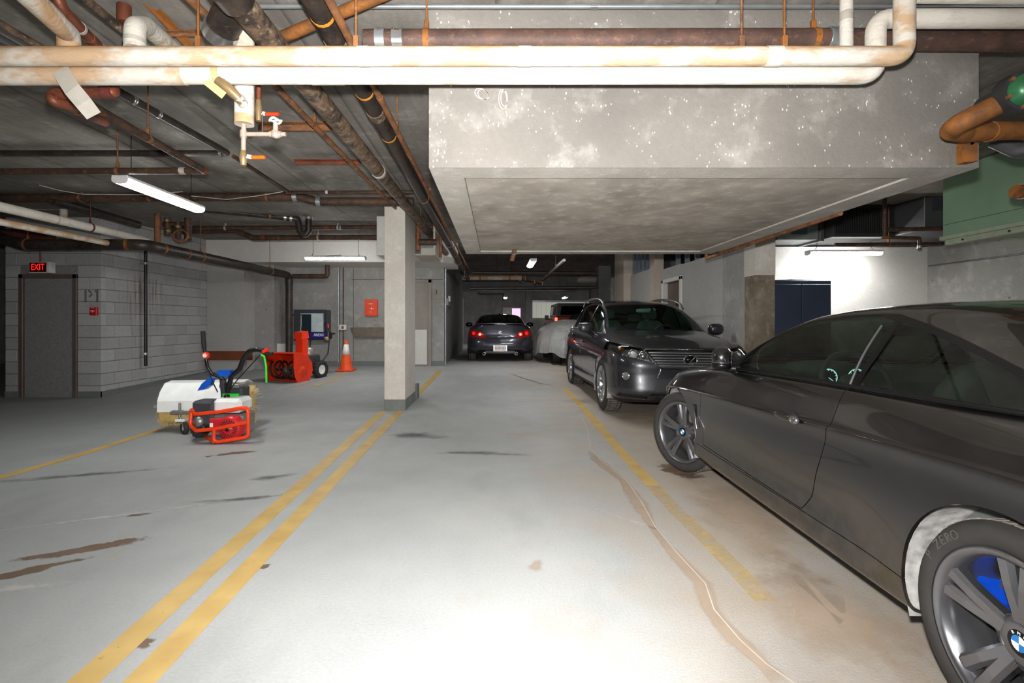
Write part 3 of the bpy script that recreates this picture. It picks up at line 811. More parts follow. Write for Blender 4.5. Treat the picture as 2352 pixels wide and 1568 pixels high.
mb = MB(); mb.tube([(-1.153, 2.17, 2.677), (-1.17, 2.10, 2.69), (-1.22, 2.06, 2.80), (-1.25, 2.05, 2.98)], 0.078, 18, 0.06); mb.tube([(-1.153, 2.22, 2.677), (-1.153, 2.12, 2.677)], 0.082, 20); mb.build('elbow', 'iron_black', pI, True)
Jp = [(-1.433, 1.9, 2.745), (-1.433, 9.0, 2.92)]
pipe('steel_pipe', 'thin rusty pipe left of the mottled drain pipe', Jp, 0.021, 'steel_rust', 0, 10, couplings=((0, s_at(Jp, 3.3), 0.06, 'steel_rust'), (0, s_at(Jp, 3.9), 0.06, 'steel_rust'), (0, s_at(Jp, 4.3), 0.06, 'steel_rust')), hangers=((0, s_at(Jp, 3.95), 'rust_orange'),))
pipe('steel_pipe', 'rusty upright pipe with a tap right of the column head', [at(960, 445, 8.12), at(960, 575, 8.12)], 0.035, 'steel_rust', 0, 12, couplings=((0, 0.75, 0.05, 'copper_old'),))
pipe('drain_pipe', 'pale brown pipe stub joining the mottled drain behind the column', [at(962, 556, 8.05), at(1003, 556, 8.12)], 0.05, 'iron_brown', 0, 12)
pipe('steel_pipe', 'short rusty hanger pipe beside the white casing', [at(1012, 480, 8.6), at(1012, 590, 8.6)], 0.025, 'steel_rust', 0, 10)
# angle irons on the ceiling
def bar(label, p0, p1, w_, h_, mat, name='angle_iron'):
    p0, p1 = V3(p0), V3(p1); t_ = thing(name, label, 'steel bar', tuple(p0))
    d = (p1-p0).normalized(); sd = d.cross(Vector((0, 0, 1))).normalized(); up = Vector((0, 0, 1))
    def ob(a, b, c_, e):
        vs = [p + sd*x + up*z for p in (p0, p1) for x, z in ((a, c_), (b, c_), (b, e), (a, e))]
        return MB().add(vs, [(0, 1, 2, 3), (4, 7, 6, 5), (0, 4, 5, 1), (1, 5, 6, 2), (2, 6, 7, 3), (3, 7, 4, 0)])
    ob(-w_/2, w_/2, h_-0.008, h_).build('flange', mat, t_, True)
    ob(-w_/2, -w_/2+0.008, 0, h_-0.008).build('web', mat, t_, True)
    return t_
bar('rusty angle iron behind the valves with orange handles', at(590, 297, 4.16), at(802, 297, 4.16), 0.06, 0.055, 'steel_rust')
bar('rusty angle iron on the ceiling left of the mottled pipe', at(676, 376, 5.2), at(828, 376, 5.2), 0.055, 0.04, 'copper_old')
bar('orange angle iron slanting across the top left', at(318, -10, 2.7), at(440, 115, 3.0), 0.04, 0.035, 'rust_orange')
bar('thin rusty bar near the black fitting at top', at(375, 82, 2.9), at(480, 80, 2.9), 0.03, 0.025, 'steel_rust')
# cross runs over the left bay
pipe('drain_pipe', 'dark brown drain crossing the left bay ceiling with a jog', [at(-60, 455, 6.7), at(690, 452, 6.7), at(728, 463, 6.7), at(950, 463, 6.7)], 0.058, 'iron_brown', 0.05, 16, couplings=((0, 0.985, 0.06, 'steel_galv'), (2, 0.02, 0.06, 'steel_galv')), hangers=((0, 0.33, 'steel_rust'), (0, 0.54, 'steel_rust'), (0, 0.9, 'steel_rust')))
pipe('steel_pipe', 'thin brown pipe just above the jogged drain', [(-2.57, 4.9, 2.87), (-2.57, 6.2, 2.86), at(955, 441, 6.2)], 0.021, 'iron_brown', 0.01, 10, couplings=((1, 0.0, 0.06, 'copper_old'), (1, 0.3, 0.03, 'tape_grey')))
pipe('steel_pipe', 'rusty pipe slanting back then turning left under the left ceiling', [at(180, 226, 3.0), (-2.62, 4.5, 2.61), at(440, 392, 4.52), at(-60, 394, 4.52)], 0.029, 'iron_brown', 0.03, 12, couplings=((0, 0.985, 0.06, 'copper_old'), (2, 0.04, 0.05, 'tape_grey')), hangers=((2, 0.34, 'steel_rust'), (0, 0.45, 'steel_rust')))
pipe('conduit', 'dark grey conduit slanting across the left ceiling then turning left', [at(262, 205, 3.45), at(525, 352, 4.95), at(-60, 352, 4.95)], 0.03, 'iron_black', 0.05, 12, couplings=((0, 0.12, 0.03, 'steel_clamp'), (0, 0.3, 0.03, 'steel_clamp'), (1, 0.03, 0.02, 'steel_clamp')), cat='conduit')
pipe('drain_pipe', 'black pipe with a silver clamped trap over the left bay', [at(425, 476, 7.6), at(640, 497, 8.2), at(684, 503, 8.3), at(689, 532, 8.3), at(700, 541, 8.3), at(709, 530, 8.3), at(709, 490, 8.3)], 0.052, 'iron_black', 0.05, 14, couplings=((1, 0.35, 0.04, 'steel_clamp'), (1, 0.65, 0.04, 'steel_clamp'), (5, 0.75, 0.05, 'steel_galv')), hangers=((0, 0.9, 'steel_rust'),))
pipe('steel_pipe', 'upper of two brown pipes above the white bulkhead', [at(395, 524, 8.95), at(1010, 521, 8.95)], 0.04, 'iron_brown', 0, 12, couplings=((0, 0.58, 0.08, 'copper_old'), (0, 0.63, 0.03, 'steel_galv')), hangers=((0, 0.2, 'wire_pale'), (0, 0.62, 'wire_pale')))
pipe('steel_pipe', 'lower bent brown pipe above the white bulkhead', [at(395, 531, 9.4), at(540, 530, 9.4), at(582, 546, 9.4), at(880, 545, 9.4)], 0.05, 'iron_brown', 0.05, 14, couplings=((3-1, 0.08, 0.06, 'copper_old'), (2, 0.2, 0.04, 'copper_old')), hangers=((2, 0.5, 'wire_pale'),))
pipe('drain_pipe', 'black pipe slanting back under the far left ceiling', [(-5.9, 6.65, 2.88), (-5.9, 8.25, 2.86)], 0.06, 'iron_black', 0, 14)
# big drain over the exit door, running back and down the pier
pD = pipe('drain_pipe', 'biggest black drain pipe bending past the exit door to the floor', [at(-60, 500, 8.0), at(5, 548, 7.5), at(55, 562, 7.3), at(332, 562, 7.3), at(664, 632, 11.9), (P(664, 0, 11.9)[0], 11.9, 0.17)], 0.082, 'iron_black', 0.16, 20,
     couplings=((4, 0.08, 0.14, 'iron_black'),), bands=((2, 0.87, 0.05, 'rust_orange'), (3, 0.08, 0.04, 'rust_orange'), (3, 0.2, 0.03, 'steel_rust')), hangers=((2, 0.03, 'steel_rust'), (3, 0.28, 'steel_rust'), (3, 0.8, 'steel_rust')))
pipe('drain_pipe', 'short brown branch pipe joining the black drain below the bulkhead', [at(672, 634, 11.9), at(752, 634, 11.9), at(752, 606, 11.9)], 0.055, 'iron_brown', 0.06, 14, couplings=((0, 0.55, 0.05, 'iron_brown'),))
pv = pipe('steel_pipe', 'slim black upright pipe clipped to the block wall', [(-6.47, 9.24, 2.62), (-6.47, 9.24, 0.45)], 0.028, 'black_plastic', 0, 14)
for z_ in (P(0, 605, 9.24)[2], P(0, 812, 9.24)[2]):
    MB().tube([(-6.47, 9.24, z_-0.02), (-6.47, 9.24, z_+0.02)], 0.032, 14).box(-6.55, -6.47, 9.2, 9.22, z_-0.02, z_+0.02).build('pipe_clip', 'steel_clamp', pv, True)
pipe('insulated_pipe', 'white lagged pipe slanting back over the exit door', [(-5.53, 4.3, 2.53), (-5.53, 7.9, 2.55)], 0.056, 'insul_white', 0, 16, bands=((0, 0.55, 0.03, 'tape_grey'),), hangers=((0, 0.7, 'red_primer'),))
pipe('insulated_pipe', 'thinner white lagged pipe under the slanting lagged pipe', [(-5.54, 4.3, 2.36), (-5.54, 7.12, 2.38)], 0.04, 'insul_stained', 0, 14)
pipe('insulated_pipe', 'short white lagged pipe with an elbow down at far left', [at(18, 474, 7.7), at(146, 474, 7.7), at(146, 500, 7.7)], 0.05, 'insul_stained', 0.06, 14, hangers=((0, 0.45, 'red_primer'),))
pipe('steel_pipe', 'dark red pipe behind the lagged pipes above the exit door', [at(-50, 535, 8.05), at(120, 540, 8.05)], 0.075, 'red_primer', 0, 14)
pv = pipe('steel_pipe', 'tan upright pipe in the valve cluster above the block wall', [at(362, 490, 8.0), at(362, 558, 8.0)], 0.045, 'steel_rust', 0, 12)
# valve cluster
vc = thing('valve_cluster', 'rusty valves and fittings above the block wall corner', 'valves', tuple(at(400, 540, 8.1)))
mb = MB()
for a, b, r_ in (((375, 515), (440, 515), 0.035), ((385, 500), (385, 540), 0.05), ((410, 510), (410, 548), 0.045), ((432, 500), (432, 550), 0.055)):
    mb.tube([at(a[0], a[1], 8.1), at(b[0], b[1], 8.1)], r_, 12)
mb.build('pipe_run', 'iron_brown', vc, True)
for px_, py_ in ((385, 506), (410, 520), (388, 530)):
    MB().lathe([(0.0, -0.05), (0.035, -0.04), (0.035, 0.02), (0.015, 0.03), (0.015, 0.06)], tuple(at(px_, py_, 8.0)), 'y', 12).build('valve_body', 'brass', vc, True)
MB().tube([at(415, 541, 8.05) + Vector((0.12*math.cos(a), 0, 0.09*math.sin(a))) for a in [k*PI/8 for k in range(17)]], 0.018, 8).build('wheel', 'steel_rust', vc, True)
# ---- top left tangle
pipe('copper_pipe', 'red brown copper pipe with elbows under the lagged pipes at left', [(P(262, 0, 2.66)[0]-0.1, 2.95, 2.985), at(262, 190, 2.95), at(262, 212, 2.66), at(122, 214, 2.66), at(118, 232, 2.64), at(150, 240, 2.7), at(240, 280, 3.1)], 0.028, 'copper_old', 0.03, 12, couplings=((2, 0.12, 0.06, 'red_primer'), (2, 0.85, 0.05, 'copper_old'), (5, 0.3, 0.06, 'copper_old')))
pipe('insulated_pipe', 'stained white lagged pipe dropping in from the top left corner', [at(-40, -110, 1.75), at(158, 76, 2.40), at(158, 125, 2.44)], 0.047, 'insul_stained', 0.05, 16)
pipe('copper_pipe', 'dark red pipe with cream joints beside the top left lagged pipe', [at(118, -40, 2.2), at(142, 22, 2.25), at(245, 128, 2.75)], 0.027, 'copper_old', 0.05, 14, couplings=((1, 0.35, 0.02, 'tape_grey'), (1, 0.62, 0.09, 'copper_old'), (1, 0.85, 0.02, 'tape_grey')))
pipe('steel_pipe', 'dark steel pipe slanting down to the white lagged elbow', [at(172, -20, 2.35), at(300, 84, 2.85)], 0.023, 'iron_mottled', 0, 12)
pipe('insulated_pipe', 'white lagged elbow rising behind the upper lagged pipe', [at(310, 112, 2.47), at(310, 62, 2.47), at(335, 60, 2.6), at(410, 122, 3.05)], 0.048, 'insul_white', 0.06, 16, bands=((0, 0.35, 0.02, 'tape_grey'),))
pipe('copper_pipe', 'short copper stub above the white lagged elbow', [(P(285, 0, 2.75)[0], 2.75, 2.985), at(285, 52, 2.75)], 0.035, 'copper_old', 0, 12)
pipe('steel_pipe', 'rough brown pipe in the top left corner', [at(-60, 20, 2.5), at(110, 118, 2.9)], 0.02, 'iron_mottled', 0, 10)
pipe('steel_pipe', 'grey pipe lowest in the top left corner', [at(-60, 55, 2.75), at(60, 122, 3.0)], 0.024, 'duct_metal', 0, 10)
pipe('steel_pipe', 'yellow brown pipe slanting up across the black drain pipes', [at(590, 110, 2.86), at(905, -22, 2.58)], 0.032, 'rust_orange', 0, 12)
fit = thing('drain_fitting', 'short black drain fitting with a clamp in the top left', 'pipe fitting', tuple(at(505, 70, 2.5)))
MB().tube([at(540, 5, 2.35), at(505, 78, 2.5)], 0.075, 18).build('fitting_body', 'iron_black', fit, True)
MB().tube([at(512, 62, 2.47), at(503, 84, 2.51)], 0.082, 18).build('clamp', 'steel_clamp', fit, True)
# ---- white riser with the valves
rv = thing('valve_riser', 'white lagged riser with taps and orange handled valves', 'pipe', tuple(at(560, 290, 2.56)))
yr = 2.56
MB().tube([(at(562, 0, yr)[0], yr, 2.985), at(561, 286, yr)], 0.047, 18).build('lagging', 'insul_stained', rv, True)
mb = MB(); mb.tube([at(560, 280, yr), at(559, 352, yr)], 0.0125, 10); mb.tube([at(559, 308, yr), at(656, 308, yr)], 0.011, 10)
mb.tube([at(559, 300, yr), at(559, 316, yr)], 0.017, 10); mb.build('copper_tail', 'solder_pipe', rv, True)
mb = MB(); mb.tube([at(633, 312, yr), at(633, 285, yr)], 0.013, 10); mb.tube([at(620, 308, yr), at(646, 308, yr)], 0.016, 10); mb.lathe([(0.0, -0.022), (0.022, -0.015), (0.022, 0.015), (0, 0.022)], tuple(at(633, 308, yr)), 'z', 12); mb.build('gate_valve', 'solder_pipe', rv, True)
cw = at(633, 277, yr); mb = MB(); mb.tube([cw + Vector((0.028*math.cos(a), 0.028*math.sin(a), 0.005*math.sin(3*a))) for a in [k*PI/9 for k in range(19)]], 0.006, 6); mb.tube([cw+Vector((-0.028, 0, 0)), cw+Vector((0.028, 0, 0))], 0.005, 6); mb.build('hand_wheel', 'white_metal', rv, True)
def ballvalve(px, py0, py1, y, hmat, hx, hy):
    MB().tube([at(px, py0, y), at(px, py0*0.7+py1*0.3, y), at(px, (py0+py1)/2, y), at(px, py0*0.3+py1*0.7, y), at(px, py1, y)], 0.015, 12, rs=[0.013, 0.018, 0.021, 0.018, 0.014]).build('ball_valve', 'brass', rv, True)
    h0 = at(px+8, hy-2, y-0.02); h1 = at(hx-30, hy, y-0.03); h2 = at(hx, hy, y-0.03)
    MB().strip([h0, h1], 0.02, (0, -1, 0), 0.003).build('lever', 'white_metal', rv, True)
    MB().tube([h1, h2], 0.009, 10).build('lever_grip', hmat, rv, True)
ballvalve(559, 346, 380, yr, 'handle_orange', 608, 361)
MB().tube([at(594, 195, 2.7), at(594, 232, 2.7)], 0.0125, 10).build('copper_tail', 'copper_old', rv, True)
ballvalve(594, 230, 278, 2.7, 'handle_red_orange', 640, 262)
MB().tube([at(603, 262, 2.66), at(603, 304, 2.66)], 0.003, 5).build('chain', 'steel_clamp', rv, True)
mb = MB(); mb.tube([at(502, 186, 2.44), at(528, 206, 2.44), at(558, 236, 2.48)], 0.022, 14, rs=[0.026, 0.026, 0.018]); mb.build('angle_valve', 'brass', rv, True)
MB().tube([at(548, 222, 2.46), at(560, 240, 2.50)], 0.023, 14).build('valve_collar', 'tape_grey', rv, True)
MB().strip([at(474, 187, 2.40), at(515, 220, 2.40)], 0.036, (0, -1, 0), 0.004).build('valve_lever', 'brass_pale', rv, True)
# ---- right hand sprinkler main in front of the soffit
sm = thing('sprinkler_main', 'rusty orange sprinkler main doubling back at the soffit corner', 'pipe', tuple(at(2200, 295, 2.5)))
MB().tube([at(2440, 168, 2.3), at(2200, 285, 2.48), at(2185, 300, 2.56), at(2215, 306, 2.64), at(2300, 300, 2.74), at(2460, 300, 2.9)], 0.049, 18, 0.05).build('pipe_run', 'rust_orange', sm, True)
d = Vector((-0.22, -1.0, -0.08)).normalized(); q = at(2338, 214, 2.36)
MB().tube([q - d*0.03, q + d*0.05], 0.092, 28).tube([q - d*0.20, q - d*0.03], 0.06, 20).build('flange', 'duct_dark', sm, True)
mb = MB(); mb.lathe([(0.075, 0.0), (0.066, 0.03), (0.045, 0.05), (0.0, 0.058)], (0, 0, 0), 'z', 24)
mb.xf(Matrix.Translation(q + d*0.05) @ d.to_track_quat('Z', 'Y').to_matrix().to_4x4()).build('valve_body', 'valve_green', sm, True)
for k in range(6):
    a = k*PI/3+0.4; mb = MB(); n1_ = d.cross(Vector((0, 0, 1))).normalized(); n2_ = d.cross(n1_)
    pz = q + (n1_*math.cos(a)+n2_*math.sin(a))*0.078; mb.tube([pz+d*0.04, pz+d*0.066], 0.011, 6); mb.build('bolt', 'steel_rust', sm, True)
MB().tube([at(2268, 302, 2.7), at(2282, 302, 2.72)], 0.054, 18).build('coupling', 'rust_orange', sm, True)
mb = MB(); mb.strip([at(2284, 302, 2.74), at(2219, 326, 2.74)], 0.05, (0, -1, 0), 0.02); mb.strip([at(2219, 322, 2.74), at(2219, 374, 2.74)], 0.048, (0, -1, 0), 0.02)
mb.box(*[v for v in (at(2208, 0, 2.77)[0], at(2230, 0, 2.77)[0], 2.73, SY0, at(0, 374, 2.77)[2], at(0, 322, 2.77)[2])]); mb.build('bracket', 'rust_orange', sm, True)
pipe('steel_pipe', 'rusty pipe end poking in before the green duct', [at(2335, 440, 3.3), at(2470, 436, 3.4)], 0.046, 'rust_orange', 0, 14, couplings=((0, 0.1, 0.03, 'tape_grey'),))
pipe('steel_pipe', 'dark pipe rising to the ceiling right of the soffit', [at(2262, 205, 4.0), at(2360, 90, 3.5)], 0.06, 'iron_black', 0, 14)
pipe('steel_pipe', 'grey pipe below the rusty main at the right edge', [at(2288, 322, 3.2), at(2340, 345, 3.1), at(2460, 330, 2.9)], 0.05, 'duct_metal', 0.04, 14)
pipe('sprinkler_branch', 'rusty sprinkler branch along the right edge of the soffit', [(2.75, 6.55, 2.2), (2.75, 6.55, 2.085), (2.75, 5.55, 2.10), (2.75, 4.0, 2.12)], 0.022, 'steel_rust', 0.03, 10, couplings=((2, 0.02, 0.05, 'rust_orange'),))
sp = thing('sprinkler_drop', 'rusty sprinkler drop with a pale head below the soffit middle', 'sprinkler', tuple(at(1180, 570, 6.0)))
MB().tube([(at(1184, 0, 6.0)[0], 6.0, 2.12), at(1182, 572, 6.0), at(1176, 598, 6.05)], 0.028, 10, 0.03).build('pipe_run', 'steel_rust', sp, True)
MB().lathe([(0.0, -0.05), (0.03, -0.045), (0.03, -0.04), (0.012, -0.03), (0.012, 0.0)], tuple(at(1182, 576, 5.97)), 'z', 12).build('head', 'steel_clamp', sp, True)
# ---- ducts on the right
gd = thing('green_duct', 'large green painted duct casing at upper right', 'duct', (5.5, 4.6, 2.2))
X0 = 5.13
MB().box(X0, 6.6, 2.6, 5.76, 2.22, CEIL-0.005, 0.01).build('casing', 'duct_green', gd, True)
MB().box(X0-0.02, X0+0.04, 2.6, 5.78, 2.19, 2.235, 0.004).box(X0-0.006, X0+0.06, 2.6, 5.72, 2.13, 2.19, 0.004).build('bottom_rail', 'rail_green', gd, True)
MB().box(X0-0.004, X0+0.002, 2.6, 5.76, 2.36, 2.364).build('seam', 'duct_dark', gd, True)
mb = MB()
for y_ in (3.4, 4.0, 4.5, 5.0, 5.5): mb.tube([(X0-0.012, y_, 2.16), (X0+0.01, y_, 2.16)], 0.012, 8)
mb.build('rivet', 'black_plastic', gd, True)
d1_ = thing('metal_duct', 'grey sheet metal duct with a dark grille above the white wall', 'duct', (5.3, 7.8, 2.5))
Z0 = 2.515
MB().box(4.3, 4.92, 7.65, 8.35, Z0, CEIL-0.01, 0.006).build('left_section', 'steel_galv', d1_, True)
MB().box(4.92, 4.98, 7.60, 8.35, Z0-0.03, CEIL-0.01, 0.004).build('flange', 'duct_metal', d1_, True)
MB().box(4.98, 5.9, 7.40, 8.35, Z0, CEIL-0.01, 0.006).build('grille_section', 'duct_dark', d1_, True)
mb = MB()
for k in range(26):
    mb.box(5.02+k*0.0335, 5.02+k*0.0335+0.012, 7.392, 7.402, Z0+0.05, Z0+0.42)
mb.build('grille', 'wire_black', d1_, True)
MB().box(5.9, 7.04, 6.9, 8.1, Z0+0.02, CEIL-0.01, 0.006).build('right_section', 'duct_metal', d1_, True)
MB().box(6.0, 6.35, 6.892, 6.902, Z0+0.27, Z0+0.46).build('label_plate', 'cabinet_dark', d1_, True)
MB().box(4.5, 4.75, 7.642, 7.652, Z0+0.08, Z0+0.3).build('label_plate', 'blue_patch', d1_, True)
pipe('sprinkler_branch', 'brown pipe with elbow and sprinkler under the metal duct', [at(1918, 562, 7.3), at(2165, 560, 7.3)], 0.028, 'iron_brown', 0, 10, hangers=((0, 0.5, 'steel_rust'),))
pipe('sprinkler_branch', 'rusty drop pipe bending to a sprinkler beside the metal duct', [(at(2032, 0, 6.8)[0], 6.8, 2.97), at(2032, 545, 6.8), at(2112, 547, 6.8), at(2112, 572, 6.8)], 0.025, 'iron_brown', 0.03, 10, couplings=((1, 0.02, 0.06, 'rust_orange'), (2, 0.8, 0.04, 'steel_clamp')))
pipe('steel_pipe', 'straight brown pipe crossing in front of the metal duct', [at(2030, 527, 6.85), at(2170, 525, 6.85)], 0.03, 'iron_brown', 0, 10)
pipe('conduit', 'thin conduit along the right concrete wall', [(7.04, 8.15, 2.17), (7.04, 4.0, 2.17)], 0.012, 'duct_metal', 0, 8, cat='conduit')
# studs over the painted wall
for k, y_ in enumerate((8.9, 9.4, 9.9, 10.4)):
    st = MB().box(3.74, 3.83, y_, y_+0.045, 2.42, 3.06).build('wall_stud', 'stud_steel'); struct(st)
for k, y_ in enumerate((11.7, 12.05, 12.4, 12.75, 13.1)):
    st = MB().box(3.6, 3.7, y_, y_+0.12, 2.5, 3.15).build('wall_stud', 'stud_steel'); struct(st)
# ---- far aisle pipes
pipe('insulated_pipe', 'pale pipe crossing the aisle ceiling above the parked sedan', [at(1062, 638, 15.5), at(1198, 638, 15.5)], 0.075, 'insul_stained', 0, 12, hangers=((0, 0.3, 'steel_rust'), (0, 0.8, 'steel_rust')))
pipe('steel_pipe', 'long steel pipe crossing the far aisle', [at(1080, 662, 18), at(1372, 660, 18)], 0.05, 'duct_metal', 0, 10, hangers=((0, 0.35, 'steel_rust'), (0, 0.7, 'steel_rust')))
pipe('steel_pipe', 'far brown pipe near the aisle ceiling', [at(1085, 626, 14), at(1372, 627, 14)], 0.045, 'iron_black', 0, 10)
pipe('conduit', 'pale slanting conduit under the far aisle ceiling', [at(1296, 597, 11.0), at(1245, 641, 16.0)], 0.035, 'steel_galv', 0, 10, cat='conduit', hangers=((0, 0.3, 'steel_rust'), (0, 0.8, 'steel_rust')))
pipe('steel_pipe', 'dark square pipe loop before the far wall', [(P(1100, 0, 24)[0], 24, 3.16), at(1100, 675, 24), at(1156, 675, 24), at(1156, 690, 24)], 0.04, 'iron_black', 0.02, 8)
pipe('steel_pipe', 'black pipe at the end of the aisle bulkhead', [at(1067, 600, 13), at(1067, 638, 13)], 0.03, 'iron_black', 0, 8)
sv = thing('sprinkler_valves', 'small taps and heads on the far aisle pipes', 'valves', tuple(at(1215, 640, 15.5)))
for px_, py_ in ((1185, 636), (1195, 642), (1207, 640), (1228, 648), (1246, 652)):
    MB().lathe([(0.0, -0.06), (0.05, -0.05), (0.03, 0.0), (0.05, 0.05), (0.02, 0.1)], tuple(at(px_, py_, 15.5)), 'z', 10).build('valve_body', 'brass', sv, True)
MB().tube([at(1185, 636, 15.5), at(1246, 650, 15.5)], 0.02, 8).build('pipe_run', 'copper_old', sv, True)
# dangling cables over the left bay
for lab, pts in (('pale cable sagging between the ceiling pipes at left', ((90, 425, 6.2), (140, 438, 6.3), (190, 446, 6.4), (330, 447, 6.4), (420, 440, 6.4))),
                 ('thin cable looping under the brown drain right of the light', ((440, 450, 6.3), (520, 458, 6.3), (590, 450, 6.3), (650, 440, 6.2)))):
    o = MB().tube([at(*p) for p in pts], 0.006, 6, 0.2).build('cable', 'wire_pale'); tag(o, lab, 'cable')
# ================================================================ vehicles: surface tools
def pchip(pts):
    xs_ = np.array([p[0] for p in pts], float); ys_ = np.array([p[1] for p in pts], float)
    h = np.diff(xs_); dl = np.diff(ys_)/h
    m = np.zeros(len(xs_))
    if len(xs_) > 2:
        for i in range(1, len(xs_)-1):
            if dl[i-1]*dl[i] > 0:
                w1 = 2*h[i]+h[i-1]; w2 = h[i]+2*h[i-1]
                m[i] = (w1+w2)/(w1/dl[i-1]+w2/dl[i])
    m[0] = dl[0]; m[-1] = dl[-1]
    def f(x):
        x = np.clip(np.asarray(x, float), xs_[0], xs_[-1])
        i = np.clip(np.searchsorted(xs_, x, 'right')-1, 0, len(h)-1)
        t_ = (x-xs_[i])/h[i]
        return ((2*t_**3-3*t_**2+1)*ys_[i] + (t_**3-2*t_**2+t_)*h[i]*m[i] + (-2*t_**3+3*t_**2)*ys_[i+1] + (t_**3-t_**2)*h[i]*m[i+1])
    return f
def catmull(ctrl, sub, axis=0):
    """Catmull-Rom through control rows (n, ...)."""
    C = np.asarray(ctrl, float); n = len(C); out = []
    for i in range(n-1):
        p0 = C[max(i-1, 0)] if i > 0 else 2*C[0]-C[1]
        p1, p2 = C[i], C[i+1]
        p3 = C[i+2] if i+2 < n else 2*C[-1]-C[-2]
        for k in range(sub):
            t_ = k/sub
            out.append(0.5*((2*p1)+(-p0+p2)*t_+(2*p0-5*p1+4*p2-p3)*t_**2+(-p0+3*p1-3*p2+p3)*t_**3))
    out.append(C[-1]); return np.array(out)
def sdf_poly(poly):
    p = np.array(poly, float); q = np.roll(p, -1, 0)
    def f(a, b):
        a = np.asarray(a, float); b = np.asarray(b, float)
        d = np.full(a.shape, 1e9); s_ = np.ones(a.shape)
        for (x0, y0), (x1, y1) in zip(p, q):
            ex, ey = x1-x0, y1-y0; wx, wy = a-x0, b-y0
            t_ = np.clip((wx*ex+wy*ey)/(ex*ex+ey*ey+1e-12), 0, 1)
            d = np.minimum(d, (wx-ex*t_)**2+(wy-ey*t_)**2)
            c1 = b >= y0; c2 = b < y1; c3 = ex*wy > ey*wx
            flip = (c1 & c2 & c3) | (~c1 & ~c2 & ~c3)
            s_ = np.where(flip, -s_, s_)
        return s_*np.sqrt(d)
    return f
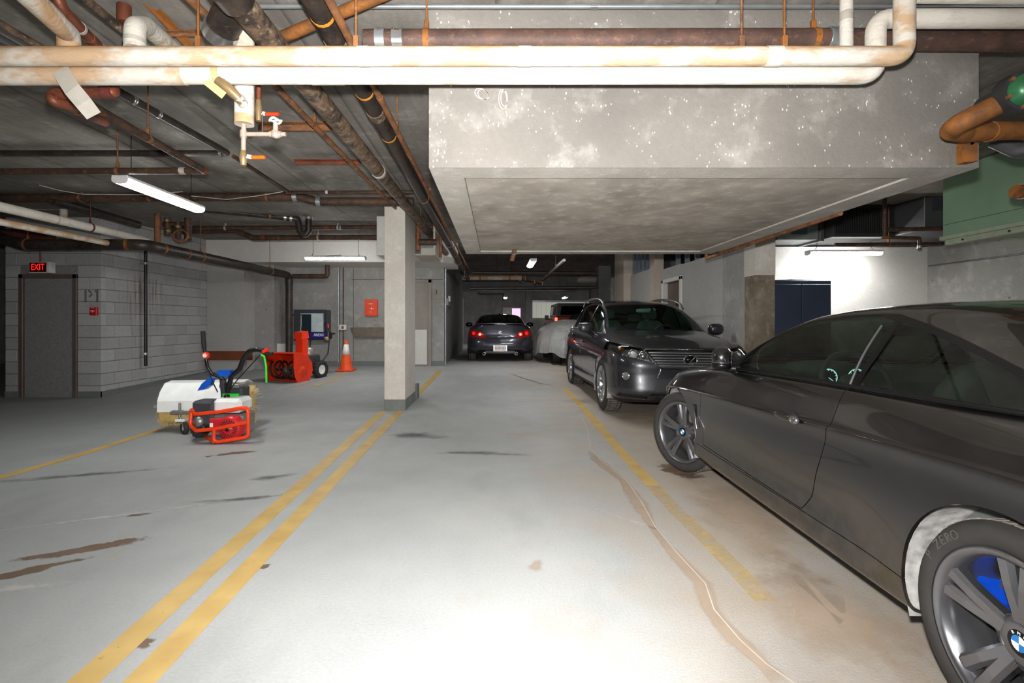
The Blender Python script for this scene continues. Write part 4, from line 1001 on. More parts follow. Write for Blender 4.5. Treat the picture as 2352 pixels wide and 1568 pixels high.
class Shell:
    """a surface patch whose faces carry region names and can be cut along any field."""
    def __init__(s, grid, tag0, vpar=None):
        nv, nu = grid.shape[:2]
        du = np.gradient(grid, axis=1); dv = np.gradient(grid, axis=0)
        nrm = np.cross(dv, du); ln = np.linalg.norm(nrm, axis=2, keepdims=True); nrm = nrm/np.maximum(ln, 1e-9)
        s.V = [tuple(v) for v in grid.reshape(-1, 3)]
        s.N = [tuple(v) for v in nrm.reshape(-1, 3)]
        vp = np.repeat(np.linspace(0, 1, nv)[:, None], nu, 1) if vpar is None else vpar
        s.U = [(float(a),) for a in vp.reshape(-1)]
        s.F = []; s.T = []
        for j in range(nv-1):
            for i in range(nu-1):
                s.F.append([j*nu+i, (j+1)*nu+i, (j+1)*nu+i+1, j*nu+i+1]); s.T.append(tag0)
    def flipn(s):
        s.N = [(-a, -b, -c) for a, b, c in s.N]; return s
    def vals(s, field):
        A = np.array(s.V); u = np.array(s.U)[:, 0]
        return field(A[:, 0], A[:, 1], A[:, 2], u)
    def cut(s, field, only, inside):
        val = s.vals(field); val = np.where(np.abs(val) < 1e-7, 1e-7, val).tolist()
        F2, T2 = [], []; mid = {}
        def vert(a, b):
            k = (a, b) if a < b else (b, a)
            if k in mid: return mid[k]
            t_ = val[a]/(val[a]-val[b])
            L_ = lambda X: tuple(p+(q-p)*t_ for p, q in zip(X[a], X[b]))
            n_ = L_(s.N); ln = math.sqrt(sum(c*c for c in n_)) or 1
            s.V.append(L_(s.V)); s.N.append(tuple(c/ln for c in n_)); s.U.append(L_(s.U))
            mid[k] = len(s.V)-1; return mid[k]
        for f, t_ in zip(s.F, s.T):
            if t_ not in only: F2.append(f); T2.append(t_); continue
            vs = [val[i] for i in f]
            if all(v > 0 for v in vs): F2.append(f); T2.append(t_); continue
            if all(v < 0 for v in vs):
                if inside: F2.append(f); T2.append(inside)
                continue
            ins, outs = [], []
            for k in range(len(f)):
                a, b = f[k], f[(k+1) % len(f)]
                (ins if val[a] < 0 else outs).append(a)
                if (val[a] < 0) != (val[b] < 0):
                    m_ = vert(a, b); ins.append(m_); outs.append(m_)
            if len(outs) > 2: F2.append(outs); T2.append(t_)
            if inside and len(ins) > 2: F2.append(ins); T2.append(inside)
        s.F, s.T = F2, T2; return s
    def surf(s, tags, y, z, xmax=99.0):
        ids = sorted({i for f, t_ in zip(s.F, s.T) if t_ in tags for i in f if s.V[i][0] < xmax})
        A = np.array([s.V[i] for i in ids]); k = ids[int(np.argmin((A[:, 1]-y)**2+(A[:, 2]-z)**2))]
        return Vector(s.V[k]), Vector(s.N[k])
    def panel(s, field, only, inside, gap=0.0028, gaptag='gap'):
        s.cut(lambda x, y, z, v: field(x, y, z, v)-gap, only, gaptag)
        s.cut(lambda x, y, z, v: field(x, y, z, v)+gap, {gaptag}, inside); return s
    def make(s, tags, name, mat, parent, side=0, flange=0.012, offset=0.0, label=None):
        """side 0: both halves in one mesh, +1 / -1: one half."""
        tags = {tags} if isinstance(tags, str) else set(tags)
        fs = [f for f, t_ in zip(s.F, s.T) if t_ in tags]
        if not fs: return None
        idx = {}; V, N = [], []
        for f in fs:
            for i in f:
                if i not in idx:
                    idx[i] = len(V); n_ = s.N[i]; v = s.V[i]
                    if abs(v[1]) < 1e-4:
                        l2 = math.hypot(n_[0], n_[2]) or 1; n_ = (n_[0]/l2, 0.0, n_[2]/l2)
                    V.append((v[0]+n_[0]*offset, v[1]+n_[1]*offset, v[2]+n_[2]*offset)); N.append(n_)
        F = [[idx[i] for i in f] for f in fs]
        nsm = len(F); smooth = [True]*nsm
        if flange > 0:
            ec = {}
            for f in F:
                for k in range(len(f)):
                    a, b = f[k], f[(k+1) % len(f)]; ec.setdefault((min(a, b), max(a, b)), []).append((a, b))
            fl_ = {}
            for k, l_ in ec.items():
                if len(l_) != 1: continue
                a, b = l_[0]
                if abs(V[a][1]) < 1e-4 and abs(V[b][1]) < 1e-4: continue
                q = []
                for i in (a, b):
                    if i not in fl_:
                        v, n_ = V[i], N[i]
                        V.append(v); N.append(n_); V.append((v[0]-n_[0]*flange, v[1]-n_[1]*flange, v[2]-n_[2]*flange)); N.append(n_)
                        fl_[i] = (len(V)-2, len(V)-1)
                    q.append(fl_[i])
                F.append([q[1][0], q[0][0], q[0][1], q[1][1]]); smooth.append(False)
        VV, NN, FF, SS = [], [], [], []
        for sg in ((1, -1) if side == 0 else (side,)):
            o = len(VV)
            VV += [(v[0], v[1]*sg, v[2]) for v in V]; NN += [(n_[0], n_[1]*sg, n_[2]) for n_ in N]
            FF += [[i+o for i in (f if sg > 0 else f[::-1])] for f in F]; SS += smooth
        me = bpy.data.meshes.new(name); me.from_pydata(VV, [], FF)
        me.polygons.foreach_set('use_smooth', SS); me.update()
        nl = []
        for p in me.polygons:
            for vi in p.vertices: nl.append(NN[vi] if SS[p.index] else tuple(p.normal))
        me.normals_split_custom_set(nl)
        me.materials.append(M[mat]); o = bpy.data.objects.new(name, me); COL.objects.link(o); o.parent = parent
        if label: o['label'] = label
        return o
def body_grid(plan, rows, nu=190, sub=6):
    pl = catmull(plan, 40); d = np.r_[0, np.cumsum(np.linalg.norm(np.diff(pl, axis=0), axis=1))]
    uu = np.linspace(0, d[-1], nu)
    x = np.interp(uu, d, pl[:, 0]); y = np.interp(uu, d, pl[:, 1]); y[0] = y[-1] = 0
    L_ = plan[-1][0]; W_ = max(p[1] for p in plan); R_ = []
    for r in rows:
        wf = np.clip(1-x/0.9, 0, 1)**2; wr = np.clip(1-(L_-x)/0.9, 0, 1)**2
        xx = x + r.get('fx', 0)*wf - r.get('rx', 0)*wr
        k = r['k'] if 'k' in r else 1 - (pchip(r['ins'])(xx) if isinstance(r['ins'], list) else r['ins'])/W_
        zz = pchip(r['z'])(xx)
        R_.append(np.stack([xx, y*k, zz], 1))
    return catmull(np.array(R_), sub)
def bspline(ctrl, n):
    """clamped cubic B-spline through control points (m, d) at n params."""
    C = np.asarray(ctrl, float); m = len(C); deg = 3
    kn = np.r_[[0]*deg, np.linspace(0, 1, m-deg+1), [1]*deg]
    out = []
    for t_ in np.linspace(0, 1, n):
        t_ = min(t_, 1-1e-9); k = np.searchsorted(kn, t_, 'right')-1
        d = [C[j+k-deg].copy() for j in range(deg+1)]
        for r in range(1, deg+1):
            for j in range(deg, r-1, -1):
                a = (t_-kn[j+k-deg])/(kn[j+1+k-r]-kn[j+k-deg]); d[j] = (1-a)*d[j-1]+a*d[j]
        out.append(d[deg])
    return np.array(out)
def cabin_grid(x0, x1, yb, zb, zr, slope, crown=0.045, nu=130, nv=40, round_=0.5):
    """yb, zb: base half width and height, zr: roof line, slope: tumblehome."""
    X = x0 + (x1-x0)*(0.5-0.5*np.cos(np.linspace(0, PI, nu))); rows = []
    for x in X:
        b, z0, z1 = float(yb(x)), float(zb(x)), float(zr(x)); h = max(z1-z0, 0.004)
        c_ = b - slope*h; c_ = max(c_, 0.3)
        zc = z0 + h*(1-min(crown/h, 0.35))
        ctrl = [(b, z0), (b+(c_-b)*0.4, z0+(zc-z0)*0.45), (b+(c_-b)*0.8, z0+(zc-z0)*0.86), (c_-0.01, zc+0.004), (c_*0.82, z0+(zc-z0)+(z1-zc)*0.55), (c_*0.45, z1-(z1-zc)*0.10), (0, z1)]
        sp_ = bspline(ctrl, nv); rows.append(np.c_[np.full(nv, x), sp_])
    return np.transpose(np.array(rows), (1, 0, 2))
# ---- vehicle materials
def carpaint(name, c, dust=(150, 140, 128), amt=0.25, metal=0.55):
    t = NT(name); col = srgb(c)
    base = t.mix(t.noise(900, 1, lo=0.3, hi=0.7), tuple(x*0.8 for x in col[:3])+(1,), tuple(x*1.25 for x in col[:3])+(1,))
    sx = t.n('ShaderNodeSeparateXYZ'); t.l(t.tc.outputs['Object'], sx.inputs[0])
    low = t.n('ShaderNodeMapRange'); low.inputs[1].default_value = 0.55; low.inputs[2].default_value = 0.2; t.l(sx.outputs[2], low.inputs[0])
    d1 = t.math('MULTIPLY', t.noise(3.5, 6, 0.65, lo=0.45, hi=0.8), amt*0.25)
    d2 = t.math('MULTIPLY', t.math('MULTIPLY', low.outputs[0], t.noise(14, 6, 0.75, lo=0.35, hi=0.7)), amt*1.6)
    sp_ = t.math('MULTIPLY', t.noise(160, 3, 0.7, lo=0.66, hi=0.74), amt*1.2)
    dm = t.math('ADD', t.math('ADD', d1, d2), sp_, True)
    t.set(t.mix(dm, base, srgb(dust)), 0.38, metal)
    t.l(t.math('ADD', t.math('MULTIPLY', dm, 0.5), 0.30), t.b.inputs['Roughness'])
    t.b.inputs['Coat Weight'].default_value = 1.0
    t.l(t.math('ADD', t.math('MULTIPLY', dm, 0.45), 0.02), t.b.inputs['Coat Roughness'])
carpaint('paint_charcoal', (21, 19, 18), amt=0.09, metal=0.35)
carpaint('paint_graphite', (46, 47, 52), amt=0.10, metal=0.45)
carpaint('paint_slate', (60, 60, 70), amt=0.12)
carpaint('paint_red', (150, 22, 16), amt=0.1, metal=0.1)
def glass(name, tint, refl=0.6):
    m_ = bpy.data.materials.new(name); m_.use_nodes = True; nt = m_.node_tree; nt.nodes.clear(); M[name] = m_
    o = nt.nodes.new('ShaderNodeOutputMaterial'); mx = nt.nodes.new('ShaderNodeMixShader'); tr = nt.nodes.new('ShaderNodeBsdfTransparent'); gl = nt.nodes.new('ShaderNodeBsdfGlossy'); fr = nt.nodes.new('ShaderNodeFresnel')
    tr.inputs[0].default_value = tint; gl.inputs['Roughness'].default_value = 0.02; fr.inputs[0].default_value = 1.5
    mu = nt.nodes.new('ShaderNodeMath'); mu.operation = 'MULTIPLY'; mu.inputs[1].default_value = refl*1.6; mu.use_clamp = True
    nt.links.new(fr.outputs[0], mu.inputs[0]); nt.links.new(mu.outputs[0], mx.inputs[0]); nt.links.new(tr.outputs[0], mx.inputs[1]); nt.links.new(gl.outputs[0], mx.inputs[2]); nt.links.new(mx.outputs[0], o.inputs[0])
glass('glass_green', (0.70, 0.93, 0.80, 1)); glass('glass_dark', (0.3, 0.38, 0.34, 1)); glass('glass_clear', (0.9, 0.92, 0.92, 1)); glass('glass_shade', (0.22, 0.52, 0.48, 1))
plain('trim_black', (9, 9, 10), 0.3, 0.0, 0.05, **{'Specular_IOR_Level': 0.3})
plain('trim_matte', (26, 26, 27), 0.6)
plain('tire_rubber', (44, 42, 40), 0.8, scale=20)
plain('tire_dusty', (108, 100, 92), 0.9, scale=25, var=0.3)
plain('rim_grey', (126, 126, 130), 0.26, 0.85, scale=4)
plain('rim_silver', (188, 190, 194), 0.22, 0.9, scale=4)
plain('rim_dark', (92, 92, 95), 0.4, 0.7)  # darker rim grey, also on lug nuts and grille slats
plain('brake_disc', (150, 142, 132), 0.45, 0.6, scale=12)
plain('caliper_blue', (14, 70, 190), 0.3)
plain('caliper_grey', (120, 118, 116), 0.5, 0.5)
plain('liner_dust', (150, 148, 146), 0.95, scale=16, var=0.4)
plain('liner_dark', (24, 24, 25), 0.9)
plain('emblem_blue', (20, 120, 200), 0.25); plain('emblem_white', (235, 236, 238), 0.25)
plain('interior_dark', (84, 88, 87), 0.55); plain('interior_grey', (170, 176, 174), 0.55); plain('interior_pale', (168, 176, 170), 0.7)
emis('gauge_glow', (170, 225, 225), 0.7)
plain('lamp_lens', (236, 240, 244), 0.06, 0.45); plain('lamp_amber', (214, 150, 90), 0.12, 0.6); plain('lamp_body', (176, 178, 182), 0.22, 0.85)
plain('tail_red', (150, 10, 12), 0.15, **{'Coat_Weight': 1.0}); plain('plate_white', (228, 226, 226), 0.4); plain('plate_red', (196, 50, 40), 0.5)
plain('mirror_glass', (200, 206, 214), 0.03, 1.0)
# ---- wheels
def on_face(a, r, yo):      # frame on a wheel face: letters read clockwise, tops outward
    c_, s_ = math.cos(a), math.sin(a)
    return Matrix(((-s_, c_, 0, r*c_), (0, 0, 1, yo), (c_, s_, 0, r*s_), (0, 0, 0, 1)))
def wheel(parent, c, side, R_, wd, rr, style, rim, steer=0.0, caliper=None, emblem=None, tread='tire_dusty', text=None):
    """axle along y, outer face to +y before turning; side +1 is the car's right."""
    b = wd/2; k = rr
    prof = [(k-0.006, b*0.78), (k+0.008, b*0.95), (k+0.02, b*1.0), (k+(R_-k)*0.30, b*1.06), (k+(R_-k)*0.55, b*1.08), (k+(R_-k)*0.8, b*1.0), (R_-0.012, b*0.92), (R_, b*0.78)]
    for g in (0.42, 0.12, -0.12, -0.42):
        prof += [(R_, b*(g+0.05)), (R_-0.009, b*(g+0.04)), (R_-0.009, b*(g-0.04)), (R_, b*(g-0.05))]
    prof += [(R_, -b*0.78), (R_-0.012, -b*0.92), (k+(R_-k)*0.6, -b*1.05), (k, -b*0.9)]
    w_ = MB().lathe(prof, (0, 0, 0), 'y', 56).build('wheel', 'tire_rubber', parent)
    w_.location = c; w_.rotation_euler = (0, 0, (0 if side > 0 else PI) + steer)
    mb = MB(); nb = 60
    for q in range(nb):
        a = 2*PI*q/nb
        for g in (-0.62, -0.27, 0.0, 0.27, 0.62):
            y0, y1 = b*(g-0.13), b*(g+0.13); sk = 0.014*abs(g)
            vs = []
            for rd in (R_-0.004, R_+0.004):
                for aa, yy_ in ((a-0.036+sk, y0), (a+0.030+sk, y0), (a+0.036-sk, y1), (a-0.030-sk, y1)):
                    vs.append((rd*math.cos(aa), yy_, rd*math.sin(aa)))
            mb.add(vs, [(0, 1, 2, 3), (4, 7, 6, 5), (0, 4, 5, 1), (1, 5, 6, 2), (2, 6, 7, 3), (3, 7, 4, 0)])
    mb.build('tread_block', tread, w_)
    MB().lathe([(k-0.008, b*0.80), (k+0.012, b*0.97), (k+0.014, b*1.01), (k+0.004, b*1.02), (k-0.012, b*0.93), (k-0.022, b*0.60), (k-0.03, b*0.2), (k-0.045, -b*0.3), (k-0.02, -b*0.85)], (0, 0, 0), 'y', 56).build('rim', rim, w_)
    def spoke(a, w0, w1, y0, y1, r0, r1, name='spoke', skew=0.0):
        """bar from hub r0 to rim r1, faces outward, bevelled."""
        vs = []; d = Vector((math.cos(a), 0, math.sin(a))); p = Vector((-math.sin(a), 0, math.cos(a))); o = Vector((0, 1, 0))
        for r_, w__, yt, sk in ((r0, w0, y0, 0), ((r0*0.45+r1*0.55), (w0+w1)/2*0.9, (y0*0.5+y1*0.5)+0.006, skew*0.6), (r1, w1, y1, skew)):
            for x_, dep in ((-1, 0.012), (-0.55, 0), (0.55, 0), (1, 0.012), (0.8, 0.045), (-0.8, 0.045)):
                vs.append(d*r_ + p*(x_*w__/2+sk) + o*(yt-dep))
        fs = []
        for s_ in (0, 6):
            for q in range(6): fs.append((s_+q, s_+(q+1) % 6, s_+6+(q+1) % 6, s_+6+q))
        fs += [(0, 1, 2, 3, 4, 5), (17, 16, 15, 14, 13, 12)]
        return MB().add(vs, fs).build(name, rim, w_)
    if style == 'twin5':
        for q in range(5):
            a = 2*PI*q/5 + 0.32
            for s_ in (-1, 1): spoke(a+s_*0.105, 0.046, 0.052, b*0.70, b*0.90, 0.055, k-0.004, skew=s_*0.010)
            MB().prism([(math.cos(a+da)*r_, math.sin(a+da)*r_) for da, r_ in ((-0.5, 0.05), (-0.30, 0.105), (0.30, 0.105), (0.5, 0.05))], b*0.45, b*0.68, 'y').build('spoke_root', rim, w_)
    elif style == 'ten':
        for q in range(10):
            a = 2*PI*q/10 + 0.15; spoke(a, 0.034, 0.052 if q % 2 else 0.044, b*0.66, b*0.90, 0.05, k-0.004)
    else:
        for q in range(5): spoke(2*PI*q/5, 0.06, 0.08, b*0.6, b*0.85, 0.05, k-0.004)
    MB().lathe([(0.0, b*0.72), (0.05, b*0.72), (0.066, b*0.68), (0.08, b*0.55), (0.085, b*0.2)], (0, 0, 0), 'y', 28).build('hub', rim, w_)
    mb = MB()
    for q in range(5):
        a = 2*PI*q/5 + 0.32 + PI/5; mb.lathe([(0.0, b*0.56), (0.008, b*0.56), (0.014, b*0.66), (0.015, b*0.4)], (0.062*math.cos(a), 0, 0.062*math.sin(a)), 'y', 8)
    mb.build('lug_nut', 'rim_dark', w_)
    MB().lathe([(0.07, -0.01), (k-0.06, -0.01), (k-0.06, -0.035), (0.07, -0.035)], (0, 0, 0), 'y', 40).build('brake_disc', 'brake_disc', w_)
    if caliper:
        mb = MB(); pr = []
        for q in range(9): a = 0.05+q*0.055; pr.append((math.cos(a)*(k-0.03), math.sin(a)*(k-0.03)))
        for q in range(8, -1, -1): a = 0.05+q*0.055; pr.append((math.cos(a)*(k-0.125), math.sin(a)*(k-0.125)))
        mb.prism(pr, -0.05, 0.028, 'y').build('brake_caliper', caliper, w_)
    if emblem == 'roundel':
        MB().lathe([(0.0, b*0.735), (0.032, b*0.735), (0.036, b*0.72), (0.036, b*0.6)], (0, 0, 0), 'y', 28).build('hub_emblem', 'trim_black', w_)
        for nm, m_, st in (('emblem_blue', 'emblem_blue', 0), ('emblem_white', 'emblem_white', 1)):
            mb = MB()
            for q in (0, 2):
                a0 = (q+st)*PI/2; n_ = 7
                vs = [(0, b*0.735+0.0012, 0)]+[(0.022*math.cos(a0+PI/2*i/n_), b*0.735+0.0012, 0.022*math.sin(a0+PI/2*i/n_)) for i in range(n_+1)]
                mb.add(vs, [(0, i+1, i+2) for i in range(n_)])
            mb.build(nm, m_, w_)
        if text is not None:
            for ch, a in (('B', 0.94), ('M', 1.57), ('W', 2.2)):
                tm = text_mb(ch, 0.012, 0.0005); tm.xf(on_face(a, 0.0288, b*0.735+0.0012)); tm.build('emblem_letter', 'emblem_white', w_)
    else:
        MB().lathe([(0.0, b*0.73), (0.026, b*0.73), (0.03, b*0.70), (0.03, b*0.6)], (0, 0, 0), 'y', 20).build('hub_emblem', 'rim_silver', w_)
    if text:
        rt = k+(R_-k)*0.52
        for i, ch in enumerate(text):
            if ch == ' ': continue
            a = 0.49 + i*0.098
            tm = text_mb(ch, (R_-k)*0.46, 0.0012)
            tm.xf(on_face(a, rt, b*1.078))
            tm.build('tire_letter', 'tire_letter', w_)
    return w_
plain('tire_letter', (70, 66, 62), 0.7)
def liner(parent, x, z, r, y0, y1, side, mat):
    mb = MB(); mb.lathe([(r, side*y1), (r, side*y0), (0.02, side*y0)], (x, 0, z), 'y', 28, True, -0.35, PI+0.35)
    return mb.build('wheel_liner', mat, parent)
def ellipsoid(mb, c, rx, ry, rz, n=16, m=10, ex=1.0):
    vs = []; fs = []
    for i in range(m+1):
        a = -PI/2+PI*i/m
        for j in range(n):
            b = 2*PI*j/n
            f = lambda t_: math.copysign(abs(t_)**ex, t_)
            vs.append((c[0]+rx*f(math.cos(a))*f(math.cos(b)), c[1]+ry*f(math.cos(a))*f(math.sin(b)), c[2]+rz*f(math.sin(a))))
    for i in range(m):
        for j in range(n): fs.append((i*n+j, i*n+(j+1) % n, (i+1)*n+(j+1) % n, (i+1)*n+j))
    return mb.add(vs, fs, True)
def seat(parent, x, y, z, w_=0.5, lean=0.35, mat='interior_dark', head='interior_grey', hr=True):
    """faces the front (-x)."""
    o = MB()
    ellipsoid(o, (x, y, z), 0.27, w_/2, 0.10, ex=0.45); o = o.build('seat_cushion', mat, parent)
    mb = MB(); ellipsoid(mb, (0, 0, 0.30), 0.075, w_/2, 0.34, ex=0.5)
    mb.xf(Matrix.Translation((x+0.24, y, z+0.02)) @ Matrix.Rotation(lean, 4, 'Y')); mb.build('seat_back', mat, parent)
    if hr:
        mb = MB(); ellipsoid(mb, (0, 0, 0.75), 0.055, 0.13, 0.085, ex=0.55); mb.xf(Matrix.Translation((x+0.24, y, z+0.02)) @ Matrix.Rotation(lean, 4, 'Y')); mb.build('headrest', head, parent)
        mb = MB()
        for s_ in (-1, 1): mb.tube([(0, s_*0.06, 0.58), (0, s_*0.06, 0.70)], 0.007, 6)
        mb.xf(Matrix.Translation((x+0.24, y, z+0.02)) @ Matrix.Rotation(lean, 4, 'Y')); mb.build('headrest_post', 'chrome', parent)
def steering(parent, x, y, z, emb=False, tilt=0.42):
    T_ = Matrix.Translation((x, y, z)) @ Matrix.Rotation(-tilt, 4, 'Y')
    mb = MB(); mb.tube([(0, 0.185*math.cos(a), 0.185*math.sin(a)) for a in [k*PI/16 for k in range(33)]], 0.016, 8, caps=False)
    w_ = mb.xf(T_).build('steering_wheel', 'interior_dark', parent)
    mb = MB(); ellipsoid(mb, (-0.02, 0, 0), 0.04, 0.075, 0.065, ex=0.7); mb.box(-0.03, -0.01, -0.18, 0.18, -0.015, 0.02, 0.005); mb.box(-0.03, -0.01, -0.02, 0.02, -0.18, 0, 0.005)
    mb.xf(T_).build('wheel_hub', 'interior_dark', w_)
    if emb:
        for nm, m_, st in (('emblem_blue', 'emblem_blue', 0), ('emblem_white', 'emblem_white', 1)):
            mb = MB()
            for q in (0, 2):
                a0 = (q+st)*PI/2; vs = [(0.024, 0, 0)]+[(0.024, 0.022*math.cos(a0+PI/2*i/6), 0.022*math.sin(a0+PI/2*i/6)) for i in range(7)]
                mb.add(vs, [(0, i+1, i+2) for i in range(6)])
            mb.xf(T_).build(nm, m_, w_)
# ================================================================ power broom in the left bay
plain('frame_orange', (240, 64, 18), 0.35); plain('engine_red', (196, 34, 44), 0.35); plain('engine_metal', (150, 148, 144), 0.4, 0.6, scale=30)
plain('poly_white', (232, 234, 232), 0.5, scale=3); plain('plastic_blue', (18, 84, 190), 0.35); plain('strap_green', (40, 214, 50), 0.5)
plain('bristle_tan', (204, 176, 112), 0.8, scale=3, var=0.3); plain('bristle_grey', (188, 184, 178), 0.7); plain('airbox', (58, 60, 66), 0.5); plain('lever_red', (238, 40, 24), 0.4)
plain('blower_orange', (232, 56, 20), 0.35, scale=3); plain('auger_dark', (40, 32, 28), 0.6); plain('console_blue', (36, 28, 130), 0.35); plain('cone_orange', (242, 84, 24), 0.5); plain('cone_white', (244, 243, 240), 0.35)
pb = thing('power_broom', 'walk-behind power broom with a red engine cage and white brush hood', 'sweeper', tuple(G(500, 1000)))
def pipeb(name, pix, r, mat, fil=0.03, n=10, par=pb): return MB().tube([P(*p) for p in pix], r, n, fil).build(name, mat, par, True)
# brush: tan core with thin bristles standing out of its ends
A, B = P(384, 938, 5.88), P(577, 930, 6.02); A[2] = B[2] = 0.262
MB().tube([A, B], 0.20, 28).build('brush', 'bristle_tan', pb, True)
mb = MB(); rr = random.Random(5); ax = (B-A).normalized(); n1 = ax.cross(Vector((0, 0, 1))).normalized(); n2 = ax.cross(n1)
for k in range(2600):
    s_ = rr.random() if k % 3 else (rr.choice((rr.uniform(-0.01, 0.04), rr.uniform(0.96, 1.01))))
    a = rr.uniform(0, 2*PI); c_ = A.lerp(B, s_); d = n1*math.cos(a)+n2*math.sin(a)
    out = 0.245+rr.uniform(-0.02, 0.015); lean = ax*((-1 if s_ < 0.05 else 1 if s_ > 0.95 else rr.uniform(-1, 1))*rr.uniform(0.0, 0.05))
    p0 = c_+d*0.16; p1 = c_+d*out+lean; sd = ax*0.004
    if p1[2] < 0.004: p1[2] = 0.004
    mb.add([p0-sd, p0+sd, p1], [(0, 1, 2)])
o = mb.build('bristles', 'bristle_tan', pb, True); o['kind'] = 'stuff'
mb = MB()
for k in range(90):
    e = A if k % 2 else B; a = rr.uniform(0, 2*PI); d = n1*math.cos(a)+n2*math.sin(a); o_ = ax*(-1 if k % 2 else 1)
    p0 = e+d*rr.uniform(0.05, 0.2); p1 = p0+d*0.05+o_*rr.uniform(0.03, 0.08); p1[2] = max(p1[2], 0.005)
    mb.tube([p0, p1], 0.0018, 4)
o = mb.build('bristle_ends', 'bristle_grey', pb, True); o['kind'] = 'stuff'
# white hood wrapped over the brush
hv = []; hf = []; sec = [(-0.16, -0.03), (-0.275, -0.02), (-0.27, 0.10), (-0.21, 0.20), (-0.10, 0.285), (0.06, 0.30), (0.22, 0.25)]
A2, B2 = A+ax*0.02, B-ax*0.05
for e in (A2, B2):
    for q in range(2):
        for yy, zz in sec:
            sc = 1.0 if q == 0 else 0.965; hv.append(e - n1*(-yy*sc)*(-1 if n1[1] < 0 else 1) + Vector((0, 0, zz*sc)))
m_ = len(sec)
for i in range(m_-1):
    hf += [(i, i+1, 2*m_+i+1, 2*m_+i), (m_+i, 3*m_+i, 3*m_+i+1, m_+i+1), (i, m_+i, m_+i+1, i+1), (2*m_+i, 2*m_+i+1, 3*m_+i+1, 3*m_+i)]
hf += [(0, 2*m_, 3*m_, m_), (m_-1, 2*m_-1, 4*m_-1, 3*m_-1)]
MB().add(hv, hf).build('brush_hood', 'poly_white', pb, True)
MB().tube([P(392, 948, 5.62), P(450, 946, 5.6)], 0.02, 8).box(P(396, 0, 5.62)[0], P(418, 0, 5.62)[0], 5.6, 5.66, P(0, 952, 5.62)[2], P(0, 942, 5.62)[2], 0.004).build('hood_bracket', 'engine_metal', pb, True)
# caster
cs = MB().lathe([(0.03, 0.022), (0.06, 0.024), (0.068, 0.014), (0.068, -0.014), (0.06, -0.024), (0.03, -0.022)], (0, 0, 0), 'x', 24).build('caster_wheel', 'tire_rubber', pb)
cs.location = pb.matrix_basis.inverted() @ Vector((P(424, 0, 5.6)[0], 5.6, 0.068)); cs.rotation_euler = (0, 0, 0.9)
MB().lathe([(0.0, 0.018), (0.032, 0.02), (0.034, 0.0), (0.032, -0.02), (0, -0.018)], (0, 0, 0), 'x', 18).build('caster_hub', 'poly_white', cs)
pipeb('caster_fork', [(413, 925, 5.62), (413, 958, 5.62), (418, 968, 5.6), (424, 982, 5.57)], 0.014, 'engine_metal', 0.02)
MB().box(P(404, 0, 5.6)[0], P(426, 0, 5.6)[0], 5.58, 5.66, P(0, 968, 5.6)[2], P(0, 962, 5.6)[2], 0.003).build('caster_plate', 'poly_white', pb, True)
# engine
yE = 5.36
def ebox(name, x0, x1, y0, y1, py0, py1, mat, bev=0.02):
    return MB().box(P(x0, 0, yE)[0], P(x1, 0, yE)[0], y0, y1, P(0, py1, yE)[2], P(0, py0, yE)[2], bev).build(name, mat, pb, True)
ebox('engine_block', 488, 560, 5.33, 5.62, 950, 1000, 'engine_metal', 0.02)
ebox('air_filter', 447, 496, 5.30, 5.52, 919, 976, 'airbox', 0.025)
MB().lathe([(0.0, 0.0), (0.05, 0.004), (0.055, 0.03)], (P(456, 0, 5.3)[0], 5.27, P(0, 968, 5.3)[2]), 'y', 18).build('choke_knob', 'engine_metal', pb, True)
ebox('fuel_tank', 494, 559, 5.30, 5.58, 914, 947, 'poly_white', 0.035)
MB().lathe([(0.0, 0.03), (0.028, 0.028), (0.03, 0.0)], tuple(P(521, 912, 5.42)), 'z', 16).build('fuel_cap', 'black_plastic', pb, True)
rc = P(531, 982, 5.29)
rs_ = MB().lathe([(0.0, -0.075), (0.028, -0.075), (0.034, -0.06), (0.05, -0.062), (0.10, -0.055), (0.112, -0.05), (0.128, -0.02), (0.135, 0.03)], tuple(rc), 'y', 32).build('recoil_cover', 'engine_red', pb, True)
mb = MB()
for q in range(22):
    a = 2*PI*q/22; d = Vector((math.cos(a), 0, math.sin(a))); mb.tube([rc+d*0.055+Vector((0, -0.061, 0)), rc+d*0.095+Vector((0, -0.058, 0))], 0.005, 4)
mb.build('vent_slot', 'auger_dark', pb, True).parent = rs_
MB().lathe([(0.0, -0.082), (0.022, -0.08), (0.026, -0.07)], tuple(rc), 'y', 14).build('recoil_hub', 'black_plastic', pb, True)
ebox('fan_shroud', 488, 530, 5.29, 5.34, 958, 990, 'engine_red', 0.01)
ebox('switch_label', 491, 498, 5.284, 5.288, 968, 977, 'poly_white', 0.0)
ebox('gear_case', 482, 534, 5.55, 5.75, 893, 925, 'airbox', 0.02)
ebox('console_trim', 494, 530, 5.50, 5.54, 908, 915, 'strap_green', 0.004)
ebox('console_top', 486, 532, 5.50, 5.70, 886, 895, 'engine_metal', 0.006)
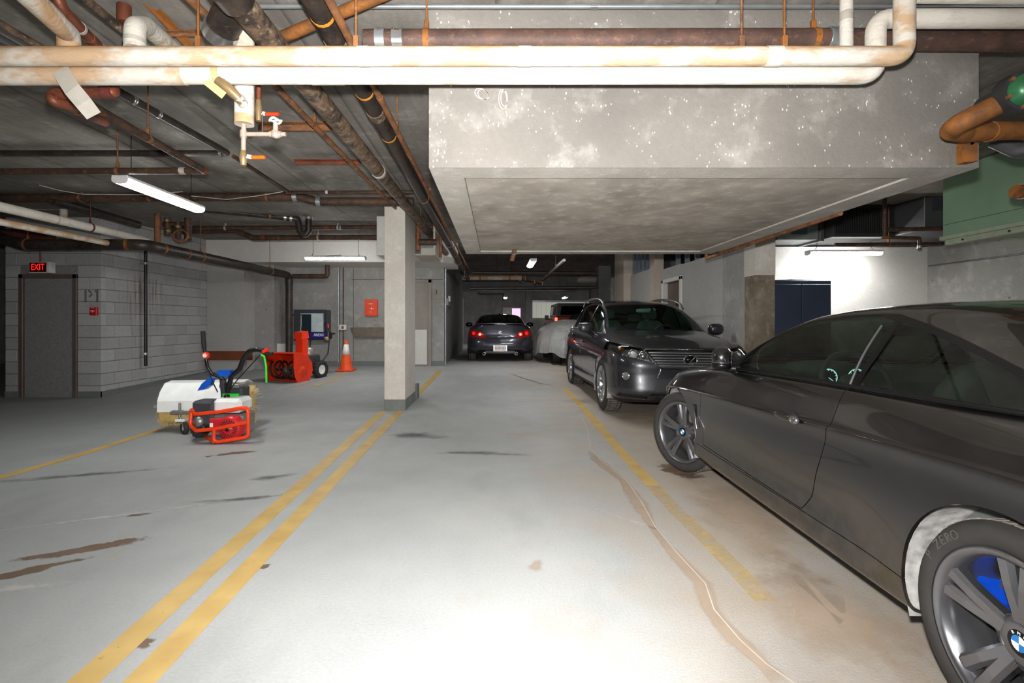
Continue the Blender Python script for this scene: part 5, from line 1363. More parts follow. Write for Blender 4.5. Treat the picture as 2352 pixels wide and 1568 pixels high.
for px_, s_ in ((462, -1), (545, 1)):
    w_ = MB().lathe([(0.05, 0.04), (0.075, 0.05), (0.11, 0.048), (0.12, 0.03), (0.12, -0.03), (0.11, -0.048), (0.075, -0.05), (0.05, -0.04)], (0, 0, 0), 'x', 24).build('wheel', 'tire_rubber', pb)
    w_.location = pb.matrix_basis.inverted() @ Vector((P(px_, 0, 5.45)[0], 5.45, 0.12)); MB().lathe([(0.0, 0.03), (0.05, 0.035), (0.05, -0.035), (0, -0.03)], (0, 0, 0), 'x', 16).build('wheel_hub', 'engine_metal', w_)
    mb = MB()
    for q in range(14):
        a = 2*PI*q/14; mb.box(-0.045, 0.045, 0.115*math.cos(a)-0.012, 0.115*math.cos(a)+0.012, 0.115*math.sin(a)-0.006, 0.115*math.sin(a)+0.006)
    mb.build('tread_lug', 'tire_rubber', w_)
# tube cage
pipeb('cage', [(439, 941, 5.55), (441, 941, 5.30), (447, 951, 5.20), (500, 946, 5.17), (559, 936, 5.17), (570, 941, 5.17), (570, 1003, 5.17), (491, 1016, 5.15), (492, 986, 5.15)], 0.019, 'frame_orange', 0.045, 12)
pipeb('cage', [(440, 941, 5.30), (437, 976, 5.28), (450, 989, 5.18), (493, 985, 5.15), (568, 970, 5.16)], 0.019, 'frame_orange', 0.05, 12)
pipeb('cage', [(570, 941, 5.17), (566, 935, 5.45)], 0.017, 'frame_orange', 0.0, 10); pipeb('cage', [(491, 1014, 5.16), (470, 1000, 5.5)], 0.017, 'frame_orange', 0.0, 10)
# handlebars and controls
pipeb('handlebar', [(522, 900, 5.5), (512, 868, 5.45), (486, 858, 5.42), (476, 840, 5.4), (472, 815, 5.4), (467, 780, 5.38)], 0.017, 'black_plastic', 0.05)
pipeb('grip', [(469, 800, 5.385), (466, 760, 5.375)], 0.023, 'black_rubber', 0.0, 12)
pipeb('handlebar', [(522, 900, 5.5), (532, 863, 5.45), (550, 848, 5.42), (560, 822, 5.4), (572, 806, 5.4), (590, 802, 5.38), (606, 806, 5.38)], 0.026, 'black_plastic', 0.06, 12)
pipeb('grip', [(604, 812, 5.38), (626, 812, 5.36)], 0.019, 'black_rubber', 0.0, 12)
pipeb('lever', [(604, 808, 5.37), (616, 802, 5.36)], 0.02, 'lever_red', 0.0, 10)
pipeb('strap', [(600, 815, 5.35), (607, 818, 5.34), (611, 840, 5.34), (612, 878, 5.35)], 0.011, 'strap_green', 0.02, 8)
gq = P(472.5, 816, 5.36); g_ = MB().lathe([(0.0, -0.02), (0.03, -0.02), (0.034, -0.014), (0.034, 0.02)], tuple(gq), 'y', 20).build('gauge', 'lever_red', pb, True)
MB().lathe([(0.0, -0.0215), (0.022, -0.0215)], tuple(gq - pb.location), 'y', 20).build('gauge_face', 'poly_white', g_)
pipeb('cable', [(474, 830, 5.37), (478, 850, 5.38), (490, 880, 5.42), (500, 900, 5.45)], 0.006, 'black_plastic', 0.05, 6)
pipeb('cable', [(600, 812, 5.38), (570, 845, 5.38), (545, 872, 5.4), (528, 895, 5.45)], 0.006, 'black_plastic', 0.05, 6)
MB().prism([(P(499, 0, 5.4)[0], P(0, 853, 5.4)[2]), (P(504, 0, 5.4)[0], P(0, 850, 5.4)[2]), (P(530, 0, 5.4)[0], P(0, 850, 5.4)[2]), (P(530, 0, 5.4)[0], P(0, 858, 5.4)[2]), (P(525, 0, 5.4)[0], P(0, 864, 5.4)[2]), (P(506, 0, 5.4)[0], P(0, 864, 5.4)[2])], 5.38, 5.46, 'y').build('blue_panel', 'plastic_blue', pb, True)
MB().prism([(P(a, 0, 5.5)[0], P(0, b, 5.5)[2]) for a, b in ((458, 896), (468, 880), (486, 865), (491, 868), (486, 884), (474, 893))], 5.46, 5.54, 'y').build('blue_fender', 'plastic_blue', pb, True)
pipeb('steering_column', [(512, 870, 5.46), (515, 900, 5.52)], 0.035, 'airbox', 0.0, 12)
# ================================================================ snow blower
sb0 = G(650, 876)
sb = thing('snow_blower', 'orange red snow blower with a tall chute by the back wall', 'snow blower', tuple(sb0), (0, 0, -0.38))
W2 = 0.36
prof = [(-0.02, 0.03), (0.02, 0.0), (0.22, 0.0), (0.36, 0.05), (0.42, 0.20), (0.40, 0.36), (0.28, 0.50), (0.10, 0.58), (-0.10, 0.57)]
outer = prof; inner = [(a*0.97-0.0, b*0.97+0.008) for a, b in prof]
vs = []; fs = []
for x in (-W2, W2):
    for pr in (outer, inner):
        for a, b in pr: vs.append((x, a, b))
n = len(prof)
for i in range(n-1): fs += [(i, i+1, 2*n+i+1, 2*n+i), (n+i, 3*n+i, 3*n+i+1, n+i+1)]
fs += [(0, 2*n, 3*n, n), (n-1, 2*n-1, 4*n-1, 3*n-1)]
MB().add(vs, fs).build('auger_housing', 'blower_orange', sb)
for s_ in (-1, 1):
    pl_ = [(-0.10, 0.57), (-0.10, 0.30), (-0.06, 0.10), (0.0, 0.0), (0.22, -0.0), (0.36, 0.05), (0.42, 0.20), (0.40, 0.36), (0.28, 0.50), (0.10, 0.58)]
    MB().prism(pl_, s_*W2, s_*(W2+0.012), 'x').build('side_plate', 'blower_orange', sb)
    MB().lathe([(0.0, 0.0), (0.10, 0.0), (0.11, s_*-0.012)], (s_*(W2+0.024), 0.15, 0.2), 'x', 18).build('bearing_plate', 'blower_orange', sb)
MB().tube([(-W2, 0.13, 0.22), (W2, 0.13, 0.22)], 0.022, 10).build('auger_shaft', 'auger_dark', sb)
for s_ in (-1, 1):
    for ph in (0, PI):
        pts = [(s_*(0.05+0.29*k/28), 0.13+0.17*math.cos(ph+s_*k/28*2.4*PI), 0.22+0.17*math.sin(ph+s_*k/28*2.4*PI)) for k in range(29)]
        MB().tube(pts, 0.022, 6).build('auger_ribbon', 'auger_dark', sb)
MB().lathe([(0.05, -0.08), (0.075, -0.05), (0.075, 0.05), (0.05, 0.08)], (0, 0.13, 0.22), 'x', 16).build('gear_box', 'engine_metal', sb)
for x_, y_, rz_, l_ in ((0.18, 0.10, 0.0, 0.0),):
    ch = [(-0.085, -0.06), (0.085, -0.06), (0.10, 0.0), (0.085, 0.10), (-0.085, 0.10), (-0.10, 0.0)]
    MB().prism([(x_+a, 0.30+b) for a, b in ch], 0.50, 0.86, 'z').build('chute', 'blower_orange', sb)
    MB().add([(x_-0.10, 0.20, 0.84), (x_+0.10, 0.20, 0.84), (x_+0.10, 0.42, 0.86), (x_-0.10, 0.42, 0.86), (x_-0.10, 0.22, 0.98), (x_+0.10, 0.22, 0.98), (x_+0.09, 0.40, 1.0), (x_-0.09, 0.40, 1.0)], [(0, 1, 2, 3), (4, 7, 6, 5), (0, 4, 5, 1), (1, 5, 6, 2), (2, 6, 7, 3), (3, 7, 4, 0)]).build('chute_cap', 'blower_orange', sb)
    MB().lathe([(0.13, 0), (0.15, 0.0), (0.15, 0.04), (0.13, 0.04)], (x_, 0.30, 0.50), 'z', 20).build('chute_ring', 'blower_orange', sb)
MB().box(-0.20, 0.20, 0.46, 0.86, 0.22, 0.50, 0.03).build('engine_block', 'airbox', sb)
MB().lathe([(0.0, 0.16), (0.10, 0.15), (0.12, 0.10), (0.12, 0.0)], (0.05, 0.66, 0.50), 'z', 20).build('engine_cover', 'engine_metal', sb)
for s_ in (-1, 1):
    w_ = MB().lathe([(0.10, 0.05), (0.13, 0.06), (0.175, 0.058), (0.19, 0.035), (0.19, -0.035), (0.175, -0.058), (0.13, -0.06), (0.10, -0.05)], (0, 0, 0), 'x', 26).build('wheel', 'tire_rubber', sb); w_.location = (s_*0.30, 0.72, 0.19)
    MB().lathe([(0.0, s_*0.03), (0.09, s_*0.045), (0.105, s_*0.05), (0.105, -s_*0.05)], (0, 0, 0), 'x', 20).build('rim', 'poly_white', w_)
    mb = MB()
    for q in range(16):
        a = 2*PI*q/16; mb.box(-0.05, 0.05, 0.185*math.cos(a)-0.014, 0.185*math.cos(a)+0.014, 0.185*math.sin(a)-0.008, 0.185*math.sin(a)+0.008)
    mb.build('tread_lug', 'tire_rubber', w_)
    MB().tube([(s_*0.24, 0.80, 0.32), (s_*0.25, 1.02, 0.52), (s_*0.26, 1.05, 0.86)], 0.016, 8, 0.08).build('handle_tube', 'black_plastic', sb)
    MB().tube([(s_*0.26, 1.02, 0.92), (s_*0.26, 1.22, 0.94)], 0.02, 8).build('grip', 'black_rubber', sb)
cn = MB().box(-0.29, 0.29, 0.98, 1.12, 0.82, 0.97, 0.02).build('console', 'black_plastic', sb)
MB().box(-0.20, 0.24, 0.972, 0.982, 0.835, 0.955, 0.0).build('console_label', 'console_blue', cn)
tm = text_mb('ARIENS', 0.085, 0.002); tm.xf(Matrix.Translation((0.04, 0.968, 0.905)) @ Matrix.Rotation(PI/2, 4, 'X')); tm.build('console_lettering', 'poly_white', cn)
MB().lathe([(0.0, -0.03), (0.05, -0.025), (0.055, 0.02)], (0.26, 0.95, 0.82), 'y', 16).build('headlamp', 'brass', sb)
MB().tube([(0.18, 1.05, 0.96), (0.18, 1.0, 1.16), (0.24, 0.98, 1.20), (0.28, 0.98, 1.12)], 0.010, 6, 0.05).build('chute_crank', 'black_plastic', sb)
MB().tube([(0.28, 0.98, 1.14), (0.29, 0.98, 1.06)], 0.014, 6).build('crank_knob', 'lever_red', sb)
# ================================================================ traffic cone
cb = G(795, 851); cn = thing('traffic_cone', 'orange traffic cone with a white collar by the back wall', 'cone', tuple(cb))
MB().box(-0.19, 0.19, -0.19, 0.19, 0, 0.035, 0.012).build('cone_base', 'cone_orange', cn)
MB().lathe([(0.155, 0.035), (0.145, 0.06), (0.038, 0.66), (0.03, 0.69), (0.022, 0.69)], (0, 0, 0), 'z', 28).build('cone_body', 'cone_orange', cn)
MB().lathe([(0.0915, 0.375), (0.0925, 0.375), (0.050, 0.61), (0.0485, 0.61)], (0, 0, 0), 'z', 28).build('reflective_collar', 'cone_white', cn)
# ================================================================ wall fittings on the left and back walls
YW = 12.45
def wallbox3(name, label, cat, px0, px1, py0, py1, y, d, parts_mat, bev=0.01):
    p0, p1 = P(px0, py1, y), P(px1, py0, y); t_ = thing(name, label, cat, ((p0[0]+p1[0])/2, y, p0[2]))
    MB().box(p0[0], p1[0], y-d, y, p0[2], p1[2], bev).build('housing', parts_mat, t_, True); return t_, p0, p1
ex, p0, p1 = wallbox3('exit_sign', 'white boxed exit sign glowing red above the steel door', 'sign', 80, 128, 603, 628, YF-0.012, 0.11, 'sign_white', 0.004)
yq = YF-0.012-0.11
MB().box(p0[0]+0.015, p1[0]-0.055, yq-0.004, yq, p0[2]+0.015, p1[2]-0.012).build('sign_face', 'exit_dark_red', ex, True)
tm = text_mb('EXIT', 0.15, 0.001); tm.xf(Matrix.Translation(((p0[0]+p1[0])/2-0.02, yq-0.006, (p0[2]+p1[2])/2)) @ Matrix.Rotation(PI/2, 4, 'X') @ Matrix.Diagonal((0.72, 1, 1, 1))); tm.build('sign_lettering', 'exit_red', ex, True)
MB().tube([(P(93, 0, 8.28)[0], 8.275, p1[2]), (P(93, 0, 8.28)[0], 8.275, 2.75)], 0.012, 8).build('conduit', 'steel_rust', ex, True)
fa, p0, p1 = wallbox3('fire_alarm_pull', 'small red fire alarm pull station below the stencil', 'alarm', 210.5, 226.5, 705.5, 724, YF, 0.05, 'red_box', 0.006)
cx_ = (p0[0]+p1[0])/2; zc_ = (p0[2]+p1[2])/2
MB().box(cx_-0.035, cx_+0.03, YF-0.056, YF-0.05, zc_, zc_+0.014).box(cx_-0.008, cx_+0.004, YF-0.056, YF-0.05, zc_-0.02, zc_).box(cx_-0.03, cx_+0.03, YF-0.053, YF-0.05, p1[2]-0.016, p1[2]-0.008).build('pull_bar', 'sign_white', fa, True)
hc, p0, p1 = wallbox3('fire_cabinet', 'bright orange red fire hose cabinet on the back wall', 'cabinet', 840, 868, 688, 725.5, YW, 0.09, 'red_orange_box', 0.006)
cx_ = (p0[0]+p1[0])/2; zc_ = (p0[2]+p1[2])/2
MB().box(p0[0]+0.02, p1[0]-0.02, YW-0.098, YW-0.09, p0[2]+0.02, p1[2]-0.02, 0.003).build('cabinet_door', 'red_orange_box', hc, True)
MB().box(cx_-0.05, cx_+0.05, YW-0.101, YW-0.098, zc_+0.09, zc_+0.10).box(cx_-0.03, cx_+0.07, YW-0.101, YW-0.098, zc_-0.03, zc_-0.02).box(cx_+0.02, cx_+0.03, YW-0.101, YW-0.098, zc_-0.06, zc_+0.02).box(cx_-0.04, cx_+0.02, YW-0.101, YW-0.098, zc_-0.11, zc_-0.10).build('cabinet_lettering', 'cone_white', hc, True)
ec, p0, p1 = wallbox3('equipment_cabinet', 'dark grey wall cabinet with a window behind the snow blower', 'cabinet', 681, 752, 711, 780, YW, 0.18, 'cabinet_dark', 0.01)
MB().box(p1[0], p1[0]+0.09, YW-0.16, YW, p0[2], p1[2]-0.01, 0.01).build('side_flange', 'cabinet_dark', ec, True)
wx0, wx1, wz0, wz1 = P(690, 0, 12.27)[0], P(743, 0, 12.27)[0], P(0, 775, 12.27)[2], P(0, 719.5, 12.27)[2]
MB().box(wx0, wx1, YW-0.185, YW-0.18, wz0, wz1, 0.002).build('window_pane', 'panel_pale', ec, True)
MB().box(wx0+0.01, wx0+0.27, YW-0.20, YW-0.185, wz0+0.05, wz1-0.02, 0.006).build('hanging_bag', 'panel_teal', ec, True)
MB().tube([(wx0+0.03, YW-0.205, wz1-0.05), (wx0+0.03, YW-0.21, wz0+0.30), (wx0+0.01, YW-0.21, wz0+0.18), (wx0+0.12, YW-0.21, wz0+0.09), (wx0+0.26, YW-0.205, wz0+0.06)], 0.012, 6, 0.05).build('hose', 'wire_pale', ec, True)
MB().tube([(P(672, 0, YW)[0], YW-0.1, P(0, 723, YW)[2]), (p0[0], YW-0.1, P(0, 723, YW)[2])], 0.02, 8).build('conduit', 'black_plastic', ec, True)
tr = thing('metal_trough', 'grey metal trough shelf fixed to the back wall', 'shelf', tuple(P(845, 772, YW)))
x0, x1, z0, z1 = P(808, 0, YW)[0], P(886, 0, YW)[0], P(0, 773, YW)[2], P(0, 752, YW)[2]
MB().prism([(YW, z0), (YW-0.10, z0), (YW-0.18, z1), (YW, z1)], x0+0.08, x1, 'x').build('tray', 'tray_metal', tr, True)
MB().add([(x0+0.08, YW, z0), (x0+0.08, YW-0.10, z0), (x0+0.08, YW-0.18, z1), (x0+0.08, YW, z1), (x0, YW, z0+0.10), (x0, YW-0.16, z1)], [(0, 1, 2, 3), (1, 5, 2), (0, 4, 5, 1), (3, 2, 5), (3, 5, 4, 0)]).build('tray_end', 'tray_metal', tr, True)
MB().box(x0+0.06, x1, YW-0.19, YW, z1, z1+0.012).build('lip', 'tray_metal', tr, True)
pipe('conduit', 'bright steel conduit down the back wall beside the cone', [P(777, 608, YW-0.04), P(777, 830, YW-0.04), P(774, 849, YW-0.2)], 0.018, 'steel_galv', 0.03, 8, cat='conduit')
pipe('conduit', 'thin brown conduit down the back wall with a white box', [P(788.5, 608, YW-0.03), P(788.5, 838, YW-0.03)], 0.013, 'iron_brown', 0, 8, cat='conduit')
ob, p0, p1 = wallbox3('outlet_box', 'white outlet box on the thin conduit above the cone', 'outlet', 779.5, 796, 745.5, 757.5, YW-0.045, 0.03, 'sign_white', 0.004)
MB().box((p0[0]+p1[0])/2-0.03, (p0[0]+p1[0])/2+0.03, YW-0.085, YW-0.075, p0[2]+0.03, p1[2]-0.03, 0.004).build('socket', 'steel_rust', ob, True)
o = MB().box(P(636, 0, 12.0)[0], P(656, 0, 12.0)[0], 11.99, 12.02, fz(12)+0.05, P(0, 784, 12.0)[2]).build('leaning_board', 'paint_white_wall'); tag(o, 'pale board leaning by the black drain pipe', 'board'); o.location.z = -0.05
o = struct(MB().box(XC+0.02, P(579, 0, 11.3)[0], YS-0.03, YS, P(0, 827, 11.32)[2], P(0, 806, 11.32)[2]).build('trim_1', 'wood_brown'), 'brown wooden bumper rail on the painted wall')
sg = thing('notice_board', 'taupe square plate with a hook on the back wall', 'plate', tuple(P(1004, 684, YW)))
MB().box(P(992, 0, YW)[0], P(1013, 0, YW)[0], YW-0.012, YW, P(0, 685, YW)[2], P(0, 664, YW)[2]).build('plate', 'door_taupe', sg, True)
MB().tube([P(1002, 666, YW-0.02), P(1003, 671, YW-0.04), P(1001, 676, YW-0.02)], 0.008, 6).build('hook', 'black_plastic', sg, True)
# small boxes on the aisle wall
def onhall(px, py, off=0.0): y = -1.30*FPX/(px-VX); return Vector((-1.30+off, y, CH-(py-VY)/FPX*y))
q = onhall(1030, 690); o = thing('card_reader', 'small white card reader on the dark aisle wall', 'reader', tuple(q))
MB().box(-1.30, -1.25, q[1]-0.08, q[1]+0.08, q[2]-0.03, q[2]+0.12, 0.006).build('reader_body', 'sign_white', o, True); MB().box(-1.25, -1.245, q[1]-0.03, q[1]+0.03, q[2]+0.02, q[2]+0.08).build('reader_window', 'black_plastic', o, True)
q = onhall(1025, 697); o = thing('key_switch', 'grey key switch box left of the white card reader', 'switch', tuple(q))
MB().box(-1.30, -1.24, q[1]-0.06, q[1]+0.06, q[2]-0.05, q[2]+0.14, 0.006).build('switch_body', 'duct_metal', o, True); MB().tube([(-1.24, q[1]+0.05, q[2]-0.1), (-1.20, q[1]+0.12, q[2]-0.12)], 0.025, 8).build('key_knob', 'chrome', o, True)
pipe('conduit', 'pale conduit down the corner of the dark aisle wall', [(-1.27, 12.5, 2.6), (-1.27, 12.5, 0.2)], 0.02, 'steel_galv', 0, 8, cat='conduit')
o = tag(MB().box(-1.28, -1.26, 19.15, 19.19, 0.25, 2.2).build('corner_guard', 'far_curtain'), 'pale strip at the far end of the dark aisle wall', 'corner guard')
bx = tag(MB().box(P(953, 0, 8.2)[0], P(961, 0, 8.2)[0], 8.05, 8.3, fz(8.2), fz(8.2)+0.24, 0.006).build('floor_box', 'curb_grey'), 'small grey box on the floor behind the square column', 'box')
# ================================================================ right side things
bc = thing('storage_cabinet', 'dark blue two-door steel cabinet against the white wall', 'cabinet', (P(1841, 0, 7.7)[0], 7.9, 0))
x0, x1 = P(1772, 0, 7.7)[0], P(1910, 0, 7.7)[0]; xm = P(1841, 0, 7.7)[0]; zt = P(0, 644, 7.7)[2]
x0 = max(x0, 4.02)
MB().box(x0, x1, 7.71, 8.18, 0, zt, 0.005).build('body', 'navy_steel', bc, True)
for a, b in ((x0+0.01, xm-0.004), (xm+0.004, x1-0.02)):
    d_ = MB().box(a, b, 7.69, 7.71, 0.08, zt-0.06, 0.004).build('door', 'navy_steel', bc, True)
MB().box(xm+0.04, xm+0.06, 7.66, 7.69, 0.9, 1.05, 0.004).build('handle', 'chrome', bc, True)
o = tag(MB().strip([(x0, 7.95, zt+0.008), ((x0+x1)/2-0.1, 7.95, zt+0.022), (xm+0.3, 7.95, zt+0.006)], 0.3, (0, 0, 1), 0.006).build('plastic_sheet', 'black_plastic'), 'black plastic sheet lying on the blue cabinet', 'sheet')
o = tag(MB().tube([(4.05, 7.45, 0.02), (4.03, 7.52, 1.35)], 0.014, 8).build('broom_handle', 'wood_handle'), 'pale wooden pole leaning between column and blue cabinet', 'pole')
# far wall things
YFW = 27.0
o = thing('lit_poster', 'bright pink and white lit board on the far wall', 'poster', tuple(P(1176, 735, YFW-0.05)))
x0, x1, z0, z1 = P(1155, 0, YFW)[0], P(1197, 0, YFW)[0], P(0, 738, YFW)[2], P(0, 706, YFW)[2]
MB().box(x0, x1, YFW-0.08, YFW, z0, z1, 0.01).build('frame', 'sign_white', o, True)
MB().box(x0+0.05, (x0+x1)/2, YFW-0.09, YFW-0.08, z0+0.05, z1-0.05).build('panel', 'far_curtain', o, True)
MB().box((x0+x1)/2, x1-0.05, YFW-0.09, YFW-0.08, z0+0.05, z1-0.05).build('panel', 'screen_glow', o, True)
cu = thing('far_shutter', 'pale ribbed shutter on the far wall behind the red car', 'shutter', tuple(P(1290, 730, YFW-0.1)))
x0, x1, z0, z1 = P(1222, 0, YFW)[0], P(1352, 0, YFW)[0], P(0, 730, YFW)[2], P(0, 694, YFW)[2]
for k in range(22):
    a = x0+(x1-x0)*k/22; MB().box(a+0.008, a+(x1-x0)/22-0.008, YFW-0.10-(0.03 if k % 2 else 0), YFW, z0, z1).build('slat', 'far_shutter_glow', cu, True)
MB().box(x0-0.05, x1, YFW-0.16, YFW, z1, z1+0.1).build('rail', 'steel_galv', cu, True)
# ================================================================ dark coupe in the right foreground
def coupe():
    car = thing('coupe_car', 'dark charcoal two-door coupe closest to the camera at right', 'car', (2.425, 5.0, 0), (0, 0, -PI/2-0.024))
    plan = [(0, 0), (0.02, 0.36), (0.10, 0.63), (0.30, 0.81), (0.62, 0.885), (1.2, 0.898), (2.3, 0.905), (3.2, 0.908), (3.7, 0.912), (4.15, 0.88), (4.45, 0.76), (4.59, 0.45), (4.64, 0)]
    belt = [(0.10, 0.70), (0.5, 0.80), (0.9, 0.865), (1.4, 0.915), (1.75, 0.93), (2.8, 0.955), (3.5, 0.962), (4.1, 0.985), (4.6, 0.98)]
    rows = [dict(z=[(0, 0.20), (0.5, 0.19), (1.2, 0.205), (3.2, 0.205), (4.0, 0.24), (4.64, 0.30)], ins=0.10, fx=0.14, rx=0.20),
            dict(z=[(0, 0.235), (1.2, 0.225), (3.2, 0.225), (4.64, 0.34)], ins=0.035, fx=0.05, rx=0.08),
            dict(z=[(0, 0.31), (1.2, 0.30), (3.2, 0.30), (4.64, 0.42)], ins=[(0, 0.01), (0.5, 0.012), (1.3, 0.028), (3.0, 0.03), (3.3, 0.012), (4.6, 0.01)], fx=0.01, rx=0.02),
            dict(z=[(0, 0.40), (1.2, 0.42), (3.2, 0.42), (4.64, 0.52)], ins=[(0, 0.0), (0.6, 0.004), (1.3, 0.035), (2.9, 0.035), (3.35, 0.004), (4.6, 0)], fx=0.0, rx=0.0),
            dict(z=[(0, 0.50), (1.2, 0.56), (3.2, 0.58), (4.64, 0.64)], ins=[(0, 0.0), (0.7, 0.0), (1.4, 0.012), (2.8, 0.012), (3.5, 0.0), (4.6, 0)], fx=0.0, rx=0.0),
            dict(z=[(0, 0.57), (0.5, 0.625), (1.2, 0.665), (2.2, 0.695), (3.2, 0.725), (4.64, 0.75)], ins=[(0, 0), (0.8, 0.002), (1.4, 0.010), (2.8, 0.010), (3.6, 0.004), (4.6, 0)], fx=0.02, rx=0.02),
            dict(z=[(0, 0.60), (0.5, 0.665), (1.2, 0.715), (2.2, 0.752), (3.2, 0.79), (4.64, 0.82)], ins=0.0, fx=0.045, rx=0.03),
            dict(z=[(0, 0.615), (0.5, 0.685), (1.2, 0.738), (2.2, 0.776), (3.2, 0.815), (4.64, 0.845)], ins=[(0, 0.015), (0.9, 0.015), (1.5, 0.017), (2.8, 0.016), (3.6, 0.009), (4.6, 0.02)], fx=0.06, rx=0.035),
            dict(z=[(x, z-0.035) for x, z in belt], ins=[(0, 0.08), (1.4, 0.06), (2.8, 0.055), (3.6, 0.06), (4.6, 0.10)], fx=0.11, rx=0.05),
            dict(z=belt, ins=[(0, 0.14), (1.4, 0.105), (2.8, 0.095), (3.6, 0.12), (4.6, 0.18)], fx=0.14, rx=0.06),
            dict(z=[(0.1, 0.725), (0.6, 0.845), (1.0, 0.905), (1.45, 0.95), (2.8, 0.98), (4.2, 1.03), (4.6, 1.0)], k=0.70, fx=0.15, rx=0.06),
            dict(z=[(0.1, 0.735), (0.6, 0.865), (1.0, 0.925), (1.45, 0.965), (2.8, 0.99), (4.2, 1.045), (4.6, 1.01)], k=0.36, fx=0.15, rx=0.06),
            dict(z=[(0.1, 0.74), (0.6, 0.87), (1.0, 0.93), (1.45, 0.97), (2.8, 1.0), (4.2, 1.05), (4.6, 1.015)], k=0.0, fx=0.15, rx=0.06)]
    sh = Shell(body_grid(plan, rows, 200, 6), 'body')
    WF, WR, ZW, RA = 0.79, 3.60, 0.33, 0.372
    for xw in (WF, WR):
        sh.cut(lambda x, y, z, v: np.maximum(np.hypot(x-xw, z-ZW)-RA, 0.45-y), {'body'}, None)
    bz = pchip(belt)
    yb = pchip([(1.35, 0.79), (1.8, 0.80), (2.8, 0.81), (3.5, 0.785), (4.0, 0.72), (4.35, 0.64)])
    sh.cut(lambda x, y, z, v: np.maximum(np.maximum(1.50-x, x-4.15), np.maximum(y-(yb(x)-0.02), 0.85-z)), {'body'}, None)
    door = sdf_poly([(1.45, 1.2), (1.44, 0.93), (1.37, 0.80), (1.315, 0.56), (1.32, 0.345), (2.58, 0.335), (2.655, 0.42), (2.76, 0.62), (2.83, 0.80), (2.845, 0.97), (2.845, 1.2)])
    sh.panel(lambda x, y, z, v: np.maximum(door(x, z), 0.5-y), {'body'}, 'door')
    sill = sdf_poly([(1.19, 0.0), (1.19, 0.326), (3.26, 0.328), (3.26, 0.0)])
    sh.panel(lambda x, y, z, v: np.maximum(sill(x, z), 0.5-y), {'body'}, 'sill', 0.002)
    hood = lambda x, y, z, v: np.maximum(np.maximum(y-(0.72-0.10*np.clip(1-x/0.7, 0, 1)), x-1.44), np.maximum(0.18-x, 0.6-z))
    sh.panel(hood, {'body'}, 'hood')
    trunk = lambda x, y, z, v: np.maximum(np.maximum(y-0.60, 4.12-x), 0.72-z)
    sh.panel(trunk, {'body'}, 'trunk')
    vent = sdf_poly([(1.205, 0.63), (1.235, 0.63), (1.285, 0.47), (1.27, 0.44)])
    sh.cut(lambda x, y, z, v: np.maximum(vent(x, z), 0.5-y), {'body'}, 'vent')
    kid = sdf_poly([(0.03, 0.52), (0.05, 0.66), (0.30, 0.67), (0.34, 0.62), (0.30, 0.52)])
    sh.cut(lambda x, y, z, v: np.maximum(kid(y, z), x-0.5), {'body'}, 'grille')
    low = sdf_poly([(0, 0.25), (0, 0.36), (0.5, 0.38), (0.62, 0.30), (0.55, 0.25)])
    sh.cut(lambda x, y, z, v: np.maximum(low(y, z), x-0.5), {'body'}, 'intake')
    hl = sdf_poly([(0.42, 0.60), (0.40, 0.67), (0.62, 0.69), (0.80, 0.735), (0.84, 0.70), (0.76, 0.62), (0.55, 0.585)])
    sh.cut(lambda x, y, z, v: np.maximum(hl(y, z), x-0.62), {'body', 'hood', 'gap'}, 'headlight')
    tl = sdf_poly([(0.50, 0.79), (0.50, 0.90), (0.90, 0.93), (0.93, 0.80)])
    sh.cut(lambda x, y, z, v: np.maximum(tl(y, z), 4.1-x), {'body', 'trunk', 'gap'}, 'taillight')
    P_ = 'paint_charcoal'
    sh.make('body', 'body_panel', P_, car); sh.make('hood', 'hood', P_, car); sh.make('trunk', 'trunk_lid', P_, car)
    for s_ in (-1, 1):
        d_ = sh.make('door', 'door', P_, car, s_); sh.make('sill', 'side_skirt', P_, car, s_)
        sh.make('vent', 'side_vent', 'trim_black', car, s_, 0.02, -0.008)
        sh.make('headlight', 'headlight', 'lamp_lens', car, s_); sh.make('taillight', 'taillight', 'tail_red', car, s_)
        # handle
        ys = s_*(0.905-0.004)
        mb = MB(); ellipsoid(mb, (2.52, ys+s_*0.018, 0.772), 0.105, 0.016, 0.02, 18, 8, 0.75); mb.tube([(2.60, ys, 0.77), (2.60, ys+s_*0.02, 0.77)], 0.016, 8); mb.tube([(2.45, ys, 0.77), (2.45, ys+s_*0.02, 0.77)], 0.014, 8)
        h_ = mb.build('door_handle', P_, d_); mb = MB(); ellipsoid(mb, (2.60, ys+s_*0.022, 0.772), 0.035, 0.017, 0.0215, 14, 8, 0.8); mb.build('handle_cap', 'rim_grey', d_)
        MB().lathe([(0.0, s_*0.041), (0.009, s_*0.041), (0.009, s_*0.03)], (2.595, ys, 0.772), 'y', 12).build('door_lock', 'chrome', d_)
        mb = MB(); ellipsoid(mb, (2.53, ys-s_*0.006, 0.768), 0.06, 0.012, 0.032, 16, 8, 0.9); mb.build('handle_recess', 'trim_matte', d_)
        # chrome fin in the vent
        MB().tube([(1.215, s_*0.90, 0.625), (1.245, s_*0.899, 0.55), (1.275, s_*0.896, 0.45)], 0.006, 6).build('vent_fin', 'chrome', car)
        # mirror
        T_ = Matrix.Translation((1.74, s_*0.905, 1.0)) @ Matrix.Rotation(s_*0.45, 4, 'Z')      # folded in
        mb = MB(); ellipsoid(mb, (0, 0, 0.015), 0.12, 0.062, 0.07, 20, 12, 0.72); m_ = mb.xf(T_).build('wing_mirror', P_, car)
        mb = MB(); ellipsoid(mb, (0, 0, -0.03), 0.122, 0.064, 0.035, 20, 10, 0.75); mb.xf(T_).build('mirror_base', 'trim_black', m_)
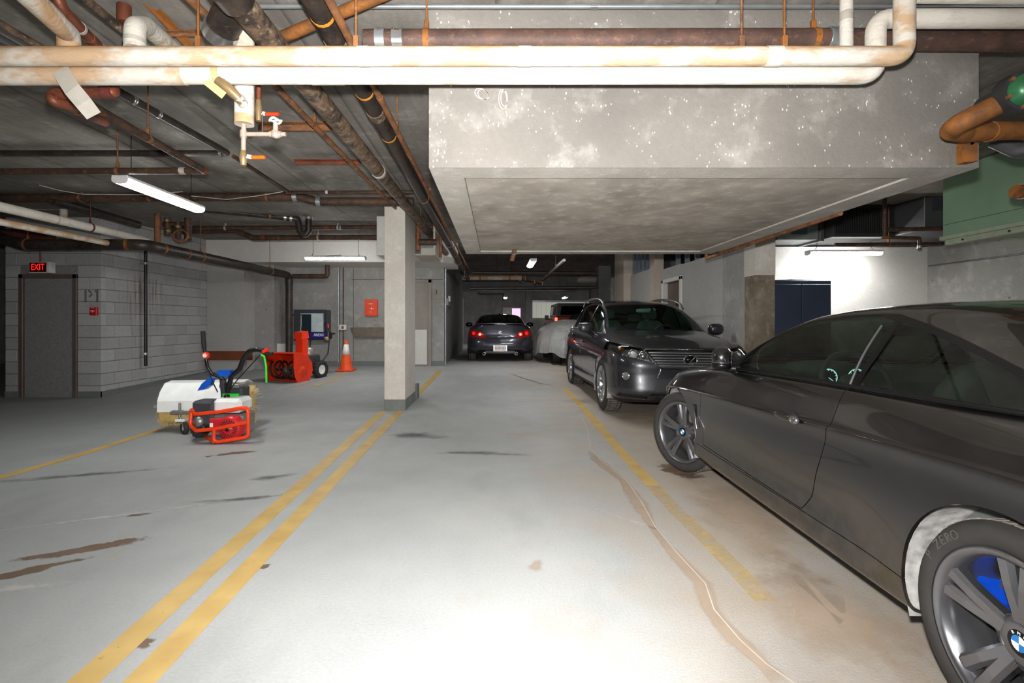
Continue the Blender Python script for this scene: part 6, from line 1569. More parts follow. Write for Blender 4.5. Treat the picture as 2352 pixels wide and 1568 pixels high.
        mb = MB(); ellipsoid(mb, (0.0, 0, -0.012), 0.124, 0.066, 0.006, 20, 6, 0.75); mb.xf(T_).build('mirror_strip', 'rim_grey', m_)
        mb = MB(); ellipsoid(mb, (0.01, -s_*0.06, 0.01), 0.10, 0.006, 0.05, 18, 8, 0.7); mb.xf(T_).build('mirror_glass', 'mirror_glass', m_)
        mb = MB(); mb.tube([(1.70, s_*0.90, 0.965), (1.71, s_*0.85, 0.945), (1.72, s_*0.79, 0.94)], 0.026, 10, rs=[0.022, 0.03, 0.04]); mb.build('mirror_arm', 'trim_black', m_)
        liner(car, WF, ZW, RA+0.010, 0.44, 0.868, s_, 'liner_dust'); liner(car, WR, ZW, RA+0.010, 0.44, 0.878, s_, 'liner_dust')
        wheel(car, (WF, s_*0.772, ZW), s_, 0.33, 0.225, 0.242, 'twin5', 'rim_grey', 0.46, None, 'roundel')
        wheel(car, (WR, s_*0.768, ZW), s_, 0.33, 0.235, 0.242, 'twin5', 'rim_grey', 0.0, 'caliper_blue', 'roundel', text='P ZERO' if s_ < 0 else None)
    sh.make('gap', 'panel_gap', 'liner_dark', car, 0, 0, -0.007)
    sh.make('grille', 'grille', 'trim_black', car, 0, 0.02, -0.01); sh.make('intake', 'air_intake', 'trim_matte', car, 0, 0.02, -0.015)
    # cabin
    zr = pchip([(1.38, 0.945), (1.55, 1.05), (1.75, 1.175), (1.95, 1.265), (2.15, 1.317), (2.4, 1.342), (2.65, 1.348), (2.9, 1.343), (3.2, 1.315), (3.5, 1.255), (3.8, 1.17), (4.1, 1.08), (4.3, 1.03)])
    zb = lambda x: bz(x)-0.012
    cg = Shell(cabin_grid(1.40, 4.30, yb, zb, zr, 0.66, 0.05, 140, 44), 'roof')
    ztop = pchip([(2.2, 1.5), (2.6, 1.30), (2.8, 1.252), (2.94, 1.222), (3.16, 1.163), (3.45, 1.068), (3.75, 0.965)])
    side = lambda x, y, z, v: np.maximum(np.maximum(np.maximum(zb(x)+0.030-z, v-0.41), np.maximum(1.52-x, x-3.70)), np.where(x > 2.55, (z-ztop(x))*0.9, -1.0))
    cg.cut(lambda x, y, z, v: side(x, y, z, v)-0.022, {'roof'}, 'trim')
    pill = lambda x, z: (x-(2.835-(z-0.95)*0.10))
    cg.cut(side, {'trim'}, 'glass')
    cg.cut(lambda x, y, z, v: pill(x, z)+0.012, {'glass'}, 'glass_door')
    cg.cut(lambda x, y, z, v: pill(x, z)-0.022, {'glass'}, 'trim')
    cg.cut(lambda x, y, z, v: x-1.66-(z-0.95)*0.35, {'glass_door'}, 'trim')
    cg.cut(lambda x, y, z, v: np.maximum(np.maximum(0.585-v, x-(2.14+0.06*(y/0.5)**2)), 1.46-x), {'roof'}, 'windshield')
    cg.cut(lambda x, y, z, v: np.maximum(np.maximum(0.60-v, (3.30+0.05*(y/0.5)**2)-x), x-4.18), {'roof'}, 'rear_glass')
    cg.panel(lambda x, y, z, v: np.maximum(np.maximum(0.57-v, 2.19-x), x-3.24), {'roof'}, 'roof_skin', 0.002)
    cg.make({'roof'}, 'roof_pillars', P_, car, 0, 0.01); cg.make('roof_skin', 'roof', P_, car); cg.make('gap', 'panel_gap', 'liner_dark', car, 0, 0, -0.004)
    cg.make({'roof', 'roof_skin', 'gap'}, 'headliner', 'interior_pale', car, 0, 0, -0.025)
    cg.make('windshield', 'windshield', 'glass_green', car, 0, 0.004); cg.make('rear_glass', 'rear_window', 'glass_dark', car, 0, 0.004)
    for s_ in (-1, 1):
        cg.make('trim', 'window_trim', 'trim_black', car, s_, 0.008)
        cg.make('glass_door', 'door_window', 'glass_green', car, s_, 0.004); cg.make('glass', 'quarter_window', 'glass_green', car, s_, 0.004)
        pts = []
        for i in range(9):
            z = 0.965+i*0.033; b = float(yb(2.82)); zz0 = float(zb(2.82)); pts.append((2.835-(z-0.95)*0.10-0.008, s_*(b-0.60*(z-zz0)+0.012+0.012*math.sin(PI*i/8)), z))
        MB().tube(pts, 0.0055, 6).build('window_strip', 'rim_grey', car)
        bl = [(x, s_*(float(yb(x))+0.012), float(bz(x))+0.010) for x in np.linspace(1.62, 3.66, 24)]
        MB().tube(bl, 0.010, 8).build('belt_strip', 'trim_black', car)
    # interior
    MB().box(1.55, 4.0, -0.70, 0.70, 0.30, 0.34).box(1.55, 3.9, -0.74, -0.70, 0.3, 0.90).box(1.55, 3.9, 0.70, 0.74, 0.3, 0.90).box(3.75, 3.9, -0.7, 0.7, 0.3, 0.96).build('cabin_tub', 'interior_dark', car)
    MB().prism([(1.46, 0.70), (1.46, 0.925), (1.62, 0.965), (1.92, 0.955), (2.02, 0.89), (1.98, 0.66)], -0.72, 0.72, 'y').build('dashboard', 'interior_dark', car)
    mb = MB(); ellipsoid(mb, (1.93, -0.37, 0.955), 0.16, 0.21, 0.055, 18, 8, 0.7); b_ = mb.build('gauge_hood', 'interior_dark', car)
    for yy_ in (-0.45, -0.29):
        MB().lathe([(0.0, 0.004), (0.052, 0.004)], (2.105, yy_, 0.925), 'x', 24).build('gauge_face', 'trim_black', b_)
        MB().lathe([(0.046, 0.006), (0.052, 0.006)], (2.105, yy_, 0.925), 'x', 24).build('gauge_ring', 'gauge_glow', b_)
        mb = MB()
        for q in range(11):
            a = -0.6+q*(PI+1.2)/10; mb.tube([(2.112, yy_+0.040*math.cos(a), 0.925+0.040*math.sin(a)), (2.112, yy_+0.046*math.cos(a), 0.925+0.046*math.sin(a))], 0.0022, 4)
        mb.tube([(2.113, yy_, 0.925), (2.113, yy_+0.026, 0.905)], 0.0022, 4); mb.build('gauge_marks', 'gauge_glow', b_)
    steering(car, 2.23, -0.37, 0.90, True)
    for yy_ in (-0.36, 0.36): seat(car, 2.62, yy_, 0.47, 0.50, 0.38)
    seat(car, 3.42, -0.3, 0.50, 0.5, 0.42, hr=False); seat(car, 3.42, 0.3, 0.50, 0.5, 0.42, hr=False)
    mb = MB(); ellipsoid(mb, (2.08, 0, 1.20), 0.03, 0.11, 0.035, 14, 8, 0.6); mb.build('rear_view_mirror', 'interior_dark', car)
    return car
coupe()
# ================================================================ sport utility car facing the camera
def suv():
    car = thing('suv_car', 'dark grey sport utility car facing the camera with a chrome grille', 'car', (2.41, 6.20, 0), (0.012, 0, PI/2+0.012))
    plan = [(0, 0), (0.025, 0.42), (0.10, 0.70), (0.27, 0.87), (0.56, 0.93), (1.2, 0.94), (2.4, 0.943), (3.6, 0.94), (4.3, 0.90), (4.62, 0.74), (4.74, 0.45), (4.77, 0)]
    belt = [(0.05, 0.86), (0.5, 0.975), (0.9, 1.02), (1.4, 1.065), (2.0, 1.085), (3.5, 1.13), (4.4, 1.15), (4.77, 1.10)]
    rows = [dict(z=[(0, 0.24), (0.6, 0.20), (1.4, 0.22), (3.4, 0.22), (4.77, 0.34)], ins=0.12, fx=0.16, rx=0.2),
            dict(z=[(0, 0.29), (1.4, 0.27), (3.4, 0.27), (4.77, 0.40)], ins=0.04, fx=0.05, rx=0.05),
            dict(z=[(0, 0.36), (1.4, 0.36), (3.4, 0.36), (4.77, 0.5)], ins=[(0, 0.0), (0.6, 0.01), (1.4, 0.03), (3.2, 0.03), (3.6, 0.01), (4.7, 0)], fx=0.0, rx=0.0),
            dict(z=[(0, 0.46), (1.4, 0.48), (3.4, 0.48), (4.77, 0.6)], ins=[(0, 0.0), (0.7, 0.0), (1.5, 0.04), (3.0, 0.04), (3.7, 0.0), (4.7, 0)], fx=0.005, rx=0.0),
            dict(z=[(0, 0.58), (1.4, 0.62), (3.4, 0.64), (4.77, 0.72)], ins=[(0, 0.0), (0.8, 0.0), (1.6, 0.012), (3.0, 0.012), (3.7, 0.0), (4.7, 0)], fx=0.02, rx=0.0),
            dict(z=[(0, 0.70), (0.6, 0.76), (1.4, 0.78), (3.4, 0.82), (4.77, 0.84)], ins=0.0, fx=0.02, rx=0.02),
            dict(z=[(0, 0.78), (0.6, 0.87), (1.4, 0.92), (3.4, 0.97), (4.77, 0.97)], ins=[(0, 0.02), (1.4, 0.02), (3.4, 0.015), (4.7, 0.03)], fx=0.05, rx=0.05),
            dict(z=[(x, z-0.04) for x, z in belt], ins=[(0, 0.07), (1.4, 0.055), (3.4, 0.05), (4.7, 0.09)], fx=0.09, rx=0.09),
            dict(z=belt, ins=[(0, 0.14), (1.4, 0.10), (3.4, 0.09), (4.7, 0.15)], fx=0.13, rx=0.1),
            dict(z=[(0.1, 0.90), (0.6, 1.025), (1.0, 1.085), (1.35, 1.13), (4.5, 1.15), (4.77, 1.1)], k=0.70, fx=0.14, rx=0.1),
            dict(z=[(0.1, 0.91), (0.6, 1.04), (1.0, 1.10), (1.35, 1.145), (4.5, 1.16), (4.77, 1.1)], k=0.36, fx=0.13, rx=0.1),
            dict(z=[(0.1, 0.91), (0.6, 1.045), (1.0, 1.105), (1.35, 1.15), (4.5, 1.16), (4.77, 1.1)], k=0.0, fx=0.12, rx=0.1)]
    sh = Shell(body_grid(plan, rows, 200, 6), 'body')
    WF, WR, ZW, RA = 0.93, 3.67, 0.37, 0.415
    for xw in (WF, WR): sh.cut(lambda x, y, z, v: np.maximum(np.hypot(x-xw, z-ZW)-RA, 0.5-y), {'body'}, None)
    bz = pchip(belt); yb = pchip([(1.1, 0.80), (1.6, 0.83), (3.0, 0.845), (4.0, 0.80), (4.5, 0.73), (4.7, 0.68)])
    sh.cut(lambda x, y, z, v: np.maximum(np.maximum(1.32-x, x-4.55), np.maximum(y-(yb(x)-0.02), 0.95-z)), {'body'}, None)
    d1 = sdf_poly([(1.50, 1.3), (1.48, 1.05), (1.41, 0.7), (1.42, 0.42), (2.42, 0.41), (2.46, 0.7), (2.47, 1.3)])
    d2 = sdf_poly([(2.48, 1.3), (2.47, 0.7), (2.43, 0.41), (3.15, 0.42), (3.30, 0.62), (3.48, 0.86), (3.52, 1.3)])
    sh.panel(lambda x, y, z, v: np.maximum(d1(x, z), 0.5-y), {'body'}, 'door_front', 0.003)
    sh.panel(lambda x, y, z, v: np.maximum(d2(x, z), 0.5-y), {'body'}, 'door_rear', 0.003)
    clad = lambda x, y, z, v: np.maximum(z-0.335, np.maximum(0.3-x, x-4.4))
    sh.cut(lambda x, y, z, v: np.maximum(z-0.31, np.maximum(1.3-x, x-3.4)), {'body'}, 'cladding')
    hood = lambda x, y, z, v: np.maximum(np.maximum(y-(0.76-0.20*np.clip(1-x/0.8, 0, 1)), x-1.30), np.maximum(0.135-x, 0.8-z))
    sh.panel(hood, {'body'}, 'hood', 0.003)
    gr = sdf_poly([(-0.1, 0.675), (0.36, 0.675), (0.40, 0.70), (0.535, 0.878), (0.52, 0.895), (-0.1, 0.90)])
    front = lambda f, lim=0.55: (lambda x, y, z, v: np.maximum(f(y, z), x-lim))
    sh.cut(lambda x, y, z, v: np.maximum(gr(y, z)-0.014, x-0.5), {'body', 'hood', 'gap'}, 'chrome')
    sh.cut(front(gr), {'chrome'}, 'grille')
    lo = sdf_poly([(-0.1, 0.33), (0.50, 0.33), (0.39, 0.52), (0.36, 0.54), (-0.1, 0.54)])
    sh.cut(front(lo), {'body'}, 'intake')
    slat = sdf_poly([(0.52, 0.265), (0.52, 0.325), (0.84, 0.345), (0.86, 0.29)])
    sh.cut(lambda x, y, z, v: np.maximum(slat(y, z), x-0.6), {'body'}, 'side_intake')
    sh.cut(lambda x, y, z, v: np.maximum(z-0.262, x-0.6), {'body'}, 'lip')
    hl = sdf_poly([(0.425, 0.725), (0.50, 0.83), (0.565, 0.915), (0.74, 0.945), (0.88, 0.985), (0.935, 0.985), (0.945, 0.88), (0.84, 0.835), (0.64, 0.785)])
    sh.cut(front(hl, 0.78), {'body', 'hood', 'gap'}, 'headlight')
    tl = sdf_poly([(0.48, 0.92), (0.48, 1.06), (0.95, 1.10), (0.95, 0.90)])
    sh.cut(lambda x, y, z, v: np.maximum(tl(y, z), 4.2-x), {'body'}, 'taillight')
    P_ = 'paint_graphite'
    sh.make('body', 'body_panel', P_, car); sh.make('hood', 'hood', P_, car); sh.make('gap', 'panel_gap', 'liner_dark', car, 0, 0, -0.008)
    sh.make('chrome', 'grille_surround', 'chrome', car, 0, 0.01, 0.004); g_ = sh.make('grille', 'grille', 'trim_matte', car, 0, 0.02, -0.03)
    sh.make({'intake'}, 'air_intake', 'trim_matte', car, 0, 0.02, -0.025); sh.make('lip', 'lower_lip', 'trim_matte', car)
    # grille bars and badge
    for k in range(6):
        z = 0.705+k*0.032; hw = 0.385+(z-0.70)*0.72
        pts = [(0.035+0.045*(yy/0.5)**2+(z-0.68)*0.16, yy, z) for yy in np.linspace(-hw, hw, 15)]
        mb = MB(); mb.strip(pts, 0.012, (-1, 0, 0), 0.012); mb.build('grille_bar', 'rim_silver', g_)
    em = MB(); em.tube([(0.035, 0.082*math.cos(a), 0.782+0.057*math.sin(a)) for a in [k*PI/16 for k in range(33)]], 0.008, 8, caps=False); em = em.build('badge', 'chrome', car)
    MB().lathe([(0.0, 0.030), (0.055, 0.032), (0.056, 0.06)], (0, 0, 0), 'x', 24).xf(Matrix.Translation((0.005, 0, 0.782)) @ Matrix.Diagonal((1, 1.38, 0.98, 1))).build('badge_disc', 'trim_black', em)
    MB().tube([(0.024, -0.045, 0.80+0.012), (0.024, 0.012, 0.752), (0.024, -0.062, 0.752)], 0.007, 6).build('badge_letter', 'chrome', em)
    mb = MB()
    for k in range(5): mb.box(0.075, 0.085, -0.42, 0.42, 0.36+k*0.034, 0.366+k*0.034)
    for k in range(21): mb.box(0.075, 0.085, -0.42+k*0.042, -0.415+k*0.042, 0.345, 0.52)
    mb.build('intake_mesh', 'black_plastic', car)
    for s_ in (-1, 1):
        d_ = sh.make('door_front', 'front_door', P_, car, s_); e_ = sh.make('door_rear', 'rear_door', P_, car, s_)
        for dd, hx in ((d_, 2.30), (e_, 3.18)):
            mb = MB(); ellipsoid(mb, (hx, s_*0.953, 0.93), 0.10, 0.016, 0.018, 16, 8, 0.7); mb.build('door_handle', P_, dd)
        sh.make('cladding', 'sill_cladding', 'trim_matte', car, s_); sh.make('side_intake', 'lower_grille', 'trim_matte', car, s_, 0.02, -0.02)
        mb = MB()
        for k in range(3): mb.tube([(0.13+0.02*k, s_*0.54, 0.275+k*0.018), (0.20, s_*0.70, 0.283+k*0.018), (0.33, s_*0.83, 0.297+k*0.018)], 0.006, 6)
        mb.build('grille_slat', 'rim_dark', car)
        sh.make('taillight', 'taillight', 'tail_red', car, s_)
        # chrome spear down the bumper corner of the spindle grille
        MB().tube([(0.05, s_*0.39, 0.69), (0.035, s_*0.37, 0.655), (0.05, s_*0.42, 0.52), (0.085, s_*0.53, 0.34)], 0.007, 6).build('bumper_trim', 'chrome', car)
        # head lamp: dark housing behind a clear lens with projector, beam and amber corner
        h_ = sh.make('headlight', 'headlight', 'glass_clear', car, s_, 0.004, 0.001)
        sh.make('headlight', 'lamp_housing', 'lamp_body', h_, s_, 0.0, -0.045)
        def onf(yy, zz, off):
            p_, n_ = sh.surf({'headlight'}, yy, zz); p_ = p_ - n_*off
            return (p_[0], s_*p_[1], p_[2])
        for yy, zz, r_, m_ in ((0.68, 0.855, 0.050, 'lamp_lens'), (0.565, 0.838, 0.046, 'rim_silver')):
            mb = MB(); ellipsoid(mb, (0, 0, 0), r_*0.8, r_, r_, 18, 12); mb.xf(Matrix.Translation(onf(yy, zz, 0.035))).build('lamp_lens', m_, h_)
            mb = MB(); mb.tube([Vector(onf(yy, zz, 0.012))+Vector((0, (r_+0.004)*math.cos(a), (r_+0.004)*math.sin(a))) for a in [k*PI/12 for k in range(25)]], 0.006, 6, caps=False); mb.build('lamp_ring', 'chrome', h_)
        mb = MB(); ellipsoid(mb, (0, 0, 0), 0.02, 0.045, 0.036, 14, 8, 0.8); mb.xf(Matrix.Translation(onf(0.80, 0.90, 0.03))).build('turn_lamp', 'lamp_amber', h_)
        for k in range(9):
            yy = 0.47+k*0.042; zz = 0.755+(yy-0.47)*0.19
            mb = MB(); ellipsoid(mb, onf(yy, zz, 0.006), 0.006, 0.012, 0.006, 10, 6); mb.build('led', 'lamp_lens', h_)
        # fog lamp
        fp, fn = sh.surf({'body'}, 0.78, 0.555, 1.0); fx_ = (fp[0], s_*fp[1], fp[2]); fa_ = math.atan2(fn[1], -fn[0])
        MB().lathe([(0.0, -0.006), (0.034, -0.004), (0.044, -0.008), (0.047, 0.0), (0.047, 0.05)], fx_, 'x', 24).xf(Matrix.Translation(fx_) @ Matrix.Rotation(-s_*fa_, 4, 'Z') @ Matrix.Translation((-fx_[0], -fx_[1], -fx_[2]))).build('fog_lamp', 'lamp_body', car)
        MB().tube([(fx_[0]+0.044*math.sin(fa_)*math.cos(a)*1.0-0.006, fx_[1]+s_*0.044*math.cos(fa_)*math.cos(a), fx_[2]+0.044*math.sin(a)) for a in [k*PI/12 for k in range(25)]], 0.006, 6, caps=False).build('fog_lamp_ring', 'chrome', car)
        T_ = Matrix.Translation((1.60, s_*1.02, 1.16))
        mb = MB(); ellipsoid(mb, (0, 0, 0), 0.075, 0.115, 0.088, 20, 12, 0.75); m_ = mb.xf(T_).build('wing_mirror', P_, car)
        mb = MB(); ellipsoid(mb, (0.068, 0, 0), 0.012, 0.10, 0.072, 18, 8, 0.7); mb.xf(T_).build('mirror_glass', 'mirror_glass', m_)
        MB().tube([(1.60, s_*0.97, 1.10), (1.62, s_*0.90, 1.04), (1.62, s_*0.86, 1.02)], 0.03, 10, rs=[0.028, 0.03, 0.04]).build('mirror_arm', 'trim_black', m_)
        for xw in (WF, WR):
            liner(car, xw, ZW, RA+0.012, 0.48, 0.925, s_, 'liner_dust' if xw == WF else 'liner_dark')
            wheel(car, (xw, s_*0.80, ZW), s_, 0.37, 0.235, 0.245, 'ten', 'rim_silver', 0.0, None)
    zr = pchip([(1.18, 1.085), (1.35, 1.18), (1.6, 1.335), (1.85, 1.465), (2.05, 1.54), (2.3, 1.60), (2.7, 1.645), (3.2, 1.655), (3.7, 1.63), (4.1, 1.57), (4.4, 1.46), (4.6, 1.26), (4.7, 1.14)])
    zb = lambda x: bz(x)-0.012
    cg = Shell(cabin_grid(1.20, 4.70, yb, zb, zr, 0.42, 0.06, 150, 44), 'roof')
    side = lambda x, y, z, v: np.maximum(np.maximum(zb(x)+0.03-z, v-0.42), np.maximum(1.45-x, x-(4.28-(z-1.1)*0.5)))
    cg.cut(lambda x, y, z, v: side(x, y, z, v)-0.02, {'roof'}, 'trim')
    cg.cut(side, {'trim'}, 'glass')
    cg.cut(lambda x, y, z, v: np.abs(x-2.47)-0.03, {'glass'}, 'trim'); cg.cut(lambda x, y, z, v: np.abs(x-3.5-(z-1.2)*0.1)-0.03, {'glass'}, 'trim')
    cg.cut(lambda x, y, z, v: x-1.60-(z-1.08)*0.3, {'glass'}, 'trim')
    cg.cut(lambda x, y, z, v: x-2.47, {'glass'}, 'glass_front')
    ws = lambda x, y, z, v: np.maximum(np.maximum(0.575-v, x-(2.08+0.06*(y/0.6)**2)), 1.30-x)
    cg.cut(lambda x, y, z, v: ws(x, y, z, v)-0.014, {'roof'}, 'ws_trim'); cg.cut(ws, {'ws_trim'}, 'windshield')
    cg.cut(lambda x, y, z, v: (1.94+0.05*(y/0.6)**2)-x, {'windshield'}, 'shade')
    cg.cut(lambda x, y, z, v: np.maximum(0.58-v, 4.28-x), {'roof'}, 'rear_glass')
    cg.make('roof', 'roof', P_, car, 0, 0.01); cg.make('roof', 'headliner', 'interior_pale', car, 0, 0, -0.025)
    cg.make('windshield', 'windshield', 'glass_green', car, 0, 0.004); cg.make('shade', 'windshield_shade_band', 'glass_shade', car, 0, 0.004); cg.make('ws_trim', 'windshield_trim', 'trim_black', car, 0, 0.006)
    cg.make('rear_glass', 'rear_window', 'glass_dark', car, 0, 0.004)
    for s_ in (-1, 1):
        cg.make('trim', 'window_trim', 'trim_black', car, s_, 0.008); cg.make('glass_front', 'front_window', 'glass_green', car, s_, 0.004); cg.make('glass', 'rear_side_window', 'glass_dark', car, s_, 0.004)
        MB().tube([(x, s_*(float(yb(x))+0.012), float(bz(x))+0.012) for x in np.linspace(1.58, 4.2, 24)], 0.009, 6).build('belt_strip', 'chrome', car)
        rail = []
        for x in np.linspace(1.98, 3.95, 22):
            h_ = min(1.0, (x-1.98)/0.12, (3.95-x)/0.12); b = float(yb(x)); hh = float(zr(x)-zb(x)); rail.append((x, s_*(b-0.42*hh+0.0), float(zr(x))-0.035+0.055*math.sqrt(max(h_, 0))))
        MB().tube(rail, 0.017, 8).build('roof_rail', 'rim_silver', car)
    MB().box(1.4, 4.4, -0.74, 0.74, 0.34, 0.38).box(1.4, 4.4, -0.78, -0.74, 0.34, 1.03).box(1.4, 4.4, 0.74, 0.78, 0.34, 1.03).build('cabin_tub', 'interior_dark', car)
    MB().prism([(1.26, 0.80), (1.26, 1.07), (1.45, 1.10), (1.85, 1.08), (1.95, 0.98), (1.92, 0.75)], -0.76, 0.76, 'y').build('dashboard', 'interior_dark', car)
    steering(car, 2.12, -0.38, 1.04)
    for yy_ in (-0.38, 0.38): seat(car, 2.42, yy_, 0.66, 0.50, 0.30, 'interior_grey', 'interior_grey'); seat(car, 3.35, yy_, 0.62, 0.55, 0.35, 'interior_grey', 'interior_grey')
    mb = MB(); ellipsoid(mb, (1.98, 0, 1.44), 0.02, 0.12, 0.035, 14, 8, 0.55); mb.build('rear_view_mirror', 'interior_pale', car)
    for y0, y1 in ((-0.62, -0.02), (0.05, 0.62)):
        MB().tube([(1.24, y0, 1.115), (1.27, (y0+y1)/2, 1.155), (1.30, y1, 1.15)], 0.007, 6).build('wiper', 'trim_black', car)
suv()
# ================================================================ coupe with lit tail lamps, seen from behind
def sedan():
    zf = 0.2; Yr = 13.35; L_ = 4.6
    car = thing('sedan_car', 'dark grey car with glowing red tail lamps parked down the aisle', 'car', (0.105, Yr+L_, zf), (0, 0, -PI/2))
    plan = [(0, 0), (0.03, 0.38), (0.12, 0.64), (0.32, 0.82), (0.65, 0.89), (1.2, 0.90), (2.4, 0.905), (3.4, 0.91), (3.9, 0.90), (4.25, 0.86), (4.47, 0.72), (4.57, 0.42), (4.6, 0)]
    belt = [(0.1, 0.72), (0.5, 0.82), (1.0, 0.87), (1.5, 0.91), (2.8, 0.95), (3.6, 0.97), (4.2, 0.97), (4.6, 0.95)]
    rows = [dict(z=[(0, 0.2), (1.2, 0.19), (3.4, 0.19), (4.0, 0.27), (4.6, 0.275)], ins=0.12, fx=0.12, rx=0.16),
            dict(z=[(0, 0.26), (1.2, 0.24), (3.4, 0.24), (4.0, 0.305), (4.6, 0.305)], ins=0.04, fx=0.04, rx=0.06),
            dict(z=[(0, 0.38), (1.2, 0.36), (3.4, 0.36), (4.6, 0.36)], ins=[(0, 0), (1.3, 0.03), (3.1, 0.03), (3.6, 0), (4.6, 0)], fx=0, rx=0.015),
            dict(z=[(0, 0.46), (1.2, 0.5), (3.4, 0.5), (4.6, 0.46)], ins=[(0, 0), (1.3, 0.02), (3.1, 0.02), (3.6, 0), (4.6, 0)], fx=0, rx=0.0),
            dict(z=[(0, 0.55), (1.2, 0.62), (3.4, 0.66), (4.6, 0.58)], ins=0.0, fx=0.02, rx=0.03),
            dict(z=[(0, 0.62), (1.2, 0.75), (3.4, 0.80), (4.6, 0.70)], ins=0.01, fx=0.06, rx=0.10),
            dict(z=[(0, 0.68), (1.2, 0.83), (3.4, 0.89), (4.6, 0.84)], ins=0.04, fx=0.1, rx=0.10),
            dict(z=belt, ins=[(0, 0.15), (1.5, 0.10), (3.4, 0.11), (4.6, 0.16)], fx=0.14, rx=0.08),
            dict(z=[(0.1, 0.74), (1.0, 0.91), (1.5, 0.95), (4.0, 1.0), (4.6, 0.985)], k=0.68, fx=0.15, rx=0.07),
            dict(z=[(0.1, 0.75), (1.0, 0.93), (1.5, 0.965), (4.0, 1.02), (4.6, 1.0)], k=0.0, fx=0.15, rx=0.06)]
    sh = Shell(body_grid(plan, rows, 180, 6), 'body')
    WF, WR, ZW, RA = 0.85, 3.70, 0.335, 0.372
    for xw in (WF, WR): sh.cut(lambda x, y, z, v: np.maximum(np.hypot(x-xw, z-ZW)-RA, 0.45-y), {'body'}, None)
    bz = pchip(belt); yb = pchip([(1.35, 0.78), (2.0, 0.79), (3.0, 0.79), (3.6, 0.76), (4.2, 0.66)])
    sh.cut(lambda x, y, z, v: np.maximum(np.maximum(1.5-x, x-4.0), np.maximum(y-(yb(x)-0.02), 0.85-z)), {'body'}, None)
    rear = lambda f, lim=3.9: (lambda x, y, z, v: np.maximum(f(y, z), lim-x))
    tl = sdf_poly([(0.36, 0.645), (0.40, 0.70), (0.52, 0.775), (0.66, 0.86), (0.90, 0.865), (0.93, 0.70), (0.72, 0.66)])
    sh.cut(rear(tl), {'body'}, 'taillight')
    trunk = sdf_poly([(-0.1, 0.66), (0.37, 0.66), (0.66, 0.88), (0.66, 1.2), (-0.1, 1.2)])
    sh.panel(rear(trunk, 4.02), {'body'}, 'trunk')
    sh.cut(rear(sdf_poly([(-0.1, 0.19), (0.62, 0.19), (0.58, 0.325), (-0.1, 0.325)])), {'body'}, 'diffuser')
    sh.panel(rear(sdf_poly([(-0.1, 0.395), (0.99, 0.395), (0.99, 0.41), (-0.1, 0.41)])), {'body'}, 'seam', 0.001)
    door = sdf_poly([(1.5, 1.2), (1.42, 0.9), (1.35, 0.6), (1.36, 0.36), (2.66, 0.35), (2.8, 0.6), (2.86, 1.2)])
    sh.panel(lambda x, y, z, v: np.maximum(door(x, z), 0.5-y), {'body'}, 'door')
    P_ = 'paint_slate'
    sh.make('body', 'body_panel', P_, car); sh.make('trunk', 'trunk_lid', P_, car); sh.make({'gap', 'seam'}, 'panel_gap', 'liner_dark', car, 0, 0, -0.006); sh.make('diffuser', 'rear_diffuser', 'trim_matte', car, 0, 0.02, -0.02)
    for s_ in (-1, 1):
        sh.make('door', 'door', P_, car, s_); t_ = sh.make('taillight', 'taillight', 'tail_red', car, s_)
        for yy, zz, r_, m_, nm in ((0.56, 0.745, 0.036, 'tail_glow', 'bulb'), (0.72, 0.77, 0.05, 'tail_dim', 'lamp_ring'), (0.56, 0.745, 0.062, 'tail_dim', 'lamp_ring')):
            p_, n_ = sh.surf({'taillight'}, yy, zz); mb = MB(); ellipsoid(mb, (0, 0, 0), 0.012 if nm == 'bulb' else 0.006, r_, r_, 16, 10)
            mb.xf(Matrix.Translation((p_[0], s_*p_[1], p_[2])) @ Matrix.Rotation(s_*math.atan2(n_[1], n_[0]), 4, 'Z')).build(nm, m_, t_)
        MB().lathe([(0.032, 0.0), (0.048, 0.0), (0.052, -0.03), (0.048, -0.2), (0.034, -0.02)], (4.53, s_*0.43, 0.225), 'x', 20).build('exhaust_tip', 'chrome', car)
        T_ = Matrix.Translation((1.66, s_*0.99, 1.0)); mb = MB(); ellipsoid(mb, (0, 0, 0), 0.07, 0.11, 0.07, 16, 10, 0.75); m_ = mb.xf(T_).build('wing_mirror', 'trim_black', car)
        MB().tube([(1.66, s_*0.92, 0.96), (1.68, s_*0.80, 0.94)], 0.025, 8).build('mirror_arm', 'trim_black', m_)
        for xw in (WF, WR):
            liner(car, xw, ZW, RA+0.012, 0.44, 0.89, s_, 'liner_dark'); wheel(car, (xw, s_*0.775, ZW), s_, 0.335, 0.25, 0.235, 'five', 'rim_grey')
    # trunk chrome, badge, spoiler, plate
    MB().tube([(4.57-0.06*(yy/0.4)**2, yy, 0.672) for yy in np.linspace(-0.37, 0.37, 15)], 0.008, 6).build('trunk_strip', 'chrome', car)
    b_ = MB().tube([(4.545, 0.055*math.cos(a), 0.80+0.034*math.sin(a)) for a in [k*PI/12 for k in range(25)]], 0.005, 6, caps=False).build('badge', 'chrome', car)
    MB().tube([(4.545, -0.02, 0.775), (4.545, 0, 0.815), (4.545, 0.02, 0.775)], 0.004, 6).build('badge_mark', 'chrome', b_)
    sp_ = [(4.50-0.05*(yy/0.6)**2, yy, 1.01+0.012*math.cos(yy*2)) for yy in np.linspace(-0.6, 0.6, 17)]
    MB().strip(sp_, 0.12, (0, 0, 1), 0.02).build('spoiler', P_, car)
    MB().tube([(4.55, yy, 1.012) for yy in (-0.15, 0.15)], 0.007, 6).build('brake_light', 'chrome', car)
    pl_ = MB().box(4.585, 4.60, -0.185, 0.185, 0.29, 0.455, 0.004).build('plate_frame', 'chrome', car)
    p2 = MB().box(4.60, 4.604, -0.155, 0.155, 0.298, 0.448).build('license_plate', 'plate_white', pl_)
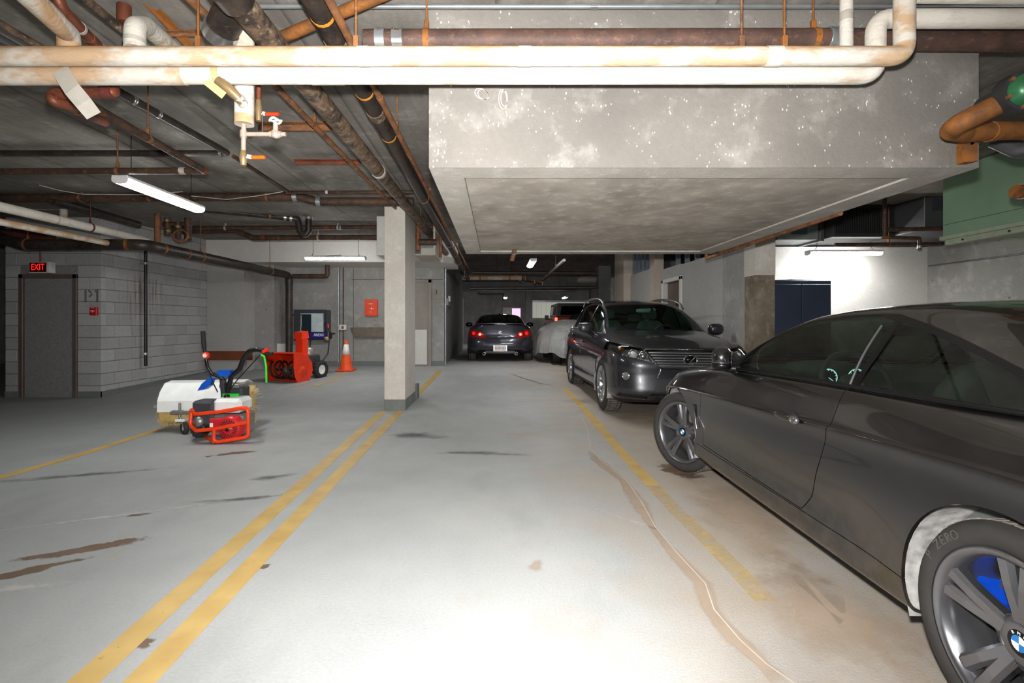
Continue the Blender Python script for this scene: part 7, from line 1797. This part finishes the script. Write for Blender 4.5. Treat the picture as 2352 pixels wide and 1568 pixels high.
    tm = text_mb('ENF-504', 0.085, 0.0012); tm.xf(Matrix.Translation((4.606, 0, 0.37)) @ Matrix(((0, 0, 1, 0), (1, 0, 0, 0), (0, 1, 0, 0), (0, 0, 0, 1)))); tm.build('plate_lettering', 'plate_red', pl_)
    zr = pchip([(1.38, 0.93), (1.6, 1.04), (1.85, 1.17), (2.1, 1.26), (2.4, 1.305), (2.7, 1.315), (3.0, 1.30), (3.3, 1.25), (3.6, 1.165), (3.9, 1.06), (4.1, 1.0)])
    zb = lambda x: bz(x)-0.012
    cg = Shell(cabin_grid(1.40, 4.10, yb, zb, zr, 0.62, 0.05, 120, 40), 'roof')
    side = lambda x, y, z, v: np.maximum(np.maximum(zb(x)+0.03-z, v-0.41), np.maximum(1.55-x, x-3.5))
    cg.cut(side, {'roof'}, 'glass')
    cg.cut(lambda x, y, z, v: np.maximum(np.maximum(0.58-v, x-2.1), 1.46-x), {'roof'}, 'windshield')
    cg.cut(lambda x, y, z, v: np.maximum(np.maximum(0.575-v, 3.02+0.05*(y/0.5)**2-x), x-4.04), {'roof'}, 'rear_glass')
    cg.make('roof', 'roof', P_, car, 0, 0.01); cg.make('windshield', 'windshield', 'glass_green', car, 0, 0.004); cg.make('rear_glass', 'rear_window', 'glass_green', car, 0, 0.004)
    for s_ in (-1, 1): cg.make('glass', 'side_window', 'glass_dark', car, s_, 0.004)
    MB().box(1.5, 4.0, -0.7, 0.7, 0.3, 0.34).box(3.5, 4.0, -0.66, 0.66, 0.7, 0.93).build('cabin_tub', 'interior_dark', car)
    MB().prism([(1.46, 0.70), (1.46, 0.92), (1.9, 0.95), (2.0, 0.66)], -0.7, 0.7, 'y').build('dashboard', 'interior_dark', car)
    for yy_ in (-0.36, 0.36): seat(car, 2.55, yy_, 0.45, 0.48, 0.35)
    mb = MB(); ellipsoid(mb, (3.02, 0, 1.315), 0.05, 0.025, 0.025, 10, 6); mb.build('roof_antenna', 'trim_black', car)
sedan()
# ================================================================ red off-roader far back
def jeep():
    zf = 0.2; j = thing('offroad_car', 'red off-road car with a black top parked far down the aisle', 'car', (3.24, 20.5, zf))
    def b(n_, x0, x1, y0, y1, z0, z1, m_, bev=0.03, par=j): return MB().box(x0, x1, y0, y1, z0, z1, bev).build(n_, m_, par)
    b('body_panel', -0.80, 0.80, 0, 3.0, 0.5, 1.32, 'paint_red'); b('hood', -0.68, 0.68, 2.7, 4.0, 0.6, 1.30, 'paint_red')
    MB().prism([(-0.79, 1.32), (-0.72, 1.86), (0.72, 1.86), (0.79, 1.32)], 0.02, 2.5, 'y').build('hard_top', 'black_plastic', j)
    MB().prism([(-0.62, 1.38), (-0.57, 1.74), (0.57, 1.74), (0.62, 1.38)], -0.005, 0.02, 'y').build('rear_window', 'glass_dark', j)
    for s_ in (-1, 1):
        for y0, y1 in ((0.3, 1.1), (1.3, 2.2)):
            MB().add([(s_*0.778, y0, 1.38), (s_*0.778, y1, 1.38), (s_*0.733, y1, 1.75), (s_*0.733, y0, 1.75), (s_*0.79, y0, 1.38), (s_*0.79, y1, 1.38), (s_*0.745, y1, 1.75), (s_*0.745, y0, 1.75)], [(0, 1, 2, 3), (4, 7, 6, 5), (0, 4, 5, 1), (2, 6, 7, 3)]).build('side_window', 'glass_clear', j)
        t_ = b('taillight', s_*0.80-0.09, s_*0.80+0.09, -0.05, 0.0, 1.08, 1.32, 'tail_red', 0.01)
        MB().tube([(s_*0.80+0.05*math.cos(a), -0.055, 1.2+0.07*math.sin(a)) for a in [PI/4+k*PI/2 for k in range(5)]], 0.014, 6).build('lamp_ring', 'tail_glow', t_)
        for yc in (0.55, 3.2):
            pr = [(yc-0.55, 0.55), (yc-0.42, 1.02), (yc+0.42, 1.02), (yc+0.55, 0.55), (yc+0.48, 0.55), (yc+0.38, 0.94), (yc-0.38, 0.94), (yc-0.48, 0.55)]
            MB().prism(pr, s_*0.78, s_*0.98, 'x').build('fender', 'paint_red', j)
            w_ = MB().lathe([(0.22, 0.1), (0.25, 0.13), (0.38, 0.13), (0.40, 0.10), (0.40, -0.10), (0.38, -0.13), (0.22, -0.1)], (0, 0, 0), 'x', 28).build('wheel', 'tire_rubber', j); w_.location = (s_*0.82, yc, 0.40)
            MB().lathe([(0.0, s_*0.06), (0.22, s_*0.08), (0.22, -s_*0.08)], (0, 0, 0), 'x', 20).build('rim', 'rim_dark', w_)
        m_ = b('wing_mirror', s_*0.95-0.09, s_*0.95+0.09, 2.25, 2.33, 1.20, 1.40, 'black_plastic', 0.02); MB().tube([(s_*0.78, 2.3, 1.2), (s_*0.9, 2.3, 1.22)], 0.02, 6).build('mirror_arm', 'black_plastic', m_)
    sp_ = MB().lathe([(0.0, -0.16), (0.2, -0.17), (0.38, -0.15), (0.40, -0.08), (0.40, 0.02), (0.3, 0.05)], (0.1, -0.1, 1.05), 'y', 28).build('spare_wheel', 'tire_rubber', j)
    b('bumper', -0.78, 0.78, -0.2, 0.0, 0.48, 0.64, 'black_plastic', 0.03)
jeep()
# ================================================================ vehicle under a grey cover
def covered():
    y0 = 12.3; zf = fz(12.6)
    cv = thing('covered_vehicle', 'vehicle under a loose grey fabric cover behind the sport utility car', 'covered vehicle', (2.05, y0, zf))
    t = NT('cover_cloth'); t.set(t.mix(t.noise(2, 4), srgb((142, 142, 140)), srgb((166, 166, 164))), 0.38); t.b.inputs['Sheen Weight'].default_value = 0.2
    t.bump(t.noise(5, 5, 0.6, co=t.coord((1, 1, 0.35)), dist=0.8), 0.6, 0.05)
    vs = []; fs = []; n, m = 96, 26; rr = random.Random(4); ph = [rr.uniform(0, 6.28) for _ in range(6)]
    for i in range(m+1):
        s_ = i/m
        for k in range(n):
            a = 2*PI*k/n; ca, sa = math.cos(a), math.sin(a); f = lambda q, e: math.copysign(abs(q)**e, q)
            prof = math.sin(s_*PI/2)**0.85; zz = 0.90*math.cos(s_*PI/2)**0.85 + 0.26
            fold = 1+0.035*s_*(math.sin(9*a+ph[0])+0.7*math.sin(17*a+ph[1]+2*s_)+0.5*math.sin(31*a+ph[2]))
            zz += (0.05*math.sin(5*a+ph[3])+0.03*math.sin(11*a+ph[4]))*s_**3
            vs.append((0.98*f(ca, 0.8)*prof*fold, 1.9+1.9*f(sa, 0.75)*prof*fold, zz))
    for i in range(m):
        for k in range(n): fs.append((i*n+k, i*n+(k+1) % n, (i+1)*n+(k+1) % n, (i+1)*n+k))
    MB().add(vs, fs, True).build('cover', 'cover_cloth', cv)
    for s_ in (-1, 1):
        for yc in (0.75, 3.1):
            w_ = MB().lathe([(0.16, 0.08), (0.18, 0.1), (0.27, 0.1), (0.285, 0.07), (0.285, -0.07), (0.27, -0.1), (0.16, -0.08)], (0, 0, 0), 'x', 24).build('wheel', 'tire_rubber', cv); w_.location = (s_*0.50, yc, 0.285)
            MB().lathe([(0.0, s_*0.05), (0.16, s_*0.06), (0.16, -s_*0.06)], (0, 0, 0), 'x', 18).build('rim', 'rim_dark', w_)
    MB().tube([(-0.62, 0.70, 0.30), (-0.62, 0.36, 0.02), (-0.40, 0.36, 0.02), (-0.40, 0.70, 0.30)], 0.012, 8, 0.03).build('stand', 'black_plastic', cv)
covered()
